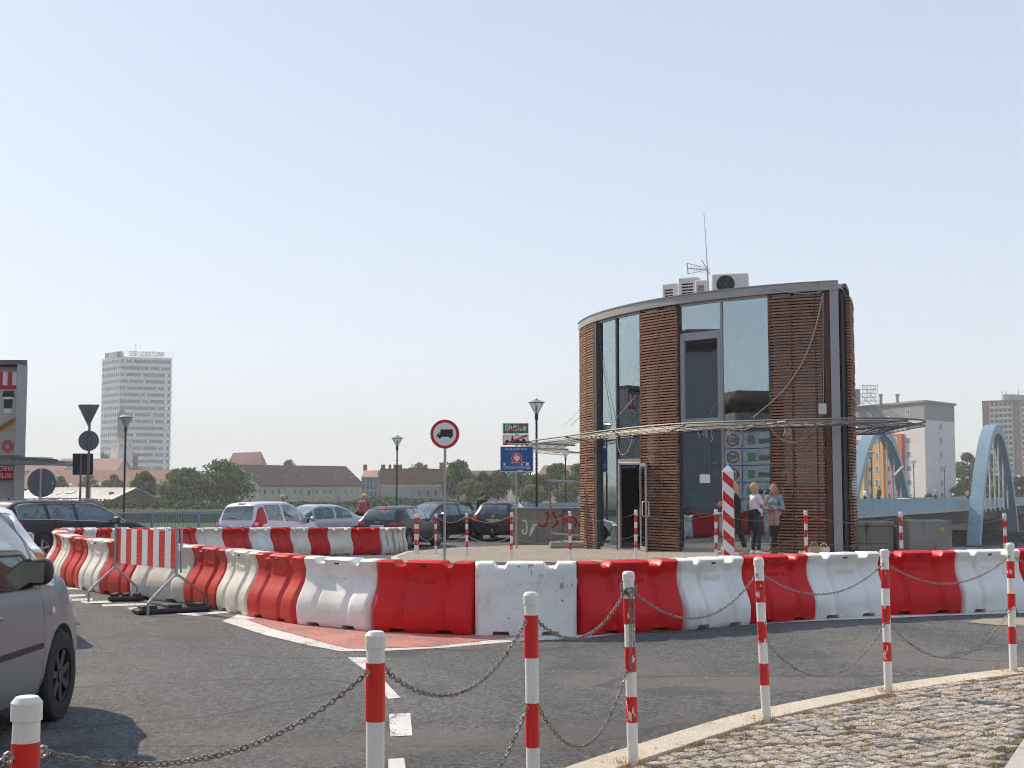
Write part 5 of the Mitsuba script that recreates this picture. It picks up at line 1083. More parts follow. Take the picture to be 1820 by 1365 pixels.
    if letters:
        y0, z0, hh, txt = letters; v, f = text(txt, hh, .004); v = v.copy(); v[:, 0] -= v[:, 0].max() / 2; xs_ = plate_x(c, z0); k.add('tailgate_lettering', (np.c_[np.full(len(v), xs_ - .004) - v[:, 2], y0 - v[:, 0], z0 + v[:, 1]], f), 'chrome')
    if badge == 'rings':
        z0 = badge_z(c); m = MB()
        for j in range(4): t = np.arange(14) * 2 * np.pi / 14; m.tube(np.c_[np.full(14, plate_x(c, z0) - .006), .075 - j * .05 + .032 * np.cos(t), z0 + .032 * np.sin(t)], .005, 4, closed=True)
        k.add('badge', m, 'chrome', smooth=40)
    if badge == 'oval':
        z0 = badge_z(c); m = MB(); t = np.arange(18) * 2 * np.pi / 18; xx = plate_x(c, z0) - .006; m.tube(np.c_[np.full(18, xx), .06 * np.cos(t), z0 + .04 * np.sin(t)], .006, 4, closed=True).tube(np.c_[np.full(18, xx), .02 * np.cos(t), z0 + .036 * np.sin(t)], .004, 4, closed=True).tube(np.c_[np.full(18, xx), .045 * np.cos(t), z0 + .016 + .018 * np.sin(t)], .004, 4, closed=True); k.add('badge', m, 'chrome', smooth=40)
    if rearwin and hatch: z0 = min(p[1] for p in rearwin[0]) + .02; xx = plate_x(c, z0); k.add('wiper', MB().tube([(xx - .01, 0, z0), (xx + .0, .05, z0 + .035), (xx + .005, .30, z0 + .05)], .010, 5), 'car_black', smooth=50)
    if roofrails:
        for s in (-1, 1): t = np.linspace(-1.45, .55, 12); k.add('roof_rail', MB().tube(np.c_[t, np.full(12, s * W * .335), zr(t) + .02 + .02 * np.sin(np.linspace(0, np.pi, 12)) ** .3], .016, 6), 'galvanised', smooth=50)
    if antenna: k.add('roof_antenna', MB().tube([(-h + .75, 0, zr(-h + .75)), (-h + .66, 0, zr(-h + .75) + .10)], .012, 5), 'car_black')
    return k
def plate_x(c, z):
    """how far back the body's rear face lies at a height, on the centre line"""
    xs = np.linspace(-c['L'] / 2, -c['L'] / 2 + 1.0, 200); t = PchipInterpolator(*np.array(c['zr']).T)(xs); i = np.argmax(t >= z) if (t >= z).any() else 0; return xs[i] - .004
badge_z = lambda c: c.get('badge_z', .95)
sym = lambda p: [(-y, z) for y, z in p][::-1]
def both(name, poly, xr, mat): return [(name, poly, xr, mat), (name, sym(poly), xr, mat)]
def put_car(k, px, D, yaw_deg, label, ref_x=0.0, ref_y=0.0, name='parked_car', dz=0.0):
    """stands the car so that its local point (ref_x, ref_y) lies at the pixel column px, D metres ahead; yaw 0 = heading away from the viewer"""
    yaw = math.radians(90 + yaw_deg); X, Y = XD(px, D); c_, s_ = math.cos(yaw), math.sin(yaw)
    x, y = X - (c_ * ref_x - s_ * ref_y), Y - (s_ * ref_x + c_ * ref_y); z = float(gz(y)); sl = (float(gz(y + .5)) - float(gz(y - .5)))
    M = place(x, y, z + dz, yaw); M[2, 0] = sl * s_; M[2, 1] = sl * c_
    return k.put('car', M, label, 'car')
# small tall hatchback, white-lilac
h = 3.72 / 2; c = car_curves(3.72, 1.68, 1.59, .98, .98, .78, 1.02, .22, [(-h, .86), (-h + .06, 1.02), (-h + .22, 1.42), (-h + .42, 1.53), (-.9, 1.57)], rear_z=.98); c['seams'] = [(.62, .3, .62, .95), (-.42, .3, -.42, .97)]; c['badge_z'] = .90; c['mirror_mat'] = 'car_black'
kw = make_car(c, 'paint_lilac', (-1.18, 1.18), [(-1.28, -.52), (-.42, .36), (.44, .98)], ([(-.56, 1.02), (.56, 1.02), (.50, 1.44), (-.50, 1.44)], (-2.2, -.9)), lights=both('tail_lamp', [(.60, .80), (.80, .78), (.80, 1.05), (.70, 1.42), (.60, 1.42), (.66, 1.05)], (-1.95, -1.35), 'tail_red') + both('reversing_lamp', [(.66, .86), (.76, .86), (.76, .96), (.66, .96)], (-1.95, -1.4), 'lamp_clear') + [('bumper_strip', [(-.6, .40), (.6, .40), (.6, .52), (-.6, .52)], (-2, -1.4), 'car_black'), ('brake_lamp', [(-.12, 1.49), (.12, 1.49), (.12, 1.52), (-.12, 1.52)], (-2, -1.2), 'tail_red')],
              plate=(0, .80, .5, 'DW 6SC20', 'sign_white'), badge='oval', handles=(-.25, .55), wr=.30)
put_car(kw, 420, 38.2, -25, 'white compact hatchback with tall red tail lamps, waiting beyond the back row of barriers', -h, 0)
# silver saloon facing the viewer
h = 4.45 / 2; c = car_curves(4.45, 1.72, 1.44, .93, .92, .72, 1.05, .20, [(-h, .78), (-h + .08, .95), (-h + .55, 1.03), (-h + 1.15, 1.33), (-.7, 1.43)], rear_z=1.0); c['seams'] = [(.70, .3, .70, .9), (-.45, .3, -.45, .92)]; c['mirror_mat'] = 'paint_silver'
ks = make_car(c, 'paint_silver', (-1.32, 1.36), [(-1.22, -.52), (-.44, .36), (.42, .98)], ([(-.52, 1.06), (.52, 1.06), (.46, 1.36), (-.46, 1.36)], (-2.0, -.9)), lights=both('headlamp', [(.42, .60), (.76, .62), (.78, .76), (.50, .74)], (1.5, 2.3), 'lamp_clear') + both('tail_lamp', [(.55, .74), (.84, .74), (.84, .92), (.55, .92)], (-2.3, -1.8), 'tail_red') + [('grille', [(-.38, .52), (.38, .52), (.38, .66), (-.38, .66)], (1.7, 2.4), 'car_black')], handles=(-.35, .5), wr=.31, hatch=False, badge=None)
put_car(ks, 556, 46.5, 132, 'silver saloon facing the viewer beside the white compact hatchback', 0, 0)
# dark hatchback with lit brake lamps
h = 3.98 / 2; c = car_curves(3.98, 1.74, 1.42, .96, .92, .72, 1.02, .15, [(-h, .74), (-h + .05, .93), (-h + .42, 1.30), (-h + .62, 1.37), (-.8, 1.415)], rear_z=.95); c['seams'] = [(.55, .3, .55, .92), (-.48, .3, -.48, .95)]; c['badge_z'] = .89; c['mirror_mat'] = 'paint_slate'
ka = make_car(c, 'paint_slate', (-1.24, 1.30), [(-1.05, -.52), (-.44, .30), (.36, .95)], ([(-.60, .985), (.60, .985), (.50, 1.30), (-.50, 1.30)], (-2.2, -.9)), lights=both('tail_lamp', [(.42, .76), (.80, .80), (.84, .92), (.46, .88)], (-2.1, -1.45), 'tail_red') + [('brake_lamp', [(-.18, 1.335), (.18, 1.335), (.18, 1.358), (-.18, 1.358)], (-2.0, -1.2), 'brake_lit'), ('bumper_strip', [(-.66, .34), (.66, .34), (.66, .50), (-.66, .50)], (-2.1, -1.5), 'car_black')],
              plate=(0, .745, .5, 'ZGRA31J6', 'sign_white'), badge='rings', handles=(-.3, .5), wr=.32, rim='rim')
put_car(ka, 671, 43.5, -20, 'dark blue-black hatchback with lit red brake lamp behind the twin striped posts', -h, 0)
# dark saloon facing the viewer
h = 4.55 / 2; c = car_curves(4.55, 1.80, 1.47, .97, .94, .74, 1.10, .18, [(-h, .80), (-h + .06, .98), (-h + .50, 1.08), (-h + 1.25, 1.39), (-.7, 1.46)], rear_z=1.03); c['seams'] = [(.70, .3, .70, .92), (-.48, .3, -.48, .95)]; c['mirror_mat'] = 'paint_graphite'
ko = make_car(c, 'paint_graphite', (-1.36, 1.38), [(-1.32, -.58), (-.50, .34), (.42, 1.02)], ([(-.52, 1.1), (.52, 1.1), (.46, 1.38), (-.46, 1.38)], (-2.0, -.9)), lights=both('headlamp', [(.42, .62), (.76, .64), (.80, .78), (.50, .75)], (1.5, 2.4), 'lamp_clear') + both('tail_lamp', [(.55, .80), (.86, .80), (.86, .96), (.55, .96)], (-2.4, -1.8), 'tail_red'), handles=(-.4, .5), wr=.33, hatch=False, rim='rim')
put_car(ko, 774, 51.0, 142, 'dark grey saloon facing the viewer between the dark hatchback and the no-lorries sign pole', 0, 0)
# black hatchback with a yellow plate
h = 4.2 / 2; c = car_curves(4.2, 1.76, 1.51, 1.0, .96, .74, 1.08, .2, [(-h, .70), (-h + .05, .98), (-h + .36, 1.36), (-h + .58, 1.46), (-.8, 1.505)], rear_z=1.0); c['seams'] = [(.62, .3, .62, .95), (-.46, .3, -.46, .98)]; c['badge_z'] = .955
kt_ = make_car(c, 'paint_black', (-1.28, 1.32), [(-1.12, -.54), (-.46, .32), (.40, 1.0)], ([(-.56, 1.03), (.56, 1.03), (.47, 1.38), (-.47, 1.38)], (-2.3, -.9)), lights=both('tail_lamp', [(.55, .78), (.86, .74), (.88, 1.0), (.66, 1.04)], (-2.2, -1.5), 'tail_red') + [('brake_lamp', [(-.15, 1.425), (.15, 1.425), (.15, 1.445), (-.15, 1.445)], (-2.1, -1.2), 'tail_red')],
               plate=(0, .80, .5, '23-GGB-2', 'sign_yellow'), badge='oval', handles=(-.3, .55), wr=.32)
kt_.add('tow_bar', MB().tube([(-h + .1, 0, .36), (-h - .12, 0, .36), (-h - .14, 0, .44)], .02, 6).lathe([(0, -.03), (.03, -.015), (.035, 0), (.03, .02), (0, .03)], (-h - .14, 0, .46), 10), 'chrome', smooth=40)
put_car(kt_, 876, 49.2, -12, 'black hatchback with a yellow number plate and tow bar left of the blue state sign', -h, 0)
# navy estate
h = 4.78 / 2; c = car_curves(4.78, 1.83, 1.48, .98, .95, .76, 1.18, .28, [(-h, .72), (-h + .05, 1.0), (-h + .38, 1.36), (-h + .55, 1.43), (-1.0, 1.475)], rear_z=1.0); c['seams'] = [(.78, .3, .78, .93), (-.40, .3, -.40, .96), (-1.1, .75, -1.02, .97)]; c['mirror_mat'] = 'paint_navy'
win = [(-1.95, -1.22), (-1.14, -.42), (-.34, .98)]
kn_ = make_car(c, 'paint_navy', (-1.38, 1.40), win, ([(-.60, 1.03), (.60, 1.03), (.52, 1.36), (-.52, 1.36)], (-2.5, -1.5)), lights=both('tail_lamp', [(.50, .80), (.88, .80), (.88, .96), (.50, .96)], (-2.5, -1.9), 'tail_red') + both('headlamp', [(.40, .62), (.80, .64), (.84, .76), (.5, .74)], (1.6, 2.5), 'lamp_clear'), handles=(-.2, .62), wr=.335, roofrails=True, plate=(0, .78, .5, 'PZ 41702', 'sign_white'))
zr_ = PchipInterpolator(*np.array(c['zr']).T); zs_ = PchipInterpolator(*np.array(c['zs']).T); xs_ = np.linspace(-1.98, 1.02, 30); lo_ = np.c_[xs_, zs_(xs_) + .02]; up_ = np.c_[xs_, np.maximum(zr_(xs_) - .075, zs_(xs_) + .03)][::-1]
for s in (-1, 1):
    def yb(x, z): 
        t = np.clip((z - zs_(x)) / np.maximum(zr_(x) - zs_(x), .02), 0, 1); W = PchipInterpolator(*np.array(c['w']).T)(x) * .945; Q = PchipInterpolator(*np.array(c['wr']).T)(x); return s * (W + (Q - W) * t ** 1.15 + .006)
    p = np.vstack([lo_, up_]); kn_.add('window_trim', MB().tube(np.c_[p[:, 0], yb(p[:, 0], p[:, 1]), p[:, 1]], .010, 5, closed=True), 'chrome', smooth=50)
put_car(kn_, 81, 30.3, -34, 'navy blue estate car with chrome window trim behind the left bend of barriers', -1.38, -.9)
# white car half hidden behind the grey one
h = 4.3 / 2; c = car_curves(4.3, 1.74, 1.44, .97, .92, .72, 1.05, .18, [(-h, .80), (-h + .06, .98), (-h + .30, 1.04), (-h + .85, 1.34), (-.75, 1.43)], rear_z=1.0); c['seams'] = [(.6, .3, .6, .9), (-.46, .3, -.46, .95)]; c['mirror_mat'] = 'paint_white'
kv = make_car(c, 'paint_white', (-1.28, 1.32), [(-1.25, -.54), (-.46, .32), (.40, 1.0)], ([(-.60, 1.05), (.60, 1.05), (.52, 1.36), (-.52, 1.36)], (-2.2, -.9)), lights=both('indicator', [(.66, .76), (.87, .74), (.87, .84), (.68, .86)], (-2.3, -1.7), 'tail_red') + both('tail_lamp', [(.67, .866), (.87, .846), (.87, .93), (.70, .95)], (-2.3, -1.7), 'tail_orange'), handles=(-.3, .55), wr=.32, plate=(0, .62, .5, 'FF 2803', 'sign_white'))
put_car(kv, 87, 14.4, 27, 'white car with orange-red tail lamps, half hidden behind the grey car at the left edge', -h + .2, -.84)
# the grey people carrier in front
h = 4.5 / 2; c = car_curves(4.5, 1.76, 1.61, .98, 1.00, .80, 1.52, .74, [(-h, .80), (-h + .05, 1.05), (-h + .22, 1.46), (-h + .45, 1.57), (-.9, 1.605)], rear_z=1.0, clear=.19); c['seams'] = [(.98, .28, 1.02, .97), (-.12, .28, -.12, .98)]
kg = make_car(c, 'paint_grey', (-1.36, 1.40), [(-1.85, -1.12), (-1.02, -.16), (-.06, 1.06), (1.12, 1.50)], ([(-.58, 1.05), (.58, 1.05), (.50, 1.48), (-.50, 1.48)], (-2.4, -1.5)), lights=both('headlamp', [(.42, .66), (.78, .68), (.86, .86), (.55, .84)], (1.55, 2.4), 'lamp_clear') + both('tail_lamp', [(.62, .9), (.84, .9), (.82, 1.3), (.68, 1.3)], (-2.4, -1.7), 'tail_red'), wr=.315, rim='rim_dark', trims=[('rub_strip', [(-1.0, .575), (.95, .565), (.95, .60), (-1.0, .615)], 'car_black'), ('sill', [(-1.0, .16), (1.0, .16), (1.0, .235), (-1.0, .235)], 'car_black')], handles=(-.35, .12), roofrails=True, spokes=7, mirrors=False)
for s in (-1, 1):
    x, z = .93, 1.085; y = s * .825; t = kg.add('door_mirror', MB().add(*(lambda t: (np.sign(t.vertices) * np.abs(t.vertices) ** .72 * [.078, .112, .095] * [1, 1, 1] + [x + .012, y, z], t.faces))(trimesh.creation.icosphere(3))).bar((x + .02, s * .82, z - .06), (x + .01, s * .92, z - .04), .08, .05, .012), 'car_black', smooth=30)
    kg.add('mirror_glass', MB().prism(Polygon([(-.058, -.045), (.058, -.05), (.060, .045), (-.055, .05)]).buffer(.022), .006, frame([x - .064, y, z], (0, -1, 0), (0, 0, 1.0))), 'mirror', under=t); kg.add('side_repeater', MB().lathe([(0, -.008), (.022, -.006), (.028, 0), (0, .002)] if s < 0 else [(0, -.002), (.028, 0), (.022, .006), (0, .008)], (1.16, s * .876, .80), 12, axis='y'), 'lamp_clear')
put_car(kg, 120, 9.45, 0.5, 'grey people carrier with a black door mirror at the left edge in the foreground', 1.40, -.86)
# ---------------------------------------------------------------- trees
def tree(px0, px1, ytop, D, base, leaf, label, n=2600, size=.45, seed=1, lobes=9, group=None, tall=0.0, name='tree'):
    r = np.random.default_rng(seed); a, b = P(px0, ytop, D), P(px1, ytop, D); cx, w, H = (a[0] + b[0]) / 2, b[0] - a[0], a[2] - base
    k = thing(name, label, 'tree', group); c0 = .22 * H if H > w * .8 else .12 * H
    obj('trunk', MB().tube([(cx, D, base - .5), (cx + r.normal(0, .02) * w, D, base + c0), (cx + r.normal(0, .04) * w, D, base + H * .55), (cx + r.normal(0, .05) * w, D, base + H * .85)], [.045 * min(w, H), .035 * min(w, H), .02 * min(w, H), .005 * min(w, H)], 7), 'bark', k, smooth=50)
    mb = MB(); L = []; nl = lobes * 4
    for i in range(nl):
        t = r.random() ** .8; zc = base + c0 + (H - c0) * (.05 + .90 * t); prof = math.sin(math.pi * min(1, (.20 + .78 * t)) ** (1.0 + tall)) ** .75; an = r.uniform(0, 6.283); rad = w * (.15 - .05 * t) * r.uniform(.6, 1.35); off = max(0, w / 2 * prof * r.uniform(.55, 1.04) - rad * .6); zc = min(zc, base + H - rad * .8)
        L.append((np.array([cx + math.cos(an) * off, D + math.sin(an) * off * .8, zc]), rad))
        if i % 3 == 0: mb.tube([(cx, D, base + c0 + (zc - base - c0) * .5), L[-1][0]], [.012 * w, .003 * w], 4)
    L.append((np.array([cx + r.uniform(-.08, .08) * w, D, base + H - w * .10]), w * .10)); obj('limbs', mb, 'bark', k)
    lq = r.random(len(L)) < .5
    for q in range(2):
        m = n // 2; sel = np.where(lq == bool(q))[0]; wgt = np.array([L[i][1] ** 2 for i in sel]); idx = sel[r.choice(len(sel), m, p=wgt / wgt.sum())]; C = np.array([l[0] for l in L])[idx]; R = np.array([l[1] for l in L])[idx]
        d = r.normal(size=(m, 3)); d /= np.linalg.norm(d, axis=1, keepdims=True); rr = R * (1.12 - .75 * r.random(m) ** 1.6) * (1 + .5 * (meshkit.noise(d * 2.6 + idx[:, None] * 7) - .5) * 2); p = C + d * rr[:, None] * [1.1, 1.1, .75]
        u = r.normal(size=(m, 3)) + d * .3; u /= np.linalg.norm(u, axis=1, keepdims=True); vv = np.cross(u, r.normal(size=(m, 3))); vv /= np.linalg.norm(vv, axis=1, keepdims=True); s = (size * r.uniform(.35, 1.0, m) ** 1.2)[:, None]
        V = np.stack([p - u * s, p + vv * s * .5, p + u * s, p - vv * s * .5], 1).reshape(-1, 3); F = (np.arange(m) * 4)[:, None] + np.array([[0, 1, 2, 3]])
        obj('crown', MB().add(V, F), f'leaf_{leaf if q == 0 else (1 if leaf == 0 else 0 if leaf in (1, 2) else 1)}', k)
    return k
GB = -3.0
tg = 'trees on the far bank'
tree(281, 380, 832, 262, GB, 0, 'broad rounded green tree, left half of the clump beside the dark-roofed plastered house', 6500, .55, 1, 14, tg)
tree(338, 452, 818, 268, GB, 0, 'tall broad green tree on the far bank rising in front of the pinkish roof', 7500, .55, 2, 16, tg)
tree(228, 284, 838, 272, GB, 2, 'dark upright tree beside the brick gable, right of the first street lamp', 3200, .5, 3, 10, tg)
tree(183, 222, 843, 350, GB, 2, 'small dark tree before the long red roof, just left of the first street lamp', 1500, .6, 4, 8, tg)
tree(138, 178, 844, 350, GB, 1, 'small tree before the long red roof behind the square sign plates', 1500, .6, 5, 8, tg)
tree(92, 122, 846, 350, GB, 2, 'small dark tree before the long red roof, right of the large round sign', 1300, .6, 6, 8, tg)
tree(493, 534, 817, 420, GB, 1, 'tree crown showing above the ridge of the long dark roof', 1200, .8, 7, 7, tg)
tree(712, 778, 822, 400, GB, 3, 'yellowish tree crown showing behind the chimneys of the brown building', 2000, .7, 8, 9, tg)
spec = [(782, 848, 818, 262, 0, 'pointed dark green tree right of the no-lorries sign pole, tallest of its clump'), (838, 880, 838, 268, 2, 'dark tree behind the two men, left of the blue sign'), (862, 912, 836, 275, 2, 'dark rounded tree directly left of the blue state sign'), (896, 952, 826, 290, 1, 'lighter green tree behind the blue state sign'),
        (932, 985, 842, 260, 0, 'mid-green tree right of the blue state sign pole'), (965, 1016, 822, 285, 0, 'tall dark-topped tree between the blue sign and the kiosk'), (1000, 1052, 824, 270, 1, 'light green tree just left of the kiosk slats'), (812, 860, 852, 256, 3, 'low yellowish tree at the foot of the pointed dark tree'), (925, 968, 862, 255, 3, 'low brownish-green tree under the blue state sign'), (985, 1030, 858, 254, 3, 'low sunlit tree behind the steel frame')]
for i, (a, b, yt, D, lf, lb) in enumerate(spec): tree(a, b, yt, D, GB, lf, lb, 3600, .5, 20 + i, 12, tg, tall=.3)
tree(1690, 1748, 806, 380, GB, 2, 'dark tall tree between the white apartment block and the near bridge arch', 3200, .8, 40, 11, tg)
tree(1722, 1775, 800, 400, GB, 2, 'dark tall tree behind the left leg of the near bridge arch', 3000, .8, 41, 11, tg)
for i, (a, b, yt) in enumerate(((1690, 1728, 858), (1722, 1764, 862), (1752, 1800, 852), (1788, 1835, 846), (1760, 1815, 870))): tree(a, b, yt, 300 + 9 * i, GB, (1, 2, 3, 1, 2)[i], ['low light bush-like tree left of the near arch', 'low dark tree inside the left leg of the near arch', 'yellowish tree seen through the near arch', 'light green tree right of the near arch', 'low dark tree at the foot of the high-rise'][i], 2200, .6, 50 + i, 9, tg)
tree(1640, 1662, 878, 285, GB, 1, 'tiny tree top above the bridge parapet before the white block', 700, .5, 60, 6, tg)
r = np.random.default_rng(77); N_ = 16000; bx_ = r.uniform(-160, 60, N_); hb = 1.0 + 1.5 * meshkit.noise(np.c_[bx_ * .12, 0 * bx_, 0 * bx_]); p_ = np.c_[bx_, 250 + r.normal(0, 1.2, N_), GB + hb * r.random(N_) ** .7]; u_ = r.normal(size=(N_, 3)); u_ /= np.linalg.norm(u_, axis=1, keepdims=True); w_ = np.cross(u_, r.normal(size=(N_, 3))); w_ /= np.linalg.norm(w_, axis=1, keepdims=True); s_ = (.45 * r.uniform(.4, 1, N_))[:, None]
obj('bank_bushes', MB().add(np.stack([p_ - u_ * s_, p_ + w_ * s_ * .5, p_ + u_ * s_, p_ - w_ * s_ * .5], 1).reshape(-1, 3), (np.arange(N_) * 4)[:, None] + np.array([[0, 1, 2, 3]])), 'leaf_2', label='low bushes and undergrowth along the far river bank behind the railing', cat='bushes', kind='stuff')
# ---------------------------------------------------------------- far buildings
def prism_block(name, parent, plan, z0, z1, mat): return obj(name, MB().prism(plan, z1 - z0, place(0, 0, z0)), mat, parent)
def face(A, B, z=0.0): return frame([A[0], A[1], z], (B[0] - A[0], B[1] - A[1], 0), (0, 0, 1.0))     # +z of the frame looks to the viewer when A is left of B
def gable_house(name, label, cat, A, B, depth, ze, zr, wall, roof, base=GB, over=.5, parent=None):
    """front eave wall from A to B (plan), ridge parallel; returns key, frame of the front wall, length"""
    k = parent or thing(name, label, cat); A, B = np.asarray(A, float), np.asarray(B, float); L = np.linalg.norm(B - A); F = face(A, B)
    sec = [(0, base), (depth, base), (depth, ze), (depth / 2, zr), (0, ze)]; g = MB().prism(sec, L); v, f = g.mesh()       # x: depth, y: height, z: along
    obj('wall', tf((np.c_[v[:, 2], v[:, 1], -v[:, 0]], f), F), wall, k)
    s = (zr - ze) / (depth / 2); n_ = np.array([-s, 1]) / math.hypot(s, 1)
    rf = None
    for sd in (0, 1):
        e = np.array([-over, ze - s * over]); r = np.array([depth / 2, zr]); sec = [e + n_ * .02, r + n_ * .02, r + n_ * .02 + [0, .22], e + n_ * .24]
        if sd: sec = [(depth - x, y) for x, y in sec][::-1]
        v, f = MB().prism(sec, L + 2 * over).mesh(); o = obj('roof', tf((np.c_[v[:, 2] - over, v[:, 1], -v[:, 0]], f), F), roof, k); rf = rf or o
    roofF = F.copy(); up_ = F @ np.array([0, s, -1, 0]); M = frame((F @ np.array([0, ze, 0, 1]))[:3] + np.array([0, 0, .24]), F[:3, 0], up_[:3] / np.linalg.norm(up_[:3]))
    return k, F, L, rf, M
def windows(parent, F, us, vs, w, h, frame_mat='wall_pale', glass='far_glass', depth=.12, mullion=True):
    for v_ in vs:
        for u in us:
            k = obj('window', MB().box((u, v_, .02), (w + .16, h + .16, .10)), frame_mat, parent, M=F)
            if mullion:
                for s in (-1, 1): obj('pane', MB().box((u + s * w * .25, v_, .06), (w * .46, h, .04)), glass, k, M=F)
            else: obj('pane', MB().box((u, v_, .06), (w, h, .04)), glass, k, M=F)
XP = lambda px, D: np.array(XD(px, D))
Z = lambda py, D: P(CX, py, D)[2]
# the white high-rise
k = thing('high_rise', 'tall white office tower with ribbon windows and rooftop lettering', 'high-rise')
C0, CR = XP(210, 832), XP(303.5, 842); dr_ = (CR - C0); dl_ = XP(179, 850) - C0; plan = [C0, CR, CR + dl_, C0 + dl_]
zt = Z(635, 832); prism_block('core', k, Polygon(plan).buffer(-.35), GB, zt, 'far_glass_slate'); pl_ = Polygon(plan).buffer(0, join_style=2)
prev = zt
for i in range(18):
    yc = 641.4 + 11.9 * i; zh, zl = Z(yc - 3.1, 832), Z(yc + 3.1, 832); prism_block('spandrel', k, pl_, zh, prev, 'tower_white'); prev = zl
prism_block('spandrel', k, pl_, GB, prev, 'tower_white')
Fr, Fl = face(C0, CR), face(C0 + dl_, C0); Lr, Ll = np.linalg.norm(dr_), np.linalg.norm(dl_); m = MB()
for j in range(25): m.box((Lr * j / 24, (zt + GB) / 2, -.20), (.14, zt - GB - .2, .3))
obj('mullions', tf(m, Fr), 'tower_white', k, kind='stuff'); m = MB()
for j in range(9): m.box((Ll * j / 8, (zt + GB) / 2, -.18), (.95, zt - GB - .2, .3))
obj('piers', tf(m, Fl), 'tower_white', k, kind='stuff')
r_ = np.random.default_rng(3); m = MB()
for i in range(18):
    for px in ([292, 294] if i > 1 else []) + list(r_.uniform(212, 300, 2)): m.box(((px - 210) / 93.5 * Lr, Z(641.4 + 11.9 * i, 832), -.12), (1.0, 1.9, .3))
obj('blinds', tf(m, Fr), 'paper', k, kind='stuff')
zs0 = Z(633, 832); rf = prism_block('roof_slab', k, pl_, zt, zt + .3, 'wall_lilac')
for (txt, u0, u1, F, ins) in (('DER ODERTURM', 226, 288, Fr, -1.2), ('DER ODERTURM', None, None, Fl, -1.2)):
    v, f = text(txt, 3.0, .3, True); v = v.copy(); w_ = v[:, 0].max(); a_, b_ = ((u0 - 210) / 93.5 * Lr, (u1 - 210) / 93.5 * Lr) if u0 else (1.5, Ll - 1.5); v[:, 0] = a_ + v[:, 0] * (b_ - a_) / w_; v[:, 1] += zt + 1.2; v[:, 2] += ins
    t_ = obj('rooftop_lettering', tf((v, f), F), 'sign_back', k); m = MB()
    for u in np.linspace(0, Lr if u0 else Ll, 16): m.box((u, zt + 2, ins - .5), (.12, 3.6, .12))
    m.box(((Lr if u0 else Ll) / 2, zt + 1.0, ins - .4), (Lr if u0 else Ll, .12, .12)).box(((Lr if u0 else Ll) / 2, zt + 3.9, ins - .4), (Lr if u0 else Ll, .12, .12)); obj('letter_frame', tf(m, F), 'wall_lilac', t_, kind='stuff')
prism_block('plant_room', k, Polygon([C0 + dr_ * .0 + dl_ * .25, C0 + dr_ * .15 + dl_ * .25, C0 + dr_ * .15 + dl_ * .6, C0 + dl_ * .6]), zt + .3, zt + 4.0, 'wall_pale')
q = C0 + dr_ * .43 + dl_ * .4; obj('roof_mast', MB().tube([(*q, zt), (*q, Z(609, 840))], .14, 5).bar((q[0] - 1, q[1], Z(611, 840)), (q[0] + 1, q[1], Z(611, 840)), .15, .15), 'galvanised', k)
# clock tower with a green spire
D = 560; k = thing('clock_tower', 'pale square clock tower with a slender dark green onion spire in front of the high-rise', 'tower')
c0, cr = XP(211, D - 3), XP(236, D + 4); cl = XP(198, D + 6); w1 = cr - c0; w2 = cl - c0; zt = Z(782, D)
prism_block('shaft', k, Polygon([c0, cr, cr + w2, cl]), GB, zt, 'wall_white'); prism_block('cornice', k, Polygon([c0, cr, cr + w2, cl]).buffer(.5, join_style=2), zt, Z(779, D), 'wall_pale')
for F, L_ in ((face(cl, c0), np.linalg.norm(w2)), (face(c0, cr), np.linalg.norm(w1))):
    o = obj('clock', MB().prism(S(disc(1.15, 24), 1, L_ / 2, Z(795, D)), .12, F), 'wall_grey_flat', k); obj('clock_face', MB().prism(S(disc(.95, 24), 1, L_ / 2, Z(795, D)), .16, F), 'wall_pale', o); obj('hands', MB().prism([(L_ / 2 - .06, Z(795, D)), (L_ / 2 + .06, Z(795, D)), (L_ / 2 + .06, Z(795, D) + .8), (L_ / 2 - .06, Z(795, D) + .8)], .2, F), 'sign_black', o)
    for s in (-1, 1): obj('slit_window', MB().box((L_ / 2 + s * L_ * .3, Z(792, D), .04), (.5, 1.3, .1)), 'roof_brown', k, M=F)
cc = (c0 + cr + w2) / 2 + 0 * c0; cc = (c0 + (cr + w2)) / 2; z_ = lambda y: Z(y, D + 3); px_ = lambda p: p * D / FPX
obj('spire', MB().lathe([(px_(8), z_(779)), (px_(7.4), z_(776)), (px_(7.2), z_(748)), (px_(7.9), z_(744)), (px_(7.2), z_(738)), (px_(5.2), z_(731)), (px_(2.2), z_(726)), (px_(1.1), z_(721)), (px_(.7), z_(714)), (px_(.3), z_(708)), (0, z_(703))], (cc[0] - px_(1.5), cc[1], 0), 14), 'copper_green', k, smooth=40)
obj('finial', MB().lathe([(0, z_(706)), (px_(1.1), z_(705)), (0, z_(703.5))], (cc[0] - px_(1.5), cc[1], 0), 8).box((cc[0] - px_(1.5), cc[1], z_(702)), (.5, .1, 1.2)), 'gold', k)
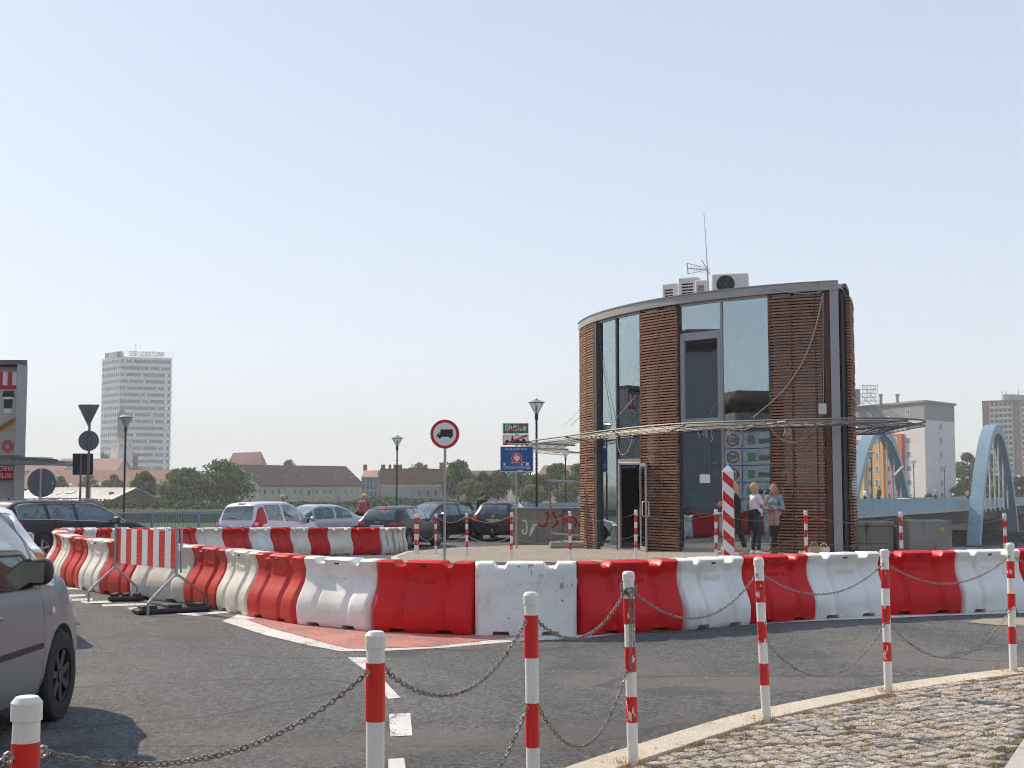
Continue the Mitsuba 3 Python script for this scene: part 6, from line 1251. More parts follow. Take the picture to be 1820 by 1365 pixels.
# gabled brick church front beside it
D = 545; k = thing('gabled_hall', 'brown brick hall with a steep gable, rose window and pinnacles below the clock tower', 'building'); F = face(XP(181, D), XP(201, D)); L_ = 20 / FPX * D
obj('gable_wall', MB().prism([(0, GB), (L_, GB), (L_, Z(830, D)), (L_ * .62, Z(808, D)), (L_ * .3, Z(828, D)), (0, Z(832, D))], 2.0, F), 'wall_brick', k)
o = obj('rose_window', MB().prism(Polygon(S(disc(1.25, 24), 1, L_ * .62, Z(829, D)), [S(disc(.95, 24), 1, L_ * .62, Z(829, D))]), .3, up(F, 2.0)), 'wall_pale', k); obj('pane', MB().prism(S(disc(.95, 24), 1, L_ * .62, Z(829, D)), .1, up(F, 2.0)), 'far_glass', o)
for px, yt in ((182, 807), (187, 812), (239, 810), (243, 814)): c = P(px, yt, D); obj('pinnacle', MB().box((c[0], D, (c[2] + GB) / 2), (.9, .9, c[2] - GB)).lathe([(.7, c[2]), (0, c[2] + 1.6)], (c[0], D, 0), 6), 'wall_brick', k)
A_, B_ = XP(236, D + 2), XP(300, D + 8); prism_block('side_range', k, Polygon([A_, B_, B_ + [0, 9], A_ + [0, 9]]), GB, Z(834, D), 'wall_brick')
# roofs behind the sheds
k, F, L, rf, RM = gable_house('long_house', 'very long house with a weathered red tiled roof and pale gable', 'building', XP(30, 424), XP(284, 408), 17, Z(868, 415), Z(836.5, 422), 'wall_plaster', 'roof_red')
for u in (12, 20, 31, 40): obj('roof_window', MB().box((u, 2.0, .04), (.7, .9, .1)), 'lamp_clear', rf, M=RM)
k, F, L, rf, RM = gable_house('red_roofed_house', 'house with a long pale red roof rising behind the long tiled roof', 'building', XP(96, 480), XP(206, 476), 14, Z(838, 478), Z(816, 485), 'wall_plaster', 'roof_pink')
k, F, L, rf, RM = gable_house('grey_roofed_house', 'low house with a greyish roof left of the pale red roof', 'building', XP(25, 470), XP(112, 466), 12, Z(837, 468), Z(824, 474), 'wall_plaster', 'roof_brown')
k = thing('flat_block', 'small pale flat-roofed block on the skyline at the far left', 'building'); a, b = XP(43, 640), XP(78, 640); prism_block('wall', k, Polygon([a, b, b + [0, 14], a + [0, 14]]), GB, Z(812, 640), 'wall_lilac'); F = face(a, b); windows(k, F, np.linspace(1.5, 8.2, 4), [Z(817, 640)], 1.2, 1.0)
# brick shed with a sheet roof
k, F, L, rf, RM = gable_house('brick_shed', 'dark brick shed with a pale standing-seam sheet roof, skylights and brick gable', 'building', XP(20, 284), XP(196, 262), 12.5, Z(890, 268), Z(868.5, 275), 'wall_brick', 'roof_sheet')
m = MB()
for u in np.arange(.4, L, .55): m.box((u, 3.4, .03), (.06, 6.9, .08))
obj('roof_seams', tf(m, RM), 'roof_sheet', rf, kind='stuff')
for u in (9.3, 11.0, 14.6, 17.2, 18.3): o = obj('skylight', MB().box((u, 3.0 + .7 * (u > 16), .06), (1.0, 1.3, .16)), 'wall_grey_flat', rf, M=RM); obj('pane', MB().box((u, 3.0 + .7 * (u > 16), .15), (.8, 1.1, .02)), 'lamp_clear', o, M=RM)
for px, y0, y1 in ((197, 875, 892), (155.5, 864, 878)): c = P(px, y0, 266); obj('chimney', MB().box((c[0], 266.5, c[2] - 1.2), (.8, .8, 2.6)), 'wall_brick', k)
# house with a pinkish hipped roof
k = thing('pink_roofed_house', 'house with a big steep pinkish tiled roof rising behind the broad trees', 'building'); D = 390
a, b, r0, r1, g = P(398, 842, D), P(446, 842, D), P(414, 805, D + 7), P(464, 803, D + 7), P(482, 842, D + 10)
obj('roof', MB().add([a, b + [3, 0, 0], r1, r0, g, P(398, 842, D + 18)], [[0, 1, 2], [0, 2, 3], [1, 4, 2], [3, 2, 4], [3, 4, 5], [0, 3, 5]]), 'roof_pink', k)
obj('wall', MB().prism(Polygon([a[:2], b[:2] + [3, 0], g[:2], [a[0], D + 18]]).buffer(-.3), Z(842, D) - GB, place(0, 0, GB)), 'wall_plaster', k)
# long plastered house with dark roof
A, B = XP(463, 296), XP(646, 322)
k, F, L, rf, RM = gable_house('plastered_house', 'long plastered house with a dark brown tiled roof and rows of small windows', 'building', A, B, 13, Z(862.5, 296), Z(827.5, 300), 'wall_plaster', 'roof_dark', over=.35)
U = lambda px: (px - 463) / (646 - 463) * L * (1 + .08 * (1 - (px - 463) / 183.)) if False else np.linalg.norm(np.array([ (lambda t: t)(0), 0])) + (lambda s: s * L)( (lambda x: (296 * (x - 463)) / ((646 - 463) * 322 - (322 - 296) * (x - 463)) )(px))
for px in (472, 485.5, 497, 525, 536.5, 564.5, 577.5, 588.5, 615, 625.5, 637): windows(k, F, [U(px)], [Z(873.5, 305)], .62, .95, 'wall_pale', mullion=False)
for px in (472, 485.5, 497, 525, 536.5, 550, 564.5, 577.5, 588.5, 615, 625.5, 637): windows(k, F, [U(px)], [Z(899, 305)], .62, .95, 'wall_pale', mullion=False)
for px in (550,): windows(k, F, [U(px)], [Z(876, 305)], .75, 1.4, 'wall_pale', mullion=False)
for px in (511.5, 602.5): obj('stair_strip', MB().box((U(px), (Z(868, 305) + GB) / 2, .03), (1.75, Z(868, 305) - GB, .10)), 'wall_lilac', k, M=F); windows(k, F, [U(px)], [Z(884, 305)], .7, .9, 'wall_pale', mullion=False)
obj('downpipe', MB().box((U(558), -.8, .05), (.12, 4.4, .12)), 'wall_grey_flat', k, M=F)
for px in (472, 520, 550, 610, 637): o = obj('roof_window', MB().box((U(px), 2.9, .05), (.55, .8, .12)), 'wall_grey_flat', rf, M=RM); obj('pane', MB().box((U(px), 2.9, .115), (.4, .6, .02)), 'far_glass', o, M=RM)
# brown mansard building with a glazed stair
k = thing('mansard_building', 'grey building with a brown tiled mansard storey, chimneys and a glazed stair tower', 'building'); D = 292
a, b, c, d = XP(679, D), XP(731, D - 3), XP(800, D + 7), XP(679, D + 14)
pl_ = Polygon([a, b, c, c + [0, 12], d]); zm = Z(864, D); prism_block('wall', k, pl_, GB, zm, 'wall_grey'); prism_block('string_course', k, pl_.buffer(.15, join_style=2), zm, zm + .3, 'wall_pale'); v_, f_ = trimesh.creation.extrude_polygon(pl_.buffer(.0), 1, engine='earcut').vertices, None
prism_block('mansard_roof', k, pl_.buffer(.25, join_style=2), zm + .3, Z(834, D), 'roof_brown'); prism_block('roof', k, pl_.buffer(.45, join_style=2), Z(834, D), Z(833, D), 'roof_dark')
F = face(b, c); Lb = np.linalg.norm(c - b)
for u in (.20, .42, .62, .82): windows(k, F, [u * Lb], [Z(851, D)], 1.0, 1.35, 'wall_pale'); windows(k, F, [u * Lb], [Z(877, D)], 1.05, 1.5, 'wall_pale'); windows(k, F, [u * Lb], [Z(902, D)], 1.05, 1.5, 'wall_pale')
for px, w in ((649, 6), (681, 7), (693, 4), (702, 5), (710, 9), (745, 8), (757, 5), (786, 10)): q = P(px, 829 if px < 780 else 825, D + 6); obj('chimney', MB().box((q[0], D + 6, q[2] - .6), (w / FPX * D, 1.0, 2.0)), 'roof_brown' if w > 5 else 'wall_brick', k)
a2, b2 = XP(644, D + 2), XP(672, D); pl2 = Polygon([a2, b2, b2 + [0, 8], a2 + [0, 8]]); st = prism_block('stair_tower', k, pl2.buffer(-.12), GB, Z(848, D), 'far_glass_blue'); F = face(a2, b2); L2 = np.linalg.norm(b2 - a2)
for u in np.linspace(0, L2, 5): obj('stair_frame', MB().box((u, (Z(848, D) + GB) / 2, .0), (.16, Z(848, D) - GB, .2)), 'wall_lilac', st, M=F)
for y in (848, 860, 871, 873, 884, 895): obj('stair_frame', MB().box((L2 / 2, Z(y, D), .01), (L2, .2, .24)), 'wall_lilac', st, M=F)
obj('stair_roof', MB().add([P(642, 848, D + 1.5), P(674, 848, D - .5), P(670, 835.5, D + 3), P(647, 836, D + 5), P(674, 848, D + 9), P(642, 848, D + 10)], [[0, 1, 2], [0, 2, 3], [1, 4, 2], [3, 2, 4], [3, 4, 5], [0, 3, 5]]), 'roof_pink', k); p5 = Polygon([XP(672, D + .2), XP(679, D + .0), XP(679, D + 8), XP(672, D + 8)]); prism_block('link', k, p5, GB, Z(836, D), 'wall_grey_flat')
k, F, L, rf, RM = gable_house('red_roof_house_behind', 'house whose red roof shows between the trees left of the kiosk', 'building', XP(955, 392), XP(1052, 385), 13, Z(850, 388), Z(828, 394), 'wall_plaster', 'roof_red')
k, F, L, rf, RM = gable_house('dark_roof_house', 'house with a dark roof and small gable behind the chimneys and pointed tree', 'building', XP(795, 340), XP(868, 336), 14, Z(862, 338), Z(838, 344), 'wall_grey', 'roof_dark'); 
obj('dormer', MB().add([P(815, 840, 343), P(838, 840, 343), P(828, 827.5, 344), P(815, 840, 350), P(838, 840, 350), P(822, 828, 352)], [[0, 1, 2], [1, 4, 2], [2, 4, 5], [0, 2, 5], [0, 5, 3]]), 'roof_pink', k)
# the white apartment block
D = 300; k = thing('apartment_block', 'pale seven-storey apartment block with grey top floor and yellow and orange bays', 'building'); c0, cl, cr = XP(1643.5, D), XP(1480, D + 34), XP(1697, D + 13); zt = Z(711, D)
pl_ = Polygon([cl, c0, cr, cl + (cr - c0)]); zg = Z(746, D); prism_block('wall', k, pl_, GB, zg, 'wall_white'); prism_block('top_storey', k, pl_.buffer(.02, join_style=2), zg, zt - .5, 'wall_grey_flat'); prism_block('roof', k, pl_.buffer(.5, join_style=2), zt - .5, zt, 'wall_grey_flat')
F = face(cl, c0); L = np.linalg.norm(c0 - cl); dep = lambda px: (lambda s: s * L)(((px - 1480) * (D + 34)) / ((1643.5 - 1480) * D + (px - 1480) * 34))
zrow = [Z(y, D + 6) for y in (732.5, 758.5, 783.5, 808, 833, 858, 882)]
for px in (1614.5, 1580, 1546): windows(k, F, [dep(px)], zrow, 1.45, 1.25, 'paper', 'far_glass_blue')
windows(k, F, [dep(1517)], zrow[:2], 1.45, 1.25, 'paper', 'far_glass_blue')
for (p0, p1, y0, mt) in ((1586.5, 1607.5, 771, 'bay_red'), (1552.5, 1574, 776, 'bay_orange'), (1519, 1541, 779, 'bay_yellow')):
    u0, u1 = dep(p0), dep(p1); bay = obj('bay', MB().box(((u0 + u1) / 2, (Z(y0, D + 6) + GB) / 2, .45), (u1 - u0, Z(y0, D + 6) - GB, .9)), mt, k, M=F); windows(bay, up(F, .9), [(u0 + u1) / 2], [Z(y, D + 6) for y in (783.5, 809, 834, 859, 883)], 1.15, 1.75, 'paper', 'far_glass_blue')
F = face(c0, cr); L = np.linalg.norm(cr - c0); windows(k, F, [L * .52], zrow, .75, 1.35, 'wall_grey_flat', mullion=False); obj('joint', MB().box((L * .46, (zt + GB) / 2, .01), (.08, zt - GB - 1, .04)), 'wall_grey_flat', k, M=F)
for px in (1565.5, 1595): q = P(px, 707, D + 14); obj('chimney', MB().lathe([(.35, zt), (.35, q[2] + .3), (.5, q[2] + .3), (.5, q[2] + .9), (0, q[2] + 1)], (q[0], D + 14, 0), 8), 'wall_grey_flat', k)
q0, q1 = P(1497, 692, D + 20), P(1527, 690, D + 20); obj('lift_house', MB().box(((q0[0] + q1[0]) / 2, D + 22, (q0[2] + zt) / 2), (q1[0] - q0[0], 6, q0[2] - zt)), 'wall_grey_flat', k)
m = MB(); x0, x1, z0, z1 = P(1516, 0, D + 16)[0], P(1543, 0, D + 16)[0], zt, Z(684, D + 16)
for x in np.linspace(x0, x1, 5):
    for y in (D + 15, D + 17): m.tube([(x, y, z0), (x, y, z1 - (x1 - x) * 0)], .05, 4)
for z in np.linspace(z0 + .8, z1 - .2, 5):
    for y in (D + 15, D + 17): m.tube([(x0, y, z), (x1, y, z)], .05, 4)
m.tube([(x0, D + 15, z0), (x1, D + 15, z1)], .05, 4).tube([(x1, D + 15, z0), (x0, D + 15, z1)], .05, 4)
scene[thing('scaffold', 'light tube scaffold on the roof of the pale apartment block', 'scaffold')] = plym(m.mesh(), 'galvanised')
# the far high-rise
D = 520; k = thing('tower_block', 'distant pinkish residential high-rise with rows of white balconies at the right edge', 'high-rise'); a, b, c = XP(1747, D + 6), XP(1803, D - 2), XP(1862, D + 12); zt = Z(711, D)
pl_ = Polygon([a, b, c, c + (a - b)]); prism_block('wall', k, pl_, GB, zt, 'wall_panel_brown'); prism_block('roof_storey', k, Polygon([a + (b - a) * .62, b, c, c + (a - b) * .4]).buffer(-.5), zt, Z(701, D), 'wall_lilac')
F = face(a, b); L = np.linalg.norm(b - a); Fr = face(b, c); L2 = np.linalg.norm(c - b)
for F_, u0, u1 in ((F, L * .25, L * .96), (Fr, L2 * .18, L2 * .95)):
    for i in range(16):
        z = Z(723 + i * 9.9, D); bl = obj('balcony', MB().box(((u0 + u1) / 2, z - .2, .35), (u1 - u0, .95, .7)), 'wall_pale', k, M=F_); obj('window_band', MB().box(((u0 + u1) / 2, z + .95, .03), (u1 - u0 - .4, 1.15, .06)), 'far_glass', bl, M=F_)
        for j in range(6): obj('divider', MB().box((u0 + (u1 - u0) * j / 5, z + .9, .2), (.35, 1.3, .4)), 'wall_pale', bl, M=F_)
for px, yt in ((1781, 695), (1788, 695), (1810, 693)): q = P(px, yt, D + 4); obj('roof_mast', MB().tube([(q[0], D + 4, zt), (q[0], D + 4, q[2])], .15, 4), 'galvanised', k)
# ---------------------------------------------------------------- the bridge
k = thing('bridge', 'pale blue steel arch bridge with two tied arches crossing the river', 'bridge')
RA, RD = np.array([26.5, 100.]), np.array([.445, .8955]); RN = np.array([.8955, -.445])    # along, to the right
rp = lambda D, off=0.0: RA + RD * ((D - 100) / RD[1]) + RN * off
rz = lambda D: np.interp(D, [60, 100, 160, 260], [.62, .55, -.02, -.6])
Ds = np.linspace(64, 262, 34); 
def ribbon(off0, off1, za, zb_, mat, name, Ds=Ds):
    v = np.array([[*rp(D, o), rz(D) + z] for D in Ds for o, z in ((off0, za), (off1, za), (off1, zb_), (off0, zb_))]); n = len(Ds); q = []
    for i in range(n - 1):
        for r in range(4): q.append([i * 4 + r, i * 4 + (r + 1) % 4, i * 4 + 4 + (r + 1) % 4, i * 4 + 4 + r])
    q += [[0, 3, 2, 1], [4 * n - 4, 4 * n - 3, 4 * n - 2, 4 * n - 1]]; return obj(name, MB().add(v, np.array(q)), mat, k)
for i in range(33):
    sg = np.array([Ds[i] + .03, Ds[i + 1] - .03]); ribbon(-.04, .04, -1.22, -.05, 'bridge_blue', 'parapet_panel', sg)
ribbon(-.09, .09, -.05, .04, 'bridge_blue', 'handrail'); ribbon(-.5, .25, -1.42, -1.26, 'concrete', 'edge_kerb'); ribbon(-12.8, .0, -2.9, -1.44, 'deck_dark', 'deck'); ribbon(-12.1, -12.0, -1.3, .0, 'bridge_blue', 'far_parapet'); ribbon(-11.6, -3.2, -1.44, -1.36, 'asphalt', 'roadway'); ribbon(-3.2, -.6, -1.44, -.62, 'concrete', 'footway')
D0, D1 = 150.0, 192.0
def rib(off, w=1.45, dpt=1.15, n=41):
    t = np.linspace(-1, 1, n); Dm = (D0 + D1) / 2 + (D1 - D0) / 2 * t; zc = 9.0 - 14.6 * np.abs(t) ** 2.05; dz = np.gradient(zc, (D1 - D0) / 2 / .8955 * (t[1] - t[0]) / (t[1] - t[0]) * t); L_ = []
    for i in range(n):
        T_ = np.array([1.0, dz[i]]); T_ /= np.linalg.norm(T_); N_ = np.array([-T_[1], T_[0]])
        for sx, sn in ((-w / 2, .5), (w / 2, .5), (w / 2, -.5), (-w / 2, -.5)): b = rp(Dm[i], off + sx); o = RD * (N_[0] * sn * dpt); L_.append([*(b + o), zc[i] + N_[1] * sn * dpt])
    q = [[i * 4 + r, i * 4 + (r + 1) % 4, i * 4 + 4 + (r + 1) % 4, i * 4 + 4 + r] for i in range(n - 1) for r in range(4)]; o = obj('arch', MB().add(np.array(L_), np.array(q)), 'bridge_blue', k)
    for tt in np.linspace(-.68, .68, 7):
        D = (D0 + D1) / 2 + (D1 - D0) / 2 * tt; z = 9.0 - 14.6 * abs(tt) ** 2.05; b = rp(D, off); obj('hanger', MB().tube([(*b, rz(D) - 1.6), (*b, z - .5)], .10, 6), 'wall_pale', o, smooth=50)
        g = RD * .9; obj('gusset', MB().add(np.array([[*(b - g * s - RN * .06), z - .55] if False else [*(b + g * s + RN * e), zz] for e in (-.05, .05) for s, zz in ((-1, z - .35), (1, z - .35), (.15, z - 1.7), (-.15, z - 1.7))]), np.array([[0, 1, 2, 3], [7, 6, 5, 4], [0, 4, 5, 1], [1, 5, 6, 2], [2, 6, 7, 3], [3, 7, 4, 0]])), 'bridge_blue', o)
rib(1.7); rib(-13.0)
obj('pier', MB().box((*rp(150, -5.5), -6.9), (20, 8, 3.4), yaw=math.atan2(RN[1], RN[0]), ch=.3), 'deck_dark', k); obj('pier', MB().box((*rp(194, -5.5), -6.9), (20, 8, 3.4), yaw=math.atan2(RN[1], RN[0]), ch=.3), 'deck_dark', k)
obj('abutment', MB().box((*rp(76, -6.8), -5.2), (15, 24, 7.0), yaw=math.atan2(RN[1], RN[0]), ch=.1), 'old_concrete', k)
for px, yt, D in ((1548, 801, 108), (1623.5, 818, 128), (1678, 827.5, 146), (1718.5, 833.5, 163)): 
    c = P(px, yt, D); b = float(rz(D)) - 1.3; h = c[2] - b; sc_ = h / 5.0; lamp_kit(5.0).put('street_lamp', place(c[0], c[1], b, .3, sc_), {1548: 'first and tallest of the four lamps on the bridge parapet', 1623.5: 'second lamp on the bridge parapet, before the orange bay', 1678: 'third lamp on the bridge parapet, before the corner of the pale block', 1718.5: 'last lamp on the bridge parapet, beside the near arch'}[px], 'street lamp', 'street lamps by the river and on the bridge')
c = P(1587, 843, 117); kk = thing('solar_lamp', 'pole on the bridge with a tilted flat panel before the far arch', 'street lamp'); obj('pole', MB().tube([(c[0], c[1], float(rz(117)) - 1.3), c], .07, 6), 'bridge_blue', kk); obj('tilted_panel', MB().bar(P(1588, 847, 117), P(1605, 829, 117), 1.0, .1), 'sign_back', kk)
for i, (px, py, D) in enumerate(((1719.5, 849, 270), (1811, 846.5, 262), (1812, 868, 280), (1694, 879, 265))):
    kk = thing('globe_lamp', ['white globe lamp beside the last bridge lamp', 'white globe lamp right of the near arch, the higher one', 'white globe lamp right of the near arch, the lower one', 'white globe lamp above the bridge parapet at the foot of the pale block'][i], 'street lamp', 'white globe lamps on the far bank'); c = P(px, py, D)
    obj('pole', MB().tube([(c[0], D, GB), (c[0], D, c[2] - .2)], .07, 5), 'lamp_black', kk); obj('globe', (lambda s: (np.array(s.vertices) * .28 + c, np.array(s.faces)))(trimesh.creation.icosphere(2)), 'opal', kk, smooth=True)
# ---------------------------------------------------------------- the twin kiosk at the left edge
k = thing('snack_kiosk', 'grey-framed snack kiosk with a food poster and red sign at the left edge', 'kiosk'); D = 45.0; zk = lambda y: P(40, y, D)[2]; xk = lambda px: XD(px, D)[0]
zt = zk(647); zb = -.6
sl_ = lambda px, d: XD(px, D + d)[0]
prism_block('wall', k, Polygon([(-27, D + .5), (xk(27), D + .5), (sl_(20, 6.5), D + 6.5), (-27, D + 6.5)]), zb, zt - .05, 'wall_plaster'); prism_block('corner_column', k, Polygon([(xk(27) + .004, D), (xk(40), D + .3), (sl_(36, 3), D + 3), (sl_(24, 3), D + 3)]), zb, zt, 'alu'); prism_block('roof', k, Polygon([(-27, D - .2), (xk(40) + .05, D + .1), (sl_(36, 3.2), D + 3.2), (sl_(20, 6.6), D + 6.6), (-27, D + 6.6)]), zt, zt + .15, 'sign_back')
Fk = frame([xk(-40), D + .5, 0], (1, 0, 0), (0, 0, 1.0)); W = xk(27) - xk(-40); u_ = lambda px: xk(px) - xk(-40)
po = obj('poster', MB().box((W / 2, (zk(657) + zk(810)) / 2, .03), (W - .02, zk(657) - zk(810), .06)), 'wall_plaster', k, M=Fk)
for i in range(7): obj('awning_stripe', MB().box((u_(27) - (i + .5) * 8.4 * D / FPX, (zk(659) + zk(684)) / 2, .068), (8.4 * D / FPX, zk(659) - zk(684), .012)), ('sign_red', 'paper')[i % 2], po, M=Fk)
obj('awning_edge', MB().box((W / 2, (zk(683) + zk(690)) / 2, .075), (W, zk(683) - zk(690), .012)), 'sign_red', po, M=Fk)
s = D / FPX; Fp = up(Fk, .062)
obj('cup', MB().prism([(u_(-2), zk(733)), (u_(10), zk(733)), (u_(13), zk(701)), (u_(-5), zk(701))], .006, Fp), 'paper', po); obj('cup_sleeve', MB().prism([(u_(-3), zk(725)), (u_(11), zk(725)), (u_(12.4), zk(708)), (u_(-4.4), zk(708))], .009, Fp), 'seat_cloth', po); obj('cup_lid', MB().prism(Polygon([(u_(-6), zk(703)), (u_(14), zk(703)), (u_(12), zk(694)), (u_(-4), zk(694))]).buffer(.02), .010, Fp), 'sign_black', po)
ct = np.array([u_(2), zk(756)]); R2 = np.array([[.82, -.57], [.57, .82]]); el = lambda a, b, dx, dy, n=28: [tuple(ct + R2 @ (np.array([a * math.cos(t) + dx, b * math.sin(t) + dy]))) for t in np.arange(n) * 2 * np.pi / n]
obj('bun', MB().prism(el(21 * s, 7.5 * s, 0, 0), .006, Fp), 'bay_orange', po); obj('lettuce', MB().prism(el(19 * s, 4.5 * s, 0, 2.5 * s), .008, Fp), 'shop_green', po); obj('sausage', MB().prism(el(19.5 * s, 3.2 * s, 0, 1.2 * s), .010, Fp), 'roof_red', po)
from shapely.geometry import LineString
t = np.linspace(-15, 15, 40) * s; zz = LineString([tuple(ct + R2 @ np.array([a, 1.2 * s + 2.4 * s * math.sin(a / s * .9)])) for a in t]).buffer(.6 * s); obj('sauce', MB().prism(zz, .012, Fp), 'sign_red', po)
dc = (u_(5), zk(793)); obj('doughnut', MB().prism(Polygon(S(disc(12 * s), 1, *dc), [S(disc(3.2 * s), 1, *dc)]), .006, Fp), 'bay_orange', po); obj('icing', MB().prism(Polygon(S([(x * (1 + .06 * math.sin(7 * math.atan2(y, x))), y * (1 + .06 * math.sin(7 * math.atan2(y, x)))) for x, y in disc(10.5 * s)], 1, dc[0], dc[1] + 1.2 * s), [S(disc(4 * s), 1, *dc)]), .010, Fp), 'cloth_rose', po)
sg = obj('red_sign', MB().box((u_(23) - 1.2, (zk(824) + zk(853)) / 2, .05), (2.4, zk(824) - zk(853), .1)), 'sign_red', k, M=Fk)
for txt, y, rr in (('CRÈME', 836.5, 19.5), ('BERLINER', 848.5, 22)): v, f = text(txt, .155, .006); v = v.copy(); v[:, 0] *= .78; v[:, 0] += u_(rr) - v[:, 0].max(); v[:, 0] += (v[:, 1]) * .12; v[:, 1] += zk(y); obj('lettering', tf((v, f), up(Fk, .101)), 'sign_white', sg)
cz_ = zk(815.5); m = MB(); cc_ = spline([(-27, D - 2.6), (xk(60), D - 2.2), (xk(110), D - 1.0), (xk(126), D + .8), (xk(112), D + 3), (xk(70), D + 5)], 60); ci_ = spline([(-27, D - .3), (xk(30), D - .2), (xk(44), D + .3), (xk(46), D + 1.6), (xk(43), D + 3), (xk(42), D + 5)], 60)
cnp = obj('canopy', MB().tube(np.c_[cc_, np.full(60, cz_ - .22)], .03, 6), 'tube_steel', k)
for f_ in (.25, .5, .75, 1): q_ = cc_ + (ci_ - cc_) * f_; obj('canopy_tube', MB().tube(np.c_[q_, np.full(60, cz_ - .22 + .2 * f_)], .02, 5), 'tube_steel', cnp)
for i in range(0, 59): m.tube([(*cc_[i], cz_ - .22), (*ci_[i], cz_)], .008, 4)
obj('canopy_rods', m, 'tube_steel', cnp, kind='stuff'); obj('fascia', MB().bar((-27, D - .25, cz_ + .05), (xk(44), D - .2, cz_ + .05), .10, .14), 'sign_back', k); obj('canopy_beam', MB().bar((xk(38), D - .3, cz_ + .02), (xk(106), D - .1, cz_ - .06), .12, .09), 'sign_back', cnp)
# ---------------------------------------------------------------- people: x to the front, y to the left, z up, 1.70 m tall
_ico = np.array(trimesh.creation.icosphere(1).vertices); _ico2 = np.array(trimesh.creation.icosphere(2).vertices)
def bone(a, ra, b, rb, s=_ico): return m3.Manifold.hull_points(np.vstack([np.asarray(a, float) + s * ra, np.asarray(b, float) + s * rb]))
def ell(c, r): return m3.Manifold.hull_points(np.asarray(c, float) + _ico2 * np.asarray(r, float))
def fuse(parts, step=.03, it=8, tri=None):
    m = m3.Manifold()
    for p in parts: m = m + p
    v, f = fman(m.refine_to_length(step)); t = trimesh.Trimesh(v, f, process=True); trimesh.smoothing.filter_taubin(t, .5, .53, it); return np.array(t.vertices), np.array(t.faces)
BASE = dict(pel=(0, 0, .93), waist=(0, 0, 1.06), chest=(.0, 0, 1.25), neck=(-.01, 0, 1.42), head=(.015, 0, 1.575), look=0.0,
            sl=(0, .175, 1.375), sr=(0, -.175, 1.375), el=(-.03, .23, 1.10), er=(-.03, -.23, 1.10), wl=(.06, .23, .86), wr=(.06, -.23, .86),
            hl=(0, .085, .90), hr=(0, -.085, .90), kl=(.03, .10, .49), kr=(.03, -.10, .49), al=(-.02, .10, .085), ar=(-.02, -.10, .085), tl=(1, .15), tr=(1, -.15))
def hand(w, d, n, side, curl=.5):
    """palm and five fingers: d along the forearm, n out of the back of the hand"""
    d = np.asarray(d, float) / np.linalg.norm(d); n = np.asarray(n, float) - d * (np.asarray(n, float) @ d); n /= np.linalg.norm(n); s = np.cross(d, n) * side; w = np.asarray(w, float); P_ = [bone(w, .026, w + d * .05, .024), bone(w + d * .03 + s * .018, .020, w + d * .085 + s * .026, .015), bone(w + d * .03 - s * .018, .020, w + d * .082 - s * .026, .014), bone(w + d * .05, .02, w + d * .088, .016)]
    for i, (o, l) in enumerate(((.030, .072), (.010, .080), (-.010, .075), (-.029, .058))):
        a = w + d * .085 + s * o; cu = curl * (1 + .12 * i); b = a + (d * math.cos(cu) - n * math.sin(cu)) * l * .5; c = b + (d * math.cos(2.1 * cu) - n * math.sin(2.1 * cu)) * l * .5; P_ += [bone(a, .0095, b, .0085), bone(b, .0085, c, .007)]
    a = w + d * .025 + s * .026; b = a + (d * .6 + s * .7 - n * .25) * .045; P_ += [bone(a, .013, b, .0105), bone(b, .0105, b + (d * .85 + s * .25 - n * .3) * .035, .008)]
    return P_
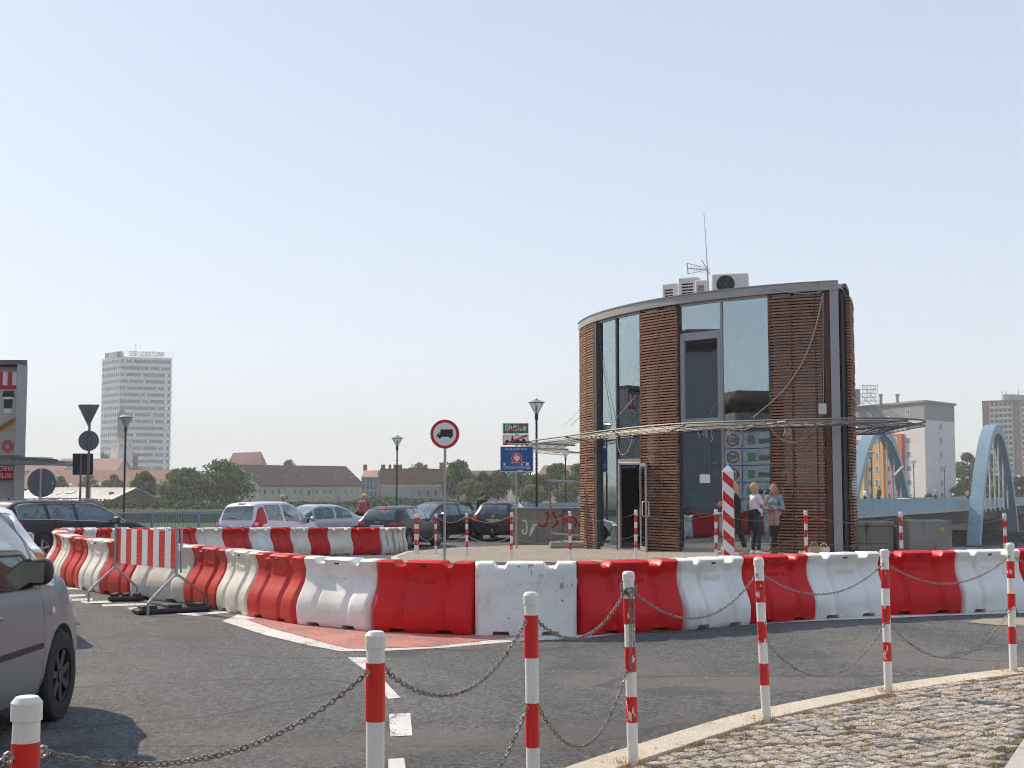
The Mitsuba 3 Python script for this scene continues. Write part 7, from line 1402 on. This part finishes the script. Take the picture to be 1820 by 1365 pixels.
def person(label, px, D, feet_z, yaw_deg, height=1.70, top='cloth_grey', legs='cloth_navy', shoes='shoe_white', hair='hair_brown', style='short', sleeves='long', pose=None, female=False, group=None, extra=None, fine=True, curl=.5, legs_to=None):
    J = {**BASE, **(pose or {})}; g = lambda k: np.asarray(J[k], float); K = Kit(); sw = .88 if female else 1.0
    for s in ('sl', 'sr'): J[s] = g(s) * [1, sw, 1]
    H_, N = g('head'), g('neck'); lk = math.radians(J['look']); f = np.array([math.cos(lk), math.sin(lk), 0]); l = np.array([-f[1], f[0], 0])
    B = [bone(g('pel'), .105, g('waist'), .095), bone(g('waist'), .095, g('chest'), .115), bone(N - [0, 0, .03], .05, H_ - [0, 0, .06], .052)]
    armr = ((.052, .040, .028) if not female else (.045, .035, .025))
    for a in 'lr':
        s, e, w = g('s' + a), g('e' + a), g('w' + a); B += [bone(g('chest') + [0, 0, .06], .085, s, armr[0] + .004), bone(N - [0, 0, .05], .05, s, armr[0]), bone(s, armr[0], e, armr[1]), bone(e, armr[1], w, armr[2])]
        d = w - e; B += hand(w, d, np.cross(d, (0, 0, 1.)) * (1 if a == 'l' else -1) + [0, 0, .01], 1 if a == 'l' else -1, curl)
        h, k_, an = g('h' + a), g('k' + a), g('a' + a); B += [bone(g('pel'), .10, h, .095), bone(h, .088, k_, .056), bone(k_, .056, k_ * .55 + an * .45 - [.012, 0, 0], .054), bone(k_ * .55 + an * .45 - [.012, 0, 0], .052, an, .036)]
    hd = [ell(H_ + [0, 0, .02], (.098, .078, .112)), ell(H_ + f * .025 - [0, 0, .045], (.068, .060, .075)), bone(H_ + f * .088 + [0, 0, .012], .010, H_ + f * .108 - [0, 0, .022], .013), ell(H_ + f * .065 - [0, 0, .090], (.026, .030, .022))] + [ell(H_ + l * s * .078 - f * .005, (.020, .010, .030)) for s in (1, -1)]
    K.add('body', fuse(B + hd, .024 if fine else .05, 4), 'skin', smooth=60)
    for s in (1, -1): K.add('eye', MB().add(_ico * .011 + (H_ + f * .086 + l * s * .032 + [0, 0, .022]), trimesh.creation.icosphere(1).faces), 'eye_dark', smooth=True)
    K.add('mouth', MB().add(_ico * [.008, .020, .006] @ np.array([f, l, [0, 0, 1]]) + (H_ + f * .090 - [0, 0, .052]), trimesh.creation.icosphere(1).faces), 'lips', smooth=True)
    o = .014; G = [bone(g('pel') + [0, 0, .03], .112 + o * .3, g('waist'), .100 + o), bone(g('waist'), .100 + o, g('chest'), .118 + o), bone(g('chest'), .118 + o, N - [0, 0, .055], .062)]
    if female: G += [ell(g('chest') + np.array([.085, s * .065, .0]), (.055, .06, .06)) for s in (1, -1)]
    for a in 'lr':
        s, e, w = g('s' + a), g('e' + a), g('w' + a); G += [bone(g('chest') + [0, 0, .06], .09, s, armr[0] + o), bone(N - [0, 0, .06], .055, s, armr[0] + o)]
        if sleeves == 'long': G += [bone(s, armr[0] + o, e, armr[1] + o), bone(e, armr[1] + o, w * .93 + e * .07, armr[2] + o)]
        elif sleeves == 'short': G += [bone(s, armr[0] + o, s * .45 + e * .55, armr[0] + o * 1.3)]
    K.add('top', fuse(G, .03 if fine else .06, 6), top, smooth=60)
    G = [bone(g('pel') + [0, 0, .06], .112, g('pel'), .116)]
    for a in 'lr':
        h, k_, an = g('h' + a), g('k' + a), g('a' + a); G += [bone(g('pel'), .112, h, .104), bone(h, .098, k_, .066), bone(k_, .066, k_ * .5 + an * .5 - [.01, 0, 0], .062), bone(k_ * .5 + an * .5 - [.01, 0, 0], .060, an + (k_ - an) * .06, .047)]
    K.add('trousers', fuse(G, .03 if fine else .06, 6), legs, smooth=60)
    for a in 'lr':
        an = g('a' + a); t = math.radians(float(J['t' + a][1]) * 100 if abs(J['t' + a][1]) < 1 else J['t' + a][1]); d = np.array([math.cos(t), math.sin(t), 0]); b = np.array([an[0], an[1], 0])
        up_ = an[2] - .085; K.add('shoe', fuse([bone(b + [0, 0, .04 + up_] - d * .05, .038, b + [0, 0, .036 + up_] + d * .06, .038), bone(b + d * .06 + [0, 0, .036 + up_], .038, b + d * .155 + [0, 0, .028 + up_], .028), bone(an, .045, b + [0, 0, .05 + up_], .042)] + ([bone(an, .05, an + (g('k' + a) - an) * .16, .056)] if shoes in ('shoe_brown', 'shoe_beige') else []), .025, 4), shoes, smooth=60)
    hr = [m3.Manifold.hull_points(H_ + [0, 0, .035] - f * .014 + _ico2 * [.102, .083, .103]) - m3.Manifold.cube((.3, .3, .3), True).rotate((0, 0, math.degrees(lk))).translate(tuple(H_ + f * .178 - [0, 0, .115]))]
    if style == 'long': hr += [bone(H_ - f * .06 + l * s * .045, .062, H_ - f * .055 + l * s * .06 - [0, 0, .24], .045) for s in (1, -1)] + [bone(H_ - f * .075, .06, H_ - f * .085 - [0, 0, .33], .045)]
    if style == 'mid': hr += [bone(H_ - f * .03 + l * s * .07, .042, H_ + f * .005 + l * s * .078 - [0, 0, .17], .034) for s in (1, -1)] + [bone(H_ - f * .07, .06, H_ - f * .06 - [0, 0, .16], .05)]
    if style == 'bun': hr += [ell(H_ - f * .115 + [0, 0, .02], (.05, .05, .05)), bone(H_ - f * .05, .07, H_ - f * .09 - [0, 0, .06], .035)]
    if style == 'fluffy': hr += [ell(H_ - f * .02 + [0, 0, .03], (.125, .115, .115))]
    hv, hf = fuse(hr, .025, 3); hv = hv + (meshkit.noise(hv * 55)[:, None] - .5) * .012 * (hv - H_) / .1; K.add('hair', (hv, hf), hair, smooth=60)
    for nm_, parts, mt in (extra(g, f, l) if extra else []): K.add(nm_, fuse(parts, .03, 4), mt, smooth=60)
    X, Y = XD(px, D); return K.put('person', place(X, Y, feet_z, math.radians(yaw_deg), height / 1.70), label, 'person', group)
zk_ = lambda px, D: float(zp(*XD(px, D)))
pr('shoe_beige', (0.45, 0.37, 0.29), 0.6)
# the three women at the kiosk (yaw 0 looks to the right, -90 towards the viewer)
person('blonde woman in a white short-sleeved shirt with a black jacket tied round her waist', 1340, 28.7, zk_(1340, 28.7), 18, 1.57, 'cloth_white', 'cloth_navy', 'shoe_white', 'hair_blond', 'bun', 'short', female=True, curl=.9,
       pose=dict(look=8, er=(.12, -.20, 1.12), wr=(.19, -.10, 1.42), el=(.10, .20, 1.12), wl=(.26, .05, 1.20), kl=(.03, .08, .49), al=(-.03, .07, .085), kr=(.05, -.07, .49), ar=(.04, -.09, .085)),
       extra=lambda g, f, l: [('tied_jacket', [bone((0, .04, .98), .135, (0, -.04, .98), .135), bone((-.06, .07, .95), .09, (-.10, .09, .68), .07), bone((-.06, -.07, .95), .09, (-.07, -.10, .62), .07), bone((-.10, 0, .92), .08, (-.13, 0, .62), .07), bone((.11, .04, .97), .03, (.13, .05, .74), .025)], 'cloth_black'), ('shirt_tail', [bone((.05, -.05, 1.02), .115, (.10, -.05, .93), .06)], 'cloth_white')])
person('woman with ginger-blonde hair, arms folded in a denim jacket, pink top round her waist', 1374, 29.0, zk_(1374, 29.0), -115, 1.55, 'cloth_denim', 'cloth_black', 'shoe_brown', 'hair_ginger', 'mid', 'long', female=True, curl=.8,
       pose=dict(look=8, el=(.06, .235, 1.10), wl=(.19, -.03, 1.14), er=(.07, -.235, 1.08), wr=(.20, .05, 1.09), kl=(.08, .04, .49), al=(.10, -.07, .085), kr=(.05, -.04, .49), ar=(-.02, .03, .085)),
       extra=lambda g, f, l: [('tied_hoodie', [bone((.0, .05, .97), .135, (0, -.05, .97), .135), bone((.06, .05, .94), .10, (.07, .06, .74), .085), bone((.06, -.05, .94), .10, (.07, -.06, .74), .085), bone((-.05, 0, .92), .11, (-.06, 0, .76), .10)], 'cloth_pink'), ('hood', [ell((-.06, 0, 1.42), (.09, .12, .07))], 'cloth_pink')])
person('long-haired blonde woman in black, half hidden behind the striped boundary post, holding a phone', 1302, 28.75, zk_(1302, 28.75), 172, 1.60, 'cloth_black', 'cloth_black', 'shoe_beige', 'hair_blond', 'long', 'short', female=True, curl=.9,
       pose=dict(pel=(-.04, 0, .92), waist=(-.05, 0, 1.05), chest=(-.05, 0, 1.24), neck=(-.04, 0, 1.41), head=(.0, 0, 1.56), sl=(-.04, .175, 1.365), sr=(-.04, -.175, 1.365), el=(.05, .20, 1.12), wl=(.24, .12, 1.18), er=(.08, -.20, 1.10), wr=(.27, -.05, 1.16), hl=(-.04, .085, .89), hr=(-.04, -.085, .89), kl=(-.14, .10, .49), al=(-.27, .10, .085), kr=(.16, -.09, .50), ar=(.26, -.10, .085)),
       extra=lambda g, f, l: [('phone', [m3.Manifold.cube((.02, .07, .14), True).translate((.36, .02, 1.24))], 'car_black'), ('tunic_hem', [bone((-.04, .03, .95), .125, (-.05, .03, .80), .12), bone((-.04, -.03, .95), .125, (-.05, -.03, .80), .12)], 'cloth_black')])
# behind the cars
akimbo = dict(el=(-.06, .34, 1.12), er=(-.06, -.34, 1.12), wl=(.05, .16, 1.0), wr=(.05, -.16, 1.0))
gb = lambda D: float(gz(D))
person('dark-haired man in a grey jacket, hands on hips, facing the viewer beside the black hatchback', 826.5, 54.5, gb(54.5), -95, 1.72, 'cloth_grey', 'cloth_black', 'shoe_brown', 'hair_brown', 'short', pose=akimbo)
pack = lambda mt: (lambda g, f, l: [('backpack', [bone((-.17, .06, 1.33), .10, (-.19, .06, 1.02), .11), bone((-.17, -.06, 1.33), .10, (-.19, -.06, 1.02), .11)], mt)])
person('man with short hair and a dark rucksack seen from behind above the black hatchback', 858, 57, gb(57) + .0, 55, 1.84, 'cloth_grey', 'cloth_black', 'shoe_brown', 'hair_brown', 'short', extra=pack('cloth_black'))
cap_ = lambda g, f, l: [('cap', [ell(np.asarray(g('head')) + [0, 0, .06], (.112, .094, .09)), bone(np.asarray(g('head')) + f * .09 + [0, 0, .055], .02, np.asarray(g('head')) + f * .16 + [0, 0, .045], .015)], 'sign_yellow')]
person('person in a pink top and yellowish cap with a dark bag beside the dark hatchback', 649, 53.5, gb(53.5), 75, 1.78, 'cloth_rose', 'cloth_navy', 'shoe_white', 'hair_blond', 'short', extra=lambda g, f, l: cap_(g, f, l) + pack('cloth_rose')(g, f, l) + [('shoulder_bag', [bone((-.05, .27, .95), .10, (.05, .29, .72), .12)], 'cloth_black')])
person('person with fluffy pale blond hair, only the head showing behind the silver saloon', 505, 51.5, gb(51.5), 70, 1.74, 'cloth_grey', 'cloth_navy', 'shoe_white', 'hair_blond', 'fluffy')
for i, (px, D, h, tp, hr, lb, yw) in enumerate(((1535, 112, 1.62, 'cloth_white', 'hair_blond', 'person in white on the bridge, left of the first bridge lamp, head above the parapet', 20), (1560, 115, 1.82, 'cloth_grey', 'hair_brown', 'person in a dark jacket on the bridge, right of the first bridge lamp', 200),
                                               (1661, 138, 2.0, 'cloth_denim', 'hair_blond', 'pale-haired person in a light grey top on the bridge before the pale block', 190), (1717, 162, 1.8, 'cloth_pink', 'hair_brown', 'person on the bridge beside the last bridge lamp, left of the near arch', 30))):
    person(lb, px, D, float(rz(D)) - .62, yw, h, tp, 'cloth_navy', 'shoe_white', hr, 'short', fine=False)
put_car_b = lambda kit, px, D, yaw, label, swap: kit.put('car', place(*XD(px, D), float(rz(D)) - 1.36, math.radians(90 + yaw)), label, 'car', swap=swap)
put_car_b(ks, 1602, 128, 155, 'white saloon crossing the bridge, its roof showing above the parapet below the orange bay', {'paint_silver': 'paint_white'})
# bags on the ground
bx, by = XD(1443, 25.9); bz = float(zp(bx, by))
def bag(x, y, w, d, h, mat, label, yaw, handles=True):
    k = thing('shopping_bag', label, 'bag', None); M = place(x, y, bz, yaw); n = 9
    def f(u, v): a = u * 2 * np.pi; sx, sy = np.sign(np.cos(a)) * np.abs(np.cos(a)) ** .35, np.sign(np.sin(a)) * np.abs(np.sin(a)) ** .35; r = 1 - .12 * v + .05 * np.sin(9 * a + 5 * v) * v; return np.stack([w / 2 * sx * r, d / 2 * sy * r * (1 - .45 * v ** 2), h * v + .015 * np.sin(7 * a) * v], -1)
    obj('sack', MB().add(*grid(41, 9, f)).add([[-w / 2, -d / 2, .004], [w / 2, -d / 2, .004], [w / 2, d / 2, .004], [-w / 2, d / 2, .004]], [[0, 1, 2, 3]]), mat, k, smooth=40, M=M)
    if handles:
        for s in (-1, 1): t = np.linspace(0, np.pi, 9); obj('handle', MB().tube(np.c_[.07 * np.cos(t), np.full(9, s * d * .22), h - .01 + .09 * np.sin(t)], .006, 4), mat, k, M=M)
bag(bx, by, .22, .13, .30, 'kraft', 'brown paper carrier bag with twisted handles beside a striped post on the island', .1); bag(bx + .21, by + .05, .24, .16, .28, 'bag_white', 'white plastic bag standing right of the brown paper bag', -.3); bag(bx - .20, by + .12, .16, .12, .20, 'bag_white', 'small white plastic bag left of the brown paper bag, behind the post', .5, False)
